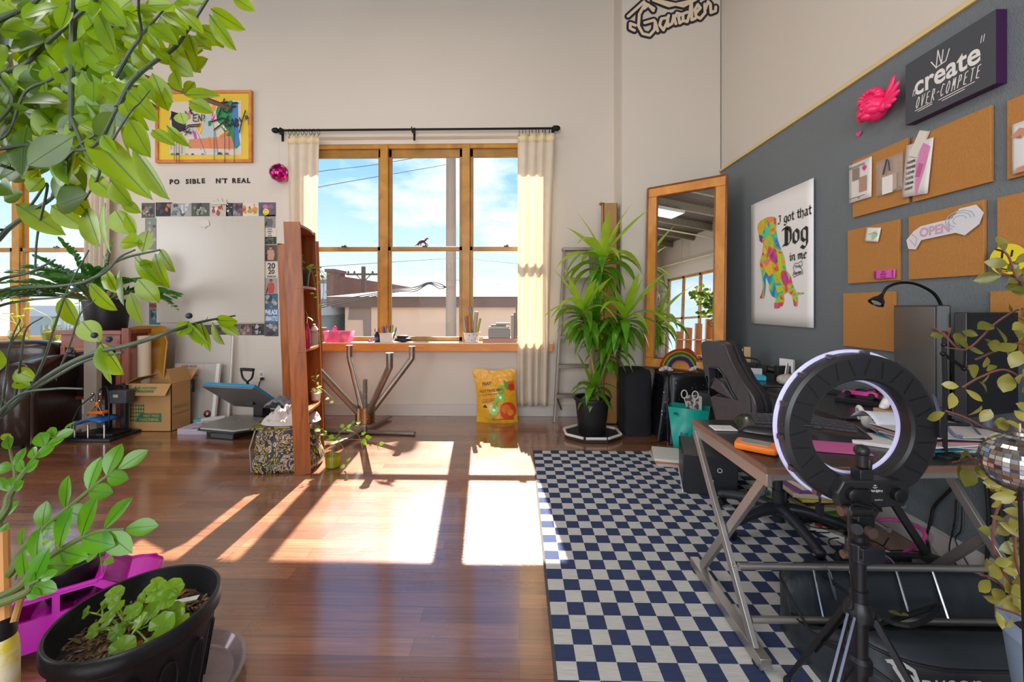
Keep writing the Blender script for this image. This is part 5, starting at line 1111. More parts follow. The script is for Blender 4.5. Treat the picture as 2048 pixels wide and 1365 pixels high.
# step ladder
t=thing('step_ladder','old aluminium step ladder standing against the wall behind the tall potted plant','ladder',(at_y(1150,0,4.6).x,4.58,0))
M_alu=mat('weathered_aluminium','#857b70',.4,.7,noise_amt=.15,noise_scale=6)
LT=[at_y(1128,500,4.66),at_y(1108,838,4.5)]; LT[1].z=0; RT=[at_y(1186,500,4.66),at_y(1204,838,4.5)]; RT[1].z=0
for P in (LT,RT):
    mb=MB(); mb.beam(P[1],P[0],.022,.06,up=(0,1,0)); mb.build('rail',M_alu,t,world=True,bevel=.002)
mb=MB(); c=(LT[0]+RT[0])/2; mb.box((LT[0].x-.02,4.62,c.z-.01),(RT[0].x+.02,4.72,c.z+.025)); mb.build('top_cap',M_alu,t,world=True,bevel=.003)
for z in (.31,.64,.97,1.30,1.63):
    k=z/LT[0].z; a=LT[1].lerp(LT[0],k); b=RT[1].lerp(RT[0],k); mb=MB(); mb.box((a.x,a.y-.04,z-.012),(b.x,a.y+.04,z+.0)); mb.box((a.x,a.y-.042,z-.04),(b.x,a.y-.036,z)); mb.build('step',M_alu,t,world=True)
for P,d in ((LT,.05),(RT,-.05)):
    mb=MB(); mb.beam((P[1].x+d,4.68,0.0),(P[0].x+d*.6,4.70,1.9),.016,.03,up=(0,1,0)); mb.build('rear_leg',M_alu,t,world=True)
mb=MB(); mb.beam((LT[1].x+.03,4.5,.29),(LT[1].x+.10,4.66,.10),.012,.02); mb.beam((RT[1].x-.03,4.5,.29),(RT[1].x-.10,4.66,.10),.012,.02); mb.build('spreader',M_alu,t,world=True)
# tall cardboard box in the corner by the pillar
a=at_y(1205,412,4.55); b=at_y(1229,412,4.55); t=thing('long_carton','tall narrow open-topped cardboard carton standing in the corner by the pillar','box',((a.x+b.x)/2,4.5,0))
b.x=min(b.x,XC-.02); a.x=b.x-.15; mb=MB()
for lo,hi in (((a.x,4.42,0),(b.x,4.426,a.z)),((a.x,4.55,0),(b.x,4.556,a.z)),((a.x,4.42,0),(a.x+.006,4.556,a.z)),((b.x-.006,4.42,0),(b.x,4.556,a.z)),((a.x,4.42,0),(b.x,4.556,.01))): mb.box(lo,hi)
mb.build('carton',M_card,t,world=True)
mb=MB(); mb.add([(a.x,4.42,a.z),(a.x,4.55,a.z),(a.x-.03,4.55,a.z+.02),(a.x-.03,4.42,a.z+.01)],[(0,1,2,3)]); mb.build('flap',M_card,t,world=True,solid=.004)
mb=MB(); mb.box((a.x+.04,4.412,.03),(a.x+.12,4.42,.12)); mb.build('tape',mat('orange_tape','#b07a2e',.4),t,world=True)
# dracaena
def dracaena():
    cx,cy=at_z(1178,862,0).x,4.02; t=thing('corn_plant','tall corn plant with drooping strap leaves in a black pot beside the ladder','plant',(cx,cy,.035))
    pot(t,(cx,cy,.035),.17,.36,soil=.05,taper=.78)
    M_dl=leafmat('strap_leaf','#336e16','#5a9a22',tr='#a0d030',trf=.38,rough=.25); M_dy=leafmat('young_strap_leaf','#7fb52c','#a5cf3c',tr='#d2ee50',trf=.5,rough=.3)
    M_cane=mat('tan_cane','#8d7a4b',.8,noise_amt=.25,noise_scale=30)
    rd=random.Random(21); fol=MB(); yng=MB(); can=MB()
    def strap(mb,p,az,el,L,w,droop,nn=9):
        p=Vector(p); d=Vector((math.cos(az)*math.cos(el),math.sin(az)*math.cos(el),math.sin(el))); vs=[];fs=[]; side=Vector((-math.sin(az),math.cos(az),0)); q=p.copy()
        for i in range(nn+1):
            s=i/nn; ww=w/2*(.45+.55*math.sin(PI*min(1,s*1.15)**.8) if s<.9 else .45+.0)*(1 if s<.72 else max(0,(1-s)/.28)**.7); up=side.cross(d).normalized()
            tw=.25*math.sin(3*s+az)
            for g in (-1,0,1): vs.append(q+side*g*ww+up*abs(g)*ww*.3+up*g*ww*tw)
            q=q+d*(L/nn); d=(d+Vector((0,0,-droop/nn*(1+.9*s)))).normalized()
        for i in range(nn):
            for j in (0,1): a=i*3+j; fs.append((a,a+1,a+4,a+3))
        mb.add(vs,fs)
    tops=[(1206,505,0,34,.56),(1165,612,-.12,40,.46),(1255,625,-.12,34,.50),(1188,770,-.1,22,.34),(1222,690,.05,20,.42),(1190,640,.02,20,.44)]
    for k,(px,py,dy,n,L) in enumerate(tops):
        Y=cy+dy; top=at_y(px,py,Y); b=Vector((cx+rd.uniform(-.06,.06),cy+rd.uniform(-.05,.05),.34))
        P=spline([b,b.lerp(top,.5)+Vector((rd.uniform(-.03,.03),0,0)),top+Vector((0,0,-.02))],6); can.tube(P,[lerp(.016,.010,i/(len(P)-1)) for i in range(len(P))],8)
        for i in range(n):
            f=i/n; az=i*2.4+rd.uniform(-.3,.3); z=top-(top-b).normalized()*.26*f*(1 if k<3 else .8); el=lerp(1.25,-.15,f**.7)+rd.uniform(-.15,.15); l=L*rd.uniform(.75,1.1)*(.65+.5*math.sin(PI*min(1,f+.25)))
            strap(yng if f<.3 and k<3 else fol,z,az,el,l,.082,1.3+1.8*f*rd.uniform(.8,1.2) if f>.15 else .5)
    for v in fol.v+yng.v+can.v:
        if v.x>XC-.03: v.y=min(v.y,YC-.02)
        v.y=min(v.y,4.50)
    can.build('canes',M_cane,t,world=True); fol.build('foliage',M_dl,t,world=True,sharp=180); yng.build('young_foliage',M_dy,t,world=True,sharp=180)
    t2=thing('plant_tray','octagonal plant tray edged with white pipes under the corn plant pot','plant tray',(cx,cy,0))
    oc=[(cx+.29*math.cos(PI/8+PI*i/4),cy+.24*math.sin(PI/8+PI*i/4)) for i in range(8)]
    mb=MB(); mb.prism(oc,.004,.034); mb.build('tray_board',mat('black_tray','#201d1c',.6),t2,world=True)
    for i in range(8):
        p,q=Vector((*oc[i],.045)),Vector((*oc[(i+1)%8],.045)); mb=MB(); mb.tube([p.lerp(q,.06),p.lerp(q,.94)],.0135,8); mb.build('edge_pipe',mat('white_pipe','#d3ccc2',.45),t2,world=True)
dracaena()
# ================= mirror corner =================
from mathutils.geometry import tessellate_polygon
def on_plane(px,py,P0,n):
    r=ray(px,py); o=Vector((0,0,EYE)); n=Vector(n); t=(Vector(P0)-o).dot(n)/r.dot(n); return o+r*t
MO=Vector((1.322,4.234,.665)); MM=frame(MO,(.803,-.596,0),(.037,.05,.998)); MW,MH=.755,1.90
t=thing('floor_mirror','tall mirror in a wide orange wood frame leaning in the corner behind the rainbow','mirror',MO)
M_mfr=wood('orange_mirror_frame','#b8701c','#dc9638',.35,(3,3,1.2),coat=.3)
F=.10
for lo,hi in (((0,0),(MW,F)),((0,MH-F),(MW,MH)),((0,F),(F,MH-F)),((MW-F,F),(MW,MH-F))):
    mb=MB(); mb.box((lo[0],lo[1],-.03),(hi[0],hi[1],.015),MM); mb.build('frame_board',M_mfr,t,world=True,bevel=.006)
mb=MB()
for a,b in (((0,0),(MW,0)),((MW,0),(MW,MH)),((MW,MH),(0,MH)),((0,MH),(0,0))): mb.tube([MM@Vector((a[0],a[1],.012)),MM@Vector((b[0],b[1],.012))],.011,8)
for a,b in (((F,F),(MW-F,F)),((MW-F,F),(MW-F,MH-F)),((MW-F,MH-F),(F,MH-F)),((F,MH-F),(F,F))): mb.tube([MM@Vector((a[0],a[1],.012)),MM@Vector((b[0],b[1],.012))],.008,8)
mb.build('frame_moulding',wood('dark_moulding','#6f3c12','#8f521e',.35,(3,3,3)),t,world=True)
mb=MB(); mb.box((F,F,-.004),(MW-F,MH-F,.004),MM); mb.build('mirror_glass',mat('silvered_mirror','#e8eae6',.01,1),t,world=True,smooth=False)
# black soft case between the plant and the draped table
M_blackcloth=mat('black_cloth','#15151a',.85,noise_amt=.2,bump=.3,bump_scale=50)
def softbox(x0,x1,y0,y1,h,mb,lean=0,n=4.5,bul=.02,sd=0):
    cx,cy=(x0+x1)/2,(y0+y1)/2
    def fn(u,v):
        a=2*PI*u; e=2/n; sx=math.copysign(abs(math.cos(a))**e,math.cos(a)); sy=math.copysign(abs(math.sin(a))**e,math.sin(a))
        k=1 if v<.85 else 1-((v-.85)/.15)**2*.9; w=1+bul*math.sin(PI*v)*3
        zz=h*min(1,v/.9)*(1+.02*math.sin(7*u+sd)); nn=.012*noise.noise(Vector((u*7+sd,v*5,sd)))
        return (cx+sx*(x1-x0)/2*k*w+nn+lean*v,cy+sy*(y1-y0)/2*k*w+nn,max(0,zz))
    mb.grid(fn,48,18,wrapu=True); n0=len(mb.v)-48; mb.f.append(tuple(range(n0,n0+48))); mb.mi.append(0); return mb
mb=MB(); softbox(1.05,1.335,4.00,4.33,.655,mb,bul=.01); mb.build('black_case',M_blackcloth,label='tall black soft case between the corn plant and the sequinned table',cat='bag',sharp=180)
# draped table
def sequins():
    m=bpy.data.materials.new('black_sequin_cloth'); m.use_nodes=True; nt=m.node_tree; N=nt.nodes; L=nt.links; b=N['Principled BSDF']
    tc=N.new('ShaderNodeTexCoord'); v=N.new('ShaderNodeTexVoronoi'); v.inputs['Scale'].default_value=85; L.new(tc.outputs['Object'],v.inputs[0])
    s=N.new('ShaderNodeSeparateColor'); L.new(v.outputs['Color'],s.inputs[0]); g=N.new('ShaderNodeMath'); g.operation='GREATER_THAN'; g.inputs[1].default_value=.955; L.new(s.outputs[0],g.inputs[0])
    l=N.new('ShaderNodeMath'); l.operation='LESS_THAN'; l.inputs[1].default_value=.38; L.new(v.outputs['Distance'],l.inputs[0]); mu=N.new('ShaderNodeMath'); mu.operation='MULTIPLY'; L.new(g.outputs[0],mu.inputs[0]); L.new(l.outputs[0],mu.inputs[1])
    mx=N.new('ShaderNodeMixRGB'); mx.inputs[1].default_value=lin('#121218'); mx.inputs[2].default_value=lin('#d8dae2'); L.new(mu.outputs[0],mx.inputs[0]); L.new(mx.outputs[0],b.inputs['Base Color']); L.new(mu.outputs[0],b.inputs['Metallic']); b.inputs['Roughness'].default_value=.35
    return m
t=thing('draped_table','small table draped to the floor in black sequinned cloth under the rainbow','table',(1.6,4.05,0))
def dr(u,v):
    a=2*PI*u; e=.5; sx=math.copysign(abs(math.cos(a))**e,math.cos(a)); sy=math.copysign(abs(math.sin(a))**e,math.sin(a))
    if v<.25: k=v/.25; return (1.66+sx*.25*k,4.06+sy*.22*k,.662)
    w=(v-.25)/.75; f=(.018+.03*w)*math.sin(a*9+1.5*math.sin(a*2))*w+.05*w
    return (1.66+sx*(.255+f),4.06+sy*(.225+f),.658-.65*w)
mb=MB(); mb.grid(dr,110,22,wrapu=True); mb.build('sequin_cloth',sequins(),t,world=True,sharp=180)
mb=MB(); mb.box((1.43,3.86,.63),(1.89,4.26,.655)); 
for x in (1.45,1.87):
    for y in (3.88,4.24): mb.box((x-.015,y-.015,0),(x+.015,y+.015,.63))
mb.build('table_frame',M_blk,t,world=True)
# rainbow
o=at_y(1361,743,3.93); t=thing('glitter_rainbow','glitter rainbow ornament with white clouds on the black draped table','ornament',(o.x,3.93,.664))
for k,(c1,nm) in enumerate((('#c22a22',''),('#c9a02a',''),('#1f7a33',''),('#b8a82a',''),('#24429a',''),('#5a2a78',''))):
    r=.192-k*.0185; mb=MB(); mb.tube([(o.x+r*math.cos(PI*i/24),3.93,.685+r*math.sin(PI*i/24)) for i in range(25)],.0095,8); mb.build('rainbow_band',mat('glitter_'+c1[1:],c1,.35,.3,noise_amt=.6,noise_scale=300,bump=1,bump_scale=300),t,world=True)
for s in (-1,1):
    mb=MB()
    for dx,dz,r in ((-.035,0,.022),(0,.012,.03),(.035,0,.024),(-.055,-.008,.014),(.055,-.008,.014)): mb.ell((o.x+s*.145+dx,3.92,.688+dz),(r,.02,min(r,.022)),12,8)
    mb.build('cloud',mat('white_glitter_foam','#cfc8c4',.7,bump=1,bump_scale=200),t,world=True)
# teal bin with papers
c=at_z(1368,900,0); tb=(1.53,3.62,0); t=thing('teal_tote','teal plastic tote standing on the floor beside the black draped table','bag',tb,math.radians(-28))
M_teal=mat('teal_plastic','#16a598',.35)
mb=MB(); h=.40; mb.add([(s*w,q*d,z) for (w,d,z) in ((.12,.07,0),(.165,.10,h)) for s,q in ((-1,-1),(1,-1),(1,1),(-1,1))],[(0,3,2,1),(0,1,5,4),(1,2,6,5),(2,3,7,6),(3,0,4,7)]); mb.build('tote_body',M_teal,t,solid=.004)
p=PM(); M=frame((.0,-.085,.16),(1,0,0),(0,-.075,1)); p.c('#137b72'); p.text('MAR',M@TR(.03,0,0),h=.05,w=.19,depth=.004); p.c('#0f5f58'); p.flat([(-.1+.022*math.cos(q),.19+.014*math.sin(q)) for q in [2*PI*i/14 for i in range(14)]],M,.012); p.done('tote_print',t,smooth=False)
R_=ROOTM[t.name]
def wl(x,y,z): return R_@Vector((x,y,z))
mb=MB(); mb.beam(wl(.02,0,.05),wl(.03,.02,.50),.12,.012,up=(0,1,0)); mb.build('clipboard',mat('pattern_clipboard','#c8c2b8',.5,noise_amt=.9,noise_scale=35,col2='#5a4a5a'),label='patterned clipboard sticking out of the teal tote',cat='clipboard')
mb=MB(); mb.beam(wl(.075,.02,.05),wl(.08,.05,.49),.02,.05,up=(0,1,0)); mb.build('notebook',mat('off_white_page','#d9d3c6',.6),label='off-white notebook standing in the teal tote beside the clipboard',cat='notebook')
mb=MB()
for dx in (-.04,.05):
    c=wl(dx,-.02,.51); mb.tube([c+Vector((.026*math.cos(a),.0,.036*math.sin(a))) for a in [2*PI*i/16 for i in range(16)]],.005,6,closed=True); mb.tube([c-Vector((0,0,.036)),wl(.01+dx*.3,0,.34)],.005,6)
mb.build('scissors',mat('white_scissor_grip','#dcd8d2',.3),label='white-handled scissors poking out of the teal tote',cat='scissors')
# equipment case behind the tote
t=thing('equipment_case','dark grey hard case leaning beside the black draped table','case',(1.80,3.74,0),math.radians(28))
mb=MB(); mb.box((-.11,-.12,0),(.11,.12,.50)); mb.build('case_body',mat('case_grey','#3b3f42',.5),t,bevel=.008)
mb=MB(); mb.box((.112,-.10,.05),(.13,.10,.46)); mb.tube([(.13,-.05,.3),(.155,-.05,.3),(.155,.05,.3),(.13,.05,.3)],.008,6); mb.build('case_lid',M_blk,t,bevel=.004)
# ================= rug =================
def rugmat():
    m=bpy.data.materials.new('checker_rug_weave'); m.use_nodes=True; nt=m.node_tree; N=nt.nodes; L=nt.links; b=N['Principled BSDF']
    tc=N.new('ShaderNodeTexCoord'); ck=N.new('ShaderNodeTexChecker'); ck.inputs['Scale'].default_value=1/SQ; ck.inputs['Color1'].default_value=lin('#36405e'); ck.inputs['Color2'].default_value=lin('#bdbcb6'); L.new(tc.outputs['Object'],ck.inputs[0])
    mp=N.new('ShaderNodeMapping'); mp.inputs['Scale'].default_value=(6,260,1); L.new(tc.outputs['Object'],mp.inputs[0]); nz=N.new('ShaderNodeTexNoise'); nz.inputs['Scale'].default_value=2; nz.inputs['Detail'].default_value=4; L.new(mp.outputs[0],nz.inputs[0])
    r=N.new('ShaderNodeValToRGB'); r.color_ramp.elements[0].position=.35; r.color_ramp.elements[0].color=(.8,.8,.82,1); r.color_ramp.elements[1].position=.75; r.color_ramp.elements[1].color=(1.25,1.22,1.2,1); L.new(nz.outputs['Fac'],r.inputs[0])
    mu=N.new('ShaderNodeMixRGB'); mu.blend_type='MULTIPLY'; mu.inputs[0].default_value=1; L.new(ck.outputs[0],mu.inputs[1]); L.new(r.outputs[0],mu.inputs[2]); L.new(mu.outputs[0],b.inputs['Base Color']); b.inputs['Roughness'].default_value=.9; b.inputs['Specular IOR Level'].default_value=.15
    return m
SQ=.0733
ca=at_z(1068,902,.006); RZR=math.radians(-.0)
mb=MB(); nx,ny=19,32
mb.box((-.012,-SQ*ny-.012,.0005),(SQ*nx+.01,.010,.0055)); mb.v=[v for v in mb.v]
t=thing('checker_rug','navy and off-white checkered rug under the desk and office chair','rug',(ca.x,ca.y,0))
nx=22; ny=33; mb=MB(); mb.box((-.012,-SQ*ny-.012,.0005),(SQ*nx+.012,.012,.0055)); mb.build('rug_border',mat('rug_border_grey','#4a4642',.9),t)
mb=MB(); mb.box((0,-SQ*ny,.003),(SQ*nx,0,.0066)); mb.build('rug_weave',rugmat(),t,smooth=False)
# ================= desk =================
M_dtop=mat('black_desk_laminate','#1d1d20',.28,noise_amt=.12,noise_scale=3,bump=.04,bump_scale=200)
M_dedge=wood('brown_desk_edge','#6d4c3c','#7f5c49',.5)
M_dmet=mat('satin_grey_steel','#a8a39e',.35,.75); M_ddark=mat('dark_grey_steel','#55565a',.35,.8)
ZD=.74
t=thing('corner_desk','black L-shaped corner desk on grey steel X-frames along the dark wall','desk',(1.5,1.7,0))
P=[(.856,1.394),(2.13,1.46),(2.13,2.0),(.856,1.987)]
mb=MB(); mb.prism(P,ZD-.018,ZD); mb.build('desktop',M_dtop,t,world=True)
mb=MB(); mb.prism([(.852,1.39),(.862,1.39),(.862,1.99),(.852,1.99)],ZD-.019,ZD+.0015); mb.prism([(.856,1.388),(2.13,1.454),(2.13,1.464),(.856,1.398)],ZD-.019,ZD+.0008); mb.build('edge_band',M_dedge,t,world=True)
mb=MB(); mb.beam((.868,1.40,ZD-.045),(.868,1.99,ZD-.045),.02,.045); mb.beam((1.95,1.46,ZD-.04),(1.95,1.99,ZD-.04),.025,.04); mb.beam((.86,1.42,ZD-.035),(1.95,1.475,ZD-.035),.02,.03); mb.build('top_rail',M_dmet,t,world=True,bevel=.002)
mb=MB(); mb.prism([(1.60,2.003),(2.13,2.003),(2.13,3.62),(1.60,3.62)],ZD-.018,ZD); mb.build('desktop',M_dtop,t,world=True)
mb=MB(); mb.box((1.592,2.0,ZD-.02),(1.602,3.62,ZD+.008)); mb.box((1.60,1.993,ZD-.0),(2.13,2.006,ZD+.008)); mb.build('edge_band',M_ddark,t,world=True)
def bar(a,b,w=.035,h=.02,m=None,up=(1,0,0),name='leg'):
    mb=MB(); mb.beam(a,b,w,h,up=up); return mb.build(name,m or M_dmet,t,world=True,bevel=.002)
for x in (.868,1.95):
    bar((x-.011,1.955,ZD-.05),(x-.011,1.47,.055)); bar((x+.011,1.44,ZD-.05),(x+.011,1.93,.055))
    bar((x,1.42,.038),(x,2.0,.038),.04,.04,up=(0,0,1),name='foot_rail')
    for y in (1.46,1.96):
        mb=MB(); mb.lathe([(.022,0),(.024,.006),(.012,.016),(.01,.02)],14,TR(x,y,.006 if x<1.9 else 0)); mb.build('foot',M_blk,t,world=True)
for (y,z) in ((1.60,.27),(1.515,.125)):
    mb=MB(); mb.tube([(.87,y,z),(1.94,y,z)],.0125,12); mb.build('crossbar',M_dmet,t,world=True)
for x in (1.16,1.30,1.48,1.62):
    mb=MB(); mb.tube([(x,1.60,.27),(x-.02,1.515,.125)],.005,6); mb.build('shelf_wire',mat('polished_wire','#b5b6be',.15,1),t,world=True)
for y in (2.03,3.52):
    bar((1.63,y,.055),(2.05,y,ZD-.03),m=M_ddark,up=(0,1,0)); bar((2.05,y+.02,.055),(1.63,y+.02,ZD-.03),m=M_ddark,up=(0,1,0)); bar((1.60,y+.01,.038),(2.08,y+.01,.038),.035,.035,m=M_ddark,up=(0,0,1),name='foot_rail')
for (x,z) in ((1.92,.30),(1.85,.18)):
    mb=MB(); mb.tube([(x,2.03,z),(x,3.52,z)],.0125,12); mb.build('crossbar',M_dmet,t,world=True)
for y0,z0 in ((1.60,.27),(1.515,.125)):
    for x in (.856,):
        mb=MB(); mb.ell((x-.004,y0,z0),(.004,.007,.007),8,6); mb.build('bolt',M_chrome,t,world=True)
# ================= office chair =================
hub=Vector((1.50,2.34,0)); f=Vector((.90,.436,0)).normalized(); r_=Vector((f.y,-f.x,0))
t=thing('office_chair','black leather office chair with a cut-out backrest pulled up to the desk','chair',hub)
M_cl=mat('black_chair_leather','#363437',.33,noise_amt=.12,noise_scale=5,bump=.15,bump_scale=30,coat=.2); M_cp=mat('black_nylon','#26282e',.4); M_cfab=mat('black_mesh_fabric','#1c1c20',.75,bump=.3,bump_scale=300)
B0=hub-f*.27; 
def pl(px,py): return on_plane(px,py,B0,f)
def plateM(): return Matrix(((r_.x,0,-f.x,B0.x),(r_.y,0,-f.y,B0.y),(0,1,0,0),(0,0,0,1)))
PM_=plateM(); PI_=PM_.inverted()
out=[(1400,690),(1403,684),(1410,682),(1440,684),(1450,690),(1462,722),(1482,760),(1506,792),(1513,815),(1513,850),(1505,885),(1450,885),(1432,850),(1424,815),(1414,775),(1404,730)]
hole=[(1417,735),(1436,737),(1449,752),(1462,782),(1472,798),(1466,796),(1446,768),(1430,756),(1424,762),(1419,776)]
O2=[PI_@pl(*q) for q in out]; H2=[PI_@pl(*q) for q in hole]
def plate(mb,O,H,z0,z1,M):
    allp=O+(H or []); n=len(O); m=len(H or [])
    tri=tessellate_polygon([[Vector((p.x,p.y,0)) for p in O]]+([[Vector((p.x,p.y,0)) for p in H]] if H else []))
    vs=[(p.x,p.y,z1) for p in allp]+[(p.x,p.y,z0) for p in allp]; k=n+m; fs=[]
    for a,b,c in tri:
        A,B_,C_=allp[a],allp[b],allp[c]; s=(B_.x-A.x)*(C_.y-A.y)-(C_.x-A.x)*(B_.y-A.y)
        if s<0: a,b,c=c,b,a
        fs.append((a,b,c)); fs.append((c+k,b+k,a+k))
    def ring(idx):
        P=[allp[i] for i in idx]; ar=sum(P[i].x*P[(i+1)%len(P)].y-P[(i+1)%len(P)].x*P[i].y for i in range(len(P)))
        return ar
    i0=list(range(n)); s=1 if ring(i0)>0 else -1
    for i in range(n):
        a,b=i,(i+1)%n; fs.append((a+k,b+k,b,a) if s>0 else (a,b,b+k,a+k))
    if m:
        i1=list(range(n,n+m)); s=1 if ring(i1)>0 else -1
        for i in range(m):
            a,b=n+i,n+(i+1)%m; fs.append((a,b,b+k,a+k) if s>0 else (a+k,b+k,b,a))
    mb.add(vs,fs,M)
mb=MB(); plate(mb,O2,H2,-.07,0,PM_); mb.build('backrest',M_cl,t,world=True,bevel=.012,seg=3,sharp=50)
mb=MB(); sh=[Vector((p.x*1.0+.012,p.y-.0,0)) for p in O2]; plate(mb,sh,[Vector((p.x+.005,p.y,0)) for p in H2],-.12,-.07,PM_); mb.build('backrest_front',M_cfab,t,world=True,bevel=.012,seg=3,sharp=50)
mb=MB(); sm=[PI_@pl(*q) for q in [(1450,692),(1463,722),(1483,758),(1500,785),(1506,810),(1506,850)]]; mb.tube([PM_@Vector((p.x-.012,p.y,.003)) for p in spline([Vector((q.x,q.y,0)) for q in sm],4)],.003,6)
mb.tube([PM_@Vector((p.x,p.y,.002)) for p in H2],.004,6,closed=True); mb.build('seam',mat('glossy_seam','#3a3a40',.25),t,world=True)
sc=hub+f*.02
Ms=Matrix(((f.x,-r_.x,0,sc.x),(f.y,-r_.y,0,sc.y),(0,0,1,0),(0,0,0,1)))
mb=MB(); superell((0,0,.50),(.26,.25,.055),4,mb=mb,M=Ms); mb.build('seat',M_cl,t,world=True,sharp=80)
mb=MB(); superell((0,0,.455),(.25,.24,.035),5,mb=mb,M=Ms); mb.build('seat_pan',M_cp,t,world=True,sharp=80)
mb=MB(); mb.beam(sc-f*.28+Vector((0,0,.42)),sc+Vector((0,0,.41)),.06,.02); mb.beam(sc-f*.285+Vector((0,0,.41)),B0+Vector((0,0,.62)),.06,.02,up=f); mb.box((-.1,-.08,.39),(.1,.08,.425),Ms); mb.build('tilt_mechanism',M_cp,t,world=True,bevel=.003)
mb=MB(); mb.tube(spline([sc-r_*.05+Vector((0,0,.40)),sc+r_*.16-f*.06+Vector((0,0,.39)),sc+r_*.24-f*.08+Vector((0,0,.33)),sc+r_*.245-f*.08+Vector((0,0,.27))],5),.006,6); mb.cbox(sc+r_*.245-f*.08+Vector((0,0,.25)),(.02,.035,.06)); mb.build('height_lever',M_cp,t,world=True)
mb=MB(); mb.tube([hub+Vector((0,0,.06)),hub+Vector((0,0,.24))],.032,16); mb.tube([hub+Vector((0,0,.24)),hub+Vector((0,0,.40))],.022,16); mb.build('gas_column',M_cp,t,world=True)
for k in range(5):
    a=math.radians(198+72*k-2); d=Vector((math.cos(a),math.sin(a),0)); e=hub+d*.335
    mb=MB(); P0=[hub+d*.03+Vector((0,0,.135)),hub+d*.12+Vector((0,0,.135)),hub+d*.24+Vector((0,0,.11)),e+Vector((0,0,.085))]; mb.tube(spline(P0,4),[lerp(.034,.024,i/12) for i in range(13)],12); mb.ell(e+Vector((0,0,.083)),(.028,.028,.025)); mb.build('base_arm',M_cp,t,world=True,sharp=60)
    sd=Vector((-d.y,d.x,0)); mb=MB()
    for s in (-1,1): mb.lathe([(0,-.009),(.024,-.009),(.027,0),(.024,.009),(0,.009)],16,Matrix.Translation(e+sd*s*.016+Vector((0,0,.034)))@sd.to_track_quat('Z','Y').to_matrix().to_4x4())
    mb.tube([e+Vector((0,0,.03)),e+Vector((0,0,.08))],.008,8); mb.build('caster',M_blk,t,world=True)
mb=MB(); mb.lathe([(.04,.10),(.055,.11),(.055,.16),(.035,.17)],20,TR(hub)); mb.build('base_hub',M_cp,t,world=True)
# ================= wall things =================
def wbR(pxl,pxr,yt,yb,off,th):
    """a board on the dark wall: corners from its far edge, returns matrix at its far lower corner, w, h"""
    a=at_x(pxl,yb,XR-off); top=at_x(pxl,yt,XR-off); b=at_x(pxr,600,XR-off)
    return frame(a,(0,-1,0),(0,0,1)),a.y-b.y,top.z-a.z
M_cork=mat('cork_tile','#b27a3c',.85,noise_amt=.12,noise_scale=90,bump=.3,bump_scale=120)
corks=[(1706,1817,323,436,'cork tile holding the leaflet and the clear bag of earrings'),(1826,1983,277,405,'blank-looking cork tile below the create canvas'),(2015,2110,202,360,'cork tile at the picture edge with a white cut-out dress'),(1696,1799,462,568,'cork tile with the pink ticket in its lower corner'),(1818,1969,434,560,'cork tile with the pastel hair cut-out'),(1995,2080,396,552,'cork tile at the picture edge holding the smiley badge'),(1687,1790,587,692,'lowest cork tile behind the gooseneck lamp head'),(1981,2060,583,700,'cork tile behind the trailing variegated leaves')]
CK=[]
for l,r,yt,yb,lab in corks:
    M,w,h=wbR(l,r,yt,yb,.014,.014); CK.append((M,w,h)); mb=MB(); mb.box((0,0,-.012),(w,h,.003),M); mb.build('cork_board',M_cork,label=lab,cat='cork board',group='cork tiles on the dark wall',bevel=.002)
# dog poster
M,w,h=wbR(1502,1629,411,647,.012,.002)
t=thing('dog_poster','white poster of a rainbow-coloured sitting dog with the words I got that Dog in me','poster',M.translation)
mb=MB(); mb.grid(lambda u,v:M@Vector((u*w,v*h,.004*math.sin(PI*u)+.006*(u**6))),10,10); mb.build('paper',mat('white_poster_paper','#eae7e5',.5),t,world=True,solid=.001,sharp=180)
def gxy(x,y): # coordinates measured on a 728x1365 enlargement
    # far edge x=80 ; near edge x=630 ; perspective: solve for u on the wall
    px=1490+x/4.55; py=360+y/4.55; q=at_x(px,py,XR-.016); return (M.inverted()@q)
def dogmat():
    m=bpy.data.materials.new('thermal_dog_print'); m.use_nodes=True; nt=m.node_tree; N=nt.nodes; L=nt.links; b=N['Principled BSDF']
    tc=N.new('ShaderNodeTexCoord'); nz=N.new('ShaderNodeTexNoise'); nz.inputs['Scale'].default_value=7; nz.inputs['Detail'].default_value=2; nz.inputs['Distortion'].default_value=1.2; L.new(tc.outputs['Object'],nz.inputs[0])
    r=N.new('ShaderNodeValToRGB'); cs=[(.25,'#2f4fc0'),(.36,'#2a9ad0'),(.43,'#4fc48a'),(.49,'#b5d03a'),(.54,'#f0a030'),(.59,'#e0523a'),(.66,'#c04a9a'),(.75,'#5a3fb0')]
    e=r.color_ramp.elements; e[0].position=cs[0][0]; e[0].color=lin(cs[0][1]); e[1].position=cs[-1][0]; e[1].color=lin(cs[-1][1])
    for p_,c_ in cs[1:-1]: x=e.new(p_); x.color=lin(c_)
    L.new(nz.outputs['Fac'],r.inputs[0]); L.new(r.outputs[0],b.inputs['Base Color']); b.inputs['Roughness'].default_value=.5; return m
dog=[(120,405),(150,370),(200,340),(265,335),(285,350),(290,400),(285,440),(300,540),(330,630),(360,700),(378,820),(420,880),(440,960),(470,1025),(540,1025),(540,1040),(480,1045),(488,1120),(478,1155),(450,1148),(436,1060),(400,1020),(355,1040),(360,1100),(345,1150),(325,1155),(318,1130),(318,1168),(270,1172),(268,1140),(290,1080),(250,1060),(222,1000),(225,960),(200,890),(190,900),(190,990),(180,1060),(170,1080),(138,1078),(160,1020),(168,960),(160,880),(140,780),(140,740),(165,660),(170,580),(140,560),(130,510),(118,440)]
pts=[gxy(*q) for q in dog]; tri=tessellate_polygon([[Vector((p.x,p.y,0)) for p in pts]])
mb=MB(); fs=[]
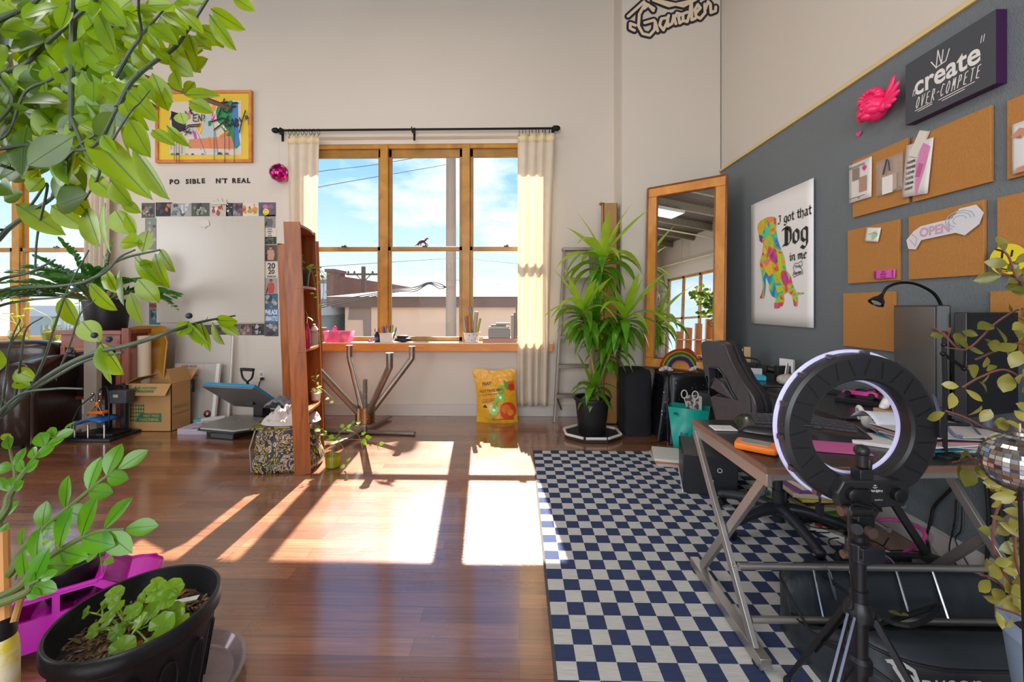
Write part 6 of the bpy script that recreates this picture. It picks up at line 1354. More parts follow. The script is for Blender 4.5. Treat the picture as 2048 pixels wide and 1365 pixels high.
for a,b,c in tri:
    s=(pts[b].x-pts[a].x)*(pts[c].y-pts[a].y)-(pts[c].x-pts[a].x)*(pts[b].y-pts[a].y); fs.append((a,b,c) if s>0 else (c,b,a))
mb.add([(p.x,p.y,.0085) for p in pts],fs,M); mb.build('dog_print',dogmat(),t,world=True,smooth=False)
p=PM(); 
def gp(col,poly,d=.0095):
    p.c(col); q=[gxy(*a) for a in poly]; p.flat([(a.x,a.y) for a in q],M,d)
gp('#e8c030',[(160,760),(200,720),(245,740),(262,850),(225,880),(190,830)]); gp('#f07a8a',[(165,750),(215,712),(240,735),(200,790)],.0098); gp('#e8d030',[(180,600),(210,650),(190,680),(172,660)],.0098)
gp('#b8d83a',[(300,640),(335,700),(350,820),(320,860),(305,760)]); gp('#5fd08a',[(190,440),(240,420),(230,500),(180,520)]); gp('#f08a40',[(200,345),(260,340),(255,380),(215,385)]); gp('#d84a6a',[(265,340),(288,350),(286,410),(270,400)],.0099)
gp('#7a3fa0',[(132,500),(165,510),(160,570),(138,555)]); gp('#c0d040',[(280,960),(350,960),(355,1010),(300,1030)]); gp('#e85a7a',[(272,1120),(315,1120),(312,1165),(275,1168)],.0099)
p.c('#cf7aa0'); q=[gxy(*a) for a in ((190,600),(225,690),(305,560))]; p.pen([[(a.x,a.y) for a in q]],M,.008,.0102)
# blackletter text with a broad nib
BL={'I':[[(.1,.95),(.35,1),(.5,.9),(.4,.8),(.4,.2),(.2,0),(0,.1)]],
 'g':[[(.1,.6),(.1,.15),(.3,0)],[(.1,.6),(.35,.7),(.5,.6),(.5,-.2),(.3,-.38),(.05,-.25)],[(.3,0),(.5,.12)]],
 'o':[[(.1,.6),(.1,.12),(.3,0),(.5,.12),(.5,.55),(.3,.72),(.1,.6)]],
 't':[[(.2,1),(.2,.12),(.38,0),(.5,.1)],[(.02,.68),(.45,.68)]],
 'h':[[(.08,1.05),(.08,.08),(.16,0)],[(.08,.55),(.35,.72),(.5,.58),(.5,.1),(.4,-.2)]],
 'a':[[(.08,.6),(.3,.72),(.45,.6),(.45,.1),(.56,0)],[(.45,.4),(.1,.3),(.1,.08),(.25,0),(.45,.12)]],
 'i':[[(.1,.68),(.2,.6),(.2,.1),(.32,0)],[(.18,.95),(.24,.9)]],
 'n':[[(.05,.68),(.12,.6),(.12,.05)],[(.12,.55),(.36,.72),(.48,.6),(.48,.1),(.58,0)]],
 'm':[[(.05,.68),(.12,.6),(.12,.05)],[(.12,.55),(.32,.72),(.42,.6),(.42,.05)],[(.42,.55),(.62,.72),(.72,.6),(.72,.1),(.82,0)]],
 'e':[[(.45,.15),(.28,0),(.1,.12),(.1,.58),(.3,.72),(.46,.58),(.12,.35)]],
 'D':[[(.0,.9),(.3,1),(.6,.9),(.72,.7),(.72,.2),(.5,0),(.15,.05),(.0,-.05)],[(.28,.95),(.28,.1)],[(.42,.95),(.42,.08)]],' ':[]}
def blackletter(s,x0,y0,x1,hx,nib):
    """text between two measured points on the poster, height hx"""
    A=gxy(x0,y0); wd=gxy(x1,y0).x-A.x; adv=[.95 if c=='m' else .85 if c=='D' else .4 if c in 'i ' else .5 if c=='t' else .66 for c in s]; k=wd/sum(adv); x=A.x
    for c,a in zip(s,adv):
        p.ink([[(q[0]*k+x,q[1]*hx+A.y) for q in st] for st in BL[c]],M,nib=nib,depth=.0095); p.pen([[(q[0]*k+x,q[1]*hx+A.y) for q in st] for st in BL[c]],M,w=abs(nib[0])*.3,depth=.0094,n=5); x+=a*k
p.c('#26241f'); hh=gxy(300,330).y-gxy(300,415).y
blackletter('I got that',305,405,615,hh*.85,(.010,.010)); blackletter('Dog',345,600,590,gxy(380,450).y-gxy(380,610).y,(.022,.020)); blackletter('in me',408,738,575,hh*.78,(.010,.010))
Q=gxy(485,825); p.pen([[(-.05,.03),(-.03,.06),(.0,.055),(.045,.07),(.05,.04),(.03,.02),(.05,-.0),(.055,-.03),(.0,-.035),(-.04,-.05),(-.055,-.03),(-.04,-.0),(-.05,.03)]],M@TR(Q.x,Q.y,0),.004,.0095)
p.text('Truly',M@TR(Q.x-.0,Q.y+.03,0)@RZ(.1),h=.028,bold=.03,depth=.0095); p.text('Garden',M@TR(Q.x,Q.y-.015,0)@RZ(.1),h=.026,w=.085,bold=.03,depth=.0095)
p.done('poster_print',t,world=True,smooth=False)
# canvas
M,w,h=wbR(1811,1992,129,253,.05,.05); zb=M.translation.z
t=thing('slogan_canvas','dark grey canvas with a purple edge lettered create OVER-COMPETE, high on the wall','canvas',M.translation)
a=at_x(1811,251,XR-.05); top=at_x(1811,131,XR-.05).z; b=at_x(1992,100,XR-.05); w=a.y-b.y; h=top-a.z; M=frame(a,(0,-1,0),(0,0,1))
mb=MB(); mb.box((0,0,-.048),(w,h,0),M); o=mb.build('canvas_face',[mat('canvas_charcoal','#43464b',.7),mat('canvas_purple_edge','#3c1245',.5)],t,world=True)
for pl_ in o.data.polygons:
    if abs(pl_.normal.x)<.5: pl_.material_index=1
p=PM(); p.c('#e0dcd8'); p.text('create',M@TR(w*.49,h*.53,0)@RZ(.0),h=h*.27,w=w*.74,bold=.022,depth=.001)
OV={'O':[[(.3,1),(.05,.7),(0,.2),(.2,0),(.45,.3),(.5,.8),(.3,1)]],'V':[[(0,1),(.15,0),(.5,1)]],'E':[[(.45,1),(.05,.95),(0,.05),(.42,.0)],[(.02,.52),(.36,.55)]],'R':[[(0,0),(.1,1),(.4,.95),(.4,.6),(.1,.5),(.5,0)]],'-':[[(0,.5),(.3,.55)]],'C':[[(.5,.9),(.2,1),(0,.4),(.15,0),(.45,.1)]],'M':[[(0,0),(.1,1),(.25,.4),(.45,1),(.5,0)]],'P':[[(0,0),(.08,1),(.42,.95),(.4,.55),(.08,.5)]],'T':[[(0,1),(.5,1)],[(.25,1),(.2,0)]]}
x=w*.14; 
for c in 'OVER-COMPETE': p.pen([[(q[0]*w*.062*(1.1 if c=='C' else 1)+q[1]*w*.02+x,q[1]*h*.17+h*.19) for q in st] for st in OV[c]],M,w*.010,.001,n=6); x+=w*.062*(.7 if c=='-' else 1.02)
for x0,x1,y in ((.13,.34,.16),(.17,.34,.13),(.42,.80,.15),(.46,.70,.115)): p.pen([[(w*x0,h*y),(w*x1,h*(y+.01))]],M,w*.009,.001)
for x0,y0 in ((.10,.42),(.125,.41),(.86,.66),(.885,.66)): p.pen([[(w*x0,h*y0),(w*(x0+.012),h*(y0+.09))]],M,w*.008,.001)
p.pen([[(w*.33,h*.80),(w*.39,h*.67),(w*.50,h*.69),(w*.54,h*.84)],[(w*.39,h*.66),(w*.41,h*.92),(w*.45,h*.68)],[(w*.45,h*.68),(w*.47,h*.88)]],M,w*.012,.001)
p.done('slogan_print',t,world=True,smooth=False)
# cherub head with wings
o=at_x(1748,215,XR-.06); t=thing('cherub_head','hot pink winged cherub head mounted on the dark wall','wall ornament',o)
M=frame(o,(0,-1,0),(0,0,1)); M_pink=mat('hot_pink_resin','#f02a6a',.35,sss=0)
mb=MB(); mb.ell((0,0,0),(.072,.085,.07),20,14,M); mb.ell((-.03,-.03,.03),(.036,.03,.04),14,8,M); mb.ell((.03,-.03,.03),(.036,.03,.04),14,8,M); mb.ell((0,-.055,.04),(.03,.025,.03),12,8,M)
mb.ell((0,-.01,.072),(.012,.014,.014),10,8,M); mb.ell((0,-.043,.068),(.018,.006,.008),10,6,M)
for s in (-1,1): mb.ell((s*.028,.012,.06),(.014,.006,.01),10,6,M); mb.tube([(s*.012,.03,.066),(s*.03,.036,.062),(s*.045,.028,.05)],.004,6,M)
for k in range(9):
    a=PI*k/8; mb.ell((.06*math.cos(a),.045+.045*math.sin(a),.02),(.022,.02,.03),10,8,M)
mb.build('head',M_pink,t,world=True,sharp=80)
for s,sp,up in ((1,1.0,.12),(-1,.55,.02)):
    mb=MB()
    for k in range(5):
        L=(.16-.022*k)*sp; a=math.radians(62-22*k); mb.ell((0,0,0),(L/2,.018,.012),12,6,M@TR(s*(.06),-.02,0)@(RZ(a) if s>0 else RZ(PI-a))@TR(L/2,0,.01*k*.3))
    mb.ell((s*.07,-.03,.01),(.03,.03,.02),12,8,M); mb.build('wing',M_pink,t,world=True,sharp=80)
p=PM(); o=at_x(1718,268,XR-.006); M=frame(o,(0,-1,0),(0,0,1)); p.c('#e0408a',.3)
hp=[(.022*(16*math.sin(a)**3)/16,.020*(13*math.cos(a)-5*math.cos(2*a)-2*math.cos(3*a)-math.cos(4*a))/16) for a in [2*PI*i/28 for i in range(28)]]; p.prism(hp,0,.004,M); single(p,'heart_pin','tiny pink heart stuck on the wall under the cherub head','pin')
# papers on the corks
def sheet(name,px0,px1,yt,yb,label,cat,fnp,col='#dcd6d2',off=.026,curl=.006,rot=0):
    a=at_x(px0,yb,XR-off); tz=at_x(px0,yt,XR-off).z; b=at_x(px1,500,XR-off); w=a.y-b.y; h=tz-a.z; M=frame(a,(0,-1,0),(0,0,1))@TR(w/2,h/2,0)@RZ(rot)@TR(-w/2,-h/2,0)
    t=thing(name,label,cat,a); mb=MB(); mb.grid(lambda u,v:M@Vector((u*w,v*h,curl*math.sin(PI*u*.8)*(1-v))),6,6); mb.build('sheet',mat('sh'+col[1:],col,.5),t,world=True,solid=.0008,sharp=180)
    p=PM(); fnp(p,M,w,h); p.done('print',t,world=True,smooth=False); return t
D_=.0075
def f1(p,M,w,h):
    p.c('#8d7a70'); p.flat([(w*.2,h*.55),(w*.5,h*.55),(w*.5,h*.85),(w*.2,h*.85)],M,D_); p.c('#b08a72'); p.flat([(w*.5,h*.2),(w*.82,h*.2),(w*.82,h*.58),(w*.5,h*.58)],M,D_)
    p.c('#d83a86'); p.flat([(w*.62,h*.8),(w*.72,h*.7),(w*.82,h*.8),(w*.72,h*.86)],M,D_); p.c('#2a2426'); 
    for y in (.9,.87,.1): p.flat([(w*.05,h*y),(w*.75,h*y),(w*.75,h*(y+.012)),(w*.05,h*(y+.012))],M,D_)
    p.text('girls',M@TR(w*.5,h*.07,0),h=h*.04,bold=.03,depth=D_)
sheet('leaflet',1698,1744,332,408,'white leaflet with two photos and a pink heart pinned to the cork','leaflet',f1)
def f2(p,M,w,h):
    p.c('#3a3a40'); p.tube([M@Vector((w*.5,h*.95,.012)),M@Vector((w*.35,h*.55,.012))],.004,6); p.tube([M@Vector((w*.55,h*.9,.012)),M@Vector((w*.6,h*.6,.012))],.003,6)
    p.c('#e4e0da'); p.box((w*.3,0,.008),(w*.68,h*.48,.010),M); p.c('#b9a08a'); p.box((w*.68,h*.05,.006),(w*.82,h*.5,.008),M)
t=sheet('earring_bag',1752,1806,325,395,'small clear bag with dark earrings and a white card pinned to the cork','bag',f2,col='#cfcac2')
for o in kids(t):
    if o.name.startswith('sheet'): o.data.materials[0]=glassmat('thin_clear_film','#ffffff',.5,.1,mixt=('#d8d0ca',.25))
def f3(p,M,w,h):
    p.c('#d884b4'); p.flat([(w*.55,h*.05),(w*.62,h*.0),(w*.95,h*.85),(w*.7,h*.95),(w*.5,h*.6)],M,D_); p.c('#c05a90'); p.flat([(w*.5,h*.35),(w*.68,h*.33),(w*.78,h*.55),(w*.6,h*.6)],M,D_+.0002)
    p.c('#2a2426')
    for k,s in enumerate(('HOPE','KINDNESS','LOVE','LUCK','DREAM','LIGHT')): p.text(s,M@TR(w*.3,h*(.66-.1*k),0)@RZ(.05),h=h*.05,bold=.04,w=w*(.3+.05*(k==1)),depth=D_)
sheet('cutout_collage',1808,1862,296,398,'paper cut-out of a pink dancer beside the words HOPE KINDNESS LOVE','cut-out',f3,rot=-.10)
mb=MB(); a=at_x(1838,288,XR-.03); mb.cbox((0,0,0),(.012,.05,.13),Matrix.Translation(a)@RX(.5)); mb.build('paper_strip',mat('ivory_strip','#d8d2c6',.5),label='folded ivory paper strip above the pink dancer cut-out',cat='paper')
def f4(p,M,w,h): p.c('#c98a72'); p.flat([(w*.0,h*.75),(w*.5,h*.88),(w,h*.8),(w*.6,h*.68)],M,D_); p.flat([(w*.3,0),(w*.8,0),(w*.75,h*.12),(w*.35,h*.1)],M,D_); p.c('#a56a58'); p.flat([(w*.3,h*.7),(w*.6,h*.66),(w*.55,h*.74)],M,D_+.0003)
sheet('figure_cutout',2024,2062,250,350,'white dress cut-out with folded arms at the picture edge','cut-out',f4,col='#dcdad8')
def f5(p,M,w,h): p.c('#a8c890'); p.flat([(w*.6,h*.1),(w*.9,h*.5),(w*.7,h*.8),(w*.5,h*.4)],M,D_); p.c('#3a3a3a'); p.pen([[(w*.3,h*.5),(w*.6,h*.65),(w*.9,h*.55)]],M,.002,D_)
sheet('note_paper',1731,1760,459,486,'small folded white and green paper on the cork above the pink ticket','paper',f5,col='#dfe0da',rot=-.2)
def f6(p,M,w,h):
    p.c('#9a2f78')
    for k,s in enumerate(('BIG','HEART','CLUB')): p.text(s,M@TR(w*.5,h*(.78-.28*k),0),h=h*.2,bold=.03,depth=D_)
    for x in (.08,.92): p.flat([(w*(x-.03),h*.1),(w*(x+.03),h*.1),(w*(x+.03),h*.9),(w*(x-.03),h*.9)],M,D_)
sheet('paper_ticket',1748,1791,542,559,'magenta paper ticket reading BIG HEART CLUB','ticket',f6,col='#d858ae')
# pastel hair cut-out with lettering
o=at_x(1881,456,XR-.028); M=frame(o,(0,-1,0),(0,0,1))@RZ(.02); p=PM(); p.c('#d8d6da',.5)
p.prism([(-.17,-.08),(-.13,-.09),(-.1,-.045),(.07,-.04),(.11,-.06),(.17,-.02),(.19,.03),(.16,.075),(.09,.075),(.055,.035),(-.1,.03),(-.14,.01),(-.18,-.03)],-.002,.001,M)
p.c('#c9a0b4'); p.text('OPEN',M@TR(-.03,-.005,0),h=.05,w=.15,bold=.03,depth=.002); p.c('#9fb8c8'); p.pen([[(.09+.05*math.cos(a)*k,.02+.035*math.sin(a)*k) for a in [q*.6 for q in range(8)]] for k in (.6,1,1.3)],M,.004,.002); p.c('#d0a0a8'); p.pen([[(-.16,-.03),(-.13,-.07),(-.12,-.03),(-.15,-.0)]],M,.004,.002)
single(p,'hair_cutout','pastel cut-out of flowing hair across the word OPEN on the cork tile','cut-out',smooth=False)
o=at_x(2016,519,XR-.03); smiley('smiley_badge',None,frame(o,(0,-1,0),(0,0,1)),.068,'big yellow smiley badge on the cork tile beside the trailing plant',txt='impossible isnt real')
# ================= things on and under the desk =================
DT=ZD+.001
def d_(px,py,z=DT): return at_z(px,py,z)
# keyboard
k0=Vector((1.25,1.80,DT)); t=thing('keyboard','wide black ergonomic keyboard lying across the front desktop','keyboard',k0,math.radians(-20))
mb=MB()
def kb(u,v):
    x=(u-.5)*.50; y=(v-.5)*(.20+.03*math.cos(x*9)); z=.012+.020*math.sin(PI*v)**.6*(.6+.4*v)+.016*math.cos(x*6.3)**2*.8+.022*v
    e=min(u,1-u,v,1-v)/.08; 
    return (x,y-.02*math.cos(x*7)+.01,z if e>=1 else z*max(0.0,e)**.5)
mb.grid(kb,40,16); mb.build('keyboard_shell',mat('keyboard_black','#222227',.25,coat=.4),t,sharp=180)
km=mat('key_black','#3a3a42',.35); 
mb=MB()
for r in range(5):
    n=15
    for i in range(n):
        u=.14+.74*i/n; 
        if r==0 and 4<i<10: 
            continue
        v=.30+.12*r; c=kb(u+.02,v); mb.box((c[0]-.0125,c[1]-.0075,c[2]-.004),(c[0]+.0125,c[1]+.0085,c[2]+.006))
c=kb(.5,.28); mb.box((c[0]-.07,c[1]-.008,c[2]-.004),(c[0]+.06,c[1]+.008,c[2]+.006)); mb.build('keys',km,t,bevel=.0015)
p=PM(); p.c('#d8d8d8'); rr=random.Random(3)
for r in range(1,5):
    for i in range(15):
        c=kb(.16+.74*i/15,.30+.12*r); p.text(rr.choice('QWERTYUIOPASDFGHJKLZXCVBNM'),TR(c[0],c[1],c[2]+.0062),h=.005,depth=.0003)
p.done('key_legends',t,smooth=False)
# white card, orange drive
def slab(name,label,cat,cx,cy,w,d,h,rz,m,z=DT,bev=.001):
    mb=MB(); mb.box((-w/2,-d/2,0),(w/2,d/2,h)); return mb.build(name,m,loc=(cx,cy,z),rz=math.radians(rz),label=label,cat=cat,bevel=bev)
t=thing('white_device','thin white square device on the desk corner beside the keyboard','card',(d_(1446,858).x,d_(1446,858).y,DT),math.radians(-4))
mb=MB(); mb.box((-.05,-.036,0),(.05,.036,.006)); mb.build('card_body',mat('white_plastic','#dcd8d6',.3),t,bevel=.002)
mb=MB(); mb.ell((0,0,.006),(.003,.003,.0006),8,4); mb.build('dot',M_brass,t)
t=thing('portable_drive','rugged orange portable drive on the desk by the ring light','drive',(.925,1.575,DT),math.radians(-38))
mb=MB(); superell((0,0,.014),(.072,.046,.014),7,mb=mb); mb.build('rubber_bumper',mat('orange_rubber','#f07a18',.45),t,sharp=60)
mb=MB(); mb.box((-.052,-.030,.027),(.045,.030,.0295)); mb.build('metal_plate',mat('silver_plate','#a9adb0',.35,.6),t,bevel=.001)
mb=MB(); mb.box((.066,-.008,.010),(.0735,.008,.015)); mb.build('port',mat('port_dark','#3a1c08',.5),t)
# pink and white booklets
slab('booklet','pink booklet with white edge on the desk inside the ring of light','booklet',1.24,1.60,.20,.13,.006,-14,mat('pink_cover','#c9609a',.5))
slab('white_book','white bound booklet lying under the letters on the desk','booklet',1.50,1.66,.24,.16,.014,-30,mat('white_page','#dcd8d6',.6))
rr=random.Random(12)
cols=['#d9d5d2','#cfc9c6','#c9356f','#e2dedb','#2a8a9a','#d8cfc8','#b9b2ac','#e0d8d4','#c97a8a','#26262a','#d6d0ca','#8f8a86','#e6e2de','#ddb7b7','#cdc6c0']
names=['white','ivory','magenta','bright white','teal','cream','grey','off-white','rose','black','pale','dark grey','crisp white','light pink','beige']
z=DT
for k in range(15):
    h=rr.uniform(.002,.0055); w=rr.uniform(.26,.38)
    slab('mail_sheet','%s letter, %s in the desk paper stack'%(names[k],['lowest','second from the bottom','third from the bottom','fourth from the bottom','fifth from the bottom','sixth from the bottom','seventh from the bottom','in the middle','just above the middle','ninth up','fifth from the top','fourth from the top','third from the top','second from the top','topmost'][k]),'paper',1.70+rr.uniform(-.03,.03),1.66+rr.uniform(-.02,.02),w,rr.uniform(.17,.22),h,rr.uniform(-22,10),mat('lt'+cols[k][1:],cols[k],.6),z=z,bev=0); z+=h+.0012
mb=MB(); mb.grid(lambda u,v:(1.50+.22*u,1.70+.14*v,z-.005+.045*math.sin(PI*v)*(1-u*.5)+.01*u),8,8); mb.build('curled_letter',mat('lt_curl','#d3d6de',.6),label='curled white sheet arching on top of the paper stack',cat='paper',solid=.0008,sharp=180)
# small carton and astronaut
slab('small_carton','small kraft carton under the white astronaut figure on the desk','box',1.70,1.84,.11,.10,.09,8,mat('kraft_carton','#b48a60',.75),bev=.002)
M_aw=mat('white_figure','#e0ddda',.35)
t=thing('astronaut_figure','white astronaut figurine holding a gold ball on the small carton','figurine',(1.70,1.84,DT+.091),math.radians(-60))
mb=MB(); mb.ell((0,0,.085),(.034,.028,.045),16,10); mb.ell((0,0,.16),(.036,.034,.036),18,12); 
for s in (-1,1): mb.tube(spline([(s*.018,0,.055),(s*.025,-.015,.03),(s*.028,-.03,.012)],4),[.017]*9,10); mb.ell((s*.028,-.035,.013),(.015,.024,.013),10,8)
mb.tube(spline([(.03,0,.105),(.055,-.02,.11),(.06,-.03,.135)],4),.012,8); mb.tube(spline([(-.03,0,.105),(-.05,-.015,.09),(-.035,-.035,.085)],4),.012,8); mb.build('astronaut_body',M_aw,t,sharp=80)
mb=MB(); mb.ell((0,-.014,.162),(.027,.026,.022),16,10); mb.build('visor',mat('gold_chrome','#b8922e',.12,1),t)
mb=MB(); mb.box((-.022,.02,.06),(.022,.042,.12)); mb.build('backpack',M_aw,t,bevel=.005)
mb=MB(); b=at_y(1768,778,1.86); mb.ell(b,.034,20,14); mb.build('gold_ball',mat('gold_chrome','#b8922e',.12,1),t,world=True)
t=thing('headphones','white headset with gold lining lying against the small carton','headphones',(1.60,1.85,DT))
mb=MB(); superell((1.60,1.85,DT+.034),(.024,.04,.034),2.5,mb=mb); mb.build('ear_cup',M_aw,t,world=True,sharp=80); mb=MB(); mb.tube(spline([(1.59,1.87,DT+.06),(1.60,1.91,DT+.085),(1.62,1.94,DT+.06),(1.63,1.94,DT+.02)],5),.010,8); mb.build('headband',M_aw,t,world=True)
mb=MB(); mb.ell((1.60,1.82,DT+.055),(.02,.012,.016),12,8); mb.build('gold_lining',mat('gold_chrome','#b8922e',.12,1),t,world=True)
# pink sports car on a thin box
b=d_(1722,806); slab('game_box','thin black box with a red edge under the pink toy car','box',b.x+.02,b.y,.24,.16,.025,-50,mat('black_gloss_box','#22222a',.25),bev=.001)
mb=MB(); bx,by=b.x+.02,b.y
t=thing('toy_sports_car','small hot pink toy sports car parked on the desk against the wall','toy car',(bx+.01,by+.03,DT+.0265),math.radians(-58))
M_pc=mat('hot_pink_car','#ee3aa0',.2,.2,coat=.6)
mb=MB(); prof=[(-.085,.012),(-.084,.026),(-.06,.032),(-.03,.036),(-.008,.05),(.022,.053),(.05,.044),(.08,.04),(.085,.03),(.084,.012)]
for s,wd in ((0,.036),): mb.prism(prof,-wd,wd,Matrix(((1,0,0,0),(0,0,-1,0),(0,1,0,0),(0,0,0,1))))
mb.build('car_body',M_pc,t,bevel=.005,seg=2)
mb=MB(); mb.prism([(-.026,.0365),(-.008,.051),(.02,.0535),(.045,.046),(.03,.040),(-.01,.039)],-.0368,.0368,Matrix(((1,0,0,0),(0,0,-1,0),(0,1,0,0),(0,0,0,1)))); mb.build('windows',mat('car_glass_black','#15151a',.1),t)
for x in (-.055,.055):
    for y in (-.036,.036):
        mb=MB(); mb.lathe([(0,-.006),(.015,-.006),(.017,0),(.015,.006),(0,.006)],18,TR(x,y,.017)@RX(PI/2)); mb.build('wheel',M_blk,t)
mb=MB(); mb.box((.062,-.034,.058),(.08,.034,.061)); mb.box((.068,-.02,.04),(.074,-.016,.06)); mb.box((.068,.016,.04),(.074,.02,.06)); mb.build('spoiler',M_blk,t)
# monitors
def panel_between(t,a,b,z0,z1,th,m_front,m_back,name):
    a=Vector(a);b=Vector(b); x=(b-a).normalized(); n=Vector((x.y,-x.x,0)); M=frame((a.x,a.y,z0),x,(0,0,1)); w=(b-a).length
    mb=MB(); mb.box((0,0,-th),(w,z1-z0,0),M); mb.build(name,m_back,t,world=True,bevel=.004)
    mb=MB(); mb.box((.008,.015,.0),(w-.008,z1-z0-.008,.0015),M); mb.build('screen',m_front,t,world=True,smooth=False); return M,w
M_scr=mat('dark_glossy_screen','#6e6b69',.3,.5); M_mon=mat('monitor_black','#1a1a1d',.35)
t=thing('monitor','flat monitor seen almost edge-on in front of the cork tiles','monitor',(1.9,1.96,DT))
panel_between(t,(2.06,2.235,0),(1.765,1.725,0),.87,1.305,.045,M_scr,M_mon,'monitor_housing')
mb=MB(); c=Vector((1.95,1.95,0)); mb.tube([(c.x+.02,c.y-.0,DT+.01),(c.x+.02,c.y,.98)],.018,12); mb.prism([(c.x-.08,c.y-.10),(c.x+.1,c.y-.1),(c.x+.1,c.y+.1),(c.x-.08,c.y+.1)],DT,DT+.012); mb.build('monitor_stand',M_mon,t,world=True,bevel=.003)
t=thing('monitor','black monitor turned away behind the trailing plant at the wall','monitor',(1.95,1.72,DT))
M,w=panel_between(t,(1.80,1.64,0),(2.115,1.73,0),.85,1.275,.04,mat('black_back','#17171b',.45),M_mon,'monitor_housing')
mb=MB(); mb.tube([(1.97,1.72,DT+.01),(1.97,1.72,.95)],.018,12); mb.prism([(1.87,1.62),(2.08,1.62),(2.08,1.8),(1.87,1.8)],DT,DT+.010); mb.build('monitor_stand',mat('blue_grey_stand','#5a6272',.4),t,world=True,bevel=.003)
# gooseneck lamp
t=thing('gooseneck_lamp','thin black gooseneck lamp arching in front of the lowest cork tile','lamp',(2.0,1.95,DT)); Yg=1.93
P=[at_y(px,py,Yg) for px,py in ((1764,590),(1775,575),(1800,566),(1830,568),(1862,583),(1878,602),(1887,630),(1889,665),(1889,700))]+[Vector((2.04,1.93,.95)),Vector((2.04,1.93,DT+.01))]
mb=MB(); mb.tube(spline(P,6),.0065,8); mb.build('gooseneck',M_black,t,world=True)
a=P[0]; d=(at_y(1748,612,Yg)-a).normalized(); q=d.to_track_quat('Z','Y').to_matrix().to_4x4()
mb=MB(); mb.lathe([(.008,0),(.012,.012),(.026,.03),(.032,.05),(.028,.05),(.02,.03),(0,.025)],18,Matrix.Translation(a)@q); mb.build('lamp_head',mat('gunmetal_head','#2b2527',.25,.6),t,world=True)
mb=MB(); mb.lathe([(0,.042),(.02,.042),(.02,.046),(0,.046)],16,Matrix.Translation(a)@q); mb.build('bulb_lens',mat('clear_lens','#c9c6c8',.1),t,world=True)
mb=MB(); mb.lathe([(0,0),(.045,0),(.045,.012),(0,.018)],20,TR(2.04,1.93,DT)); mb.build('lamp_base',M_black,t,world=True)
# clamp arm gadget
t=thing('clamp_arm','black jointed clamp arm with copper-brown tips in front of the black monitor','stand',(1.80,1.55,DT)); Yc=1.52
def q_(px,py,dy=0): return at_y(px,py,Yc+dy)
mb=MB(); mb.tube([q_(1889,663),q_(1888,700),q_(1890,760),(q_(1890,760).x,Yc,DT)],.007,8); mb.tube([q_(1888,672),q_(1935,692)],.006,8); mb.tube([q_(1886,708),q_(1930,738)],.006,8); mb.tube([q_(1930,695),q_(1928,738)],.004,6)
for px,py in ((1888,690),(1886,708),(1928,738),(1929,694)): mb.ell(q_(px,py),.009,10,8)
mb.lathe([(0,0),(.04,0),(.04,.01),(0,.014)],18,TR(q_(1890,760).x,Yc,DT)); mb.build('arm_linkage',M_black,t,world=True)
for A_,B__,w_,h_ in (((1866,657),(1889,677),.018,.004),((1899,656),(1891,682),.012,.004),((1886,695),(1918,699),.014,.004),((1929,692),(1940,696),.008,.008),((1930,738),(1947,737),.008,.008)):
    mb=MB(); mb.beam(q_(*A_),q_(*B__),w_,h_); mb.build('copper_tip',mat('copper_brown','#8a5f4c',.4,.5),t,world=True)
# mouse, cables on the desk
mb=MB(); superell((1.80,1.56,DT+.017),(.035,.055,.017),2.5,mb=mb); mb.build('computer_mouse',mat('grey_mouse','#4a4f5a',.4),label='dark computer mouse beside the paper stack near the wall',cat='mouse',sharp=180)
mb=MB(); mb.tube(spline([at_y(1868,790,1.75),at_y(1880,830,1.6),at_y(1905,868,1.52),at_y(1925,875,1.5)],6),.006,8); mb.build('desk_cable',mat('blue_grey_cable','#5a6480',.5),label='thick blue-grey cable curving down beside the ring light',cat='cable')
mb=MB(); mb.tube(spline([at_y(1890,826,1.72),at_y(1930,840,1.66),at_y(1960,870,1.58),at_y(1985,900,1.5)],6),.004,6); mb.build('desk_cable',mat('grey_cable','#4c4f56',.5),label='thin grey cable running over the desk toward the disco ball',cat='cable')
# back of the desk
def back(px,py,z=DT): return at_z(px,py,z)
b=back(1574,733); mb=MB(); mb.box((-.055,-.012,0),(.055,.012,.15)); o=mb.build('white_switch_box',mat('white_plastic','#dcd8d6',.3),loc=(2.08,at_x(1574,733,2.08).y,DT),rz=math.radians(-70),label='white upright box with a small square window at the back of the desk',cat='box',bevel=.003)
mb=MB(); mb.box((1.98,3.10,DT),(2.10,3.14,DT+.10)); mb.build('dark_card_holder',mat('dark_card','#222226',.5),label='dark upright card holder beside the white upright box',cat='holder',bevel=.002)
mb=MB(); mb.beam((1.96,2.98,DT+.005),(2.02,3.04,DT+.12),.006,.08,up=(0,0,1)); mb.build('white_card',mat('white_page','#dcd8d6',.6),label='white card leaning on the dark card holder',cat='card')
t=thing('camcorder','black shoulder camcorder rig lying at the back of the desk','camera',(1.94,3.25,DT),math.radians(-38))
mb=MB(); mb.box((-.16,-.03,.045),(-.02,.03,.10)); mb.box((-.02,-.035,.03),(.05,.035,.085)); mb.build('camera_body',M_blk,t,bevel=.006); mb=MB(); mb.tube([(.05,0,.06),(.25,0,.035)],[.026,.03],14); mb.tube([(.10,0,.055),(.12,0,.052)],.033,14); mb.tube([(.2,0,.04),(.22,0,.037)],.034,14); mb.build('lens_barrel',M_blk,t)
mb=MB(); mb.tube(spline([(-.13,0,.1),(-.12,0,.135),(-.02,0,.13),(.0,0,.085)],5),.008,8); mb.tube([(-.1,-.03,.06),(-.1,-.06,.02),(-.1,-.06,0)],.008,6); mb.build('handle',M_blk,t)
mb=MB(); rr=random.Random(6); c=Vector((1.70,3.22,DT))
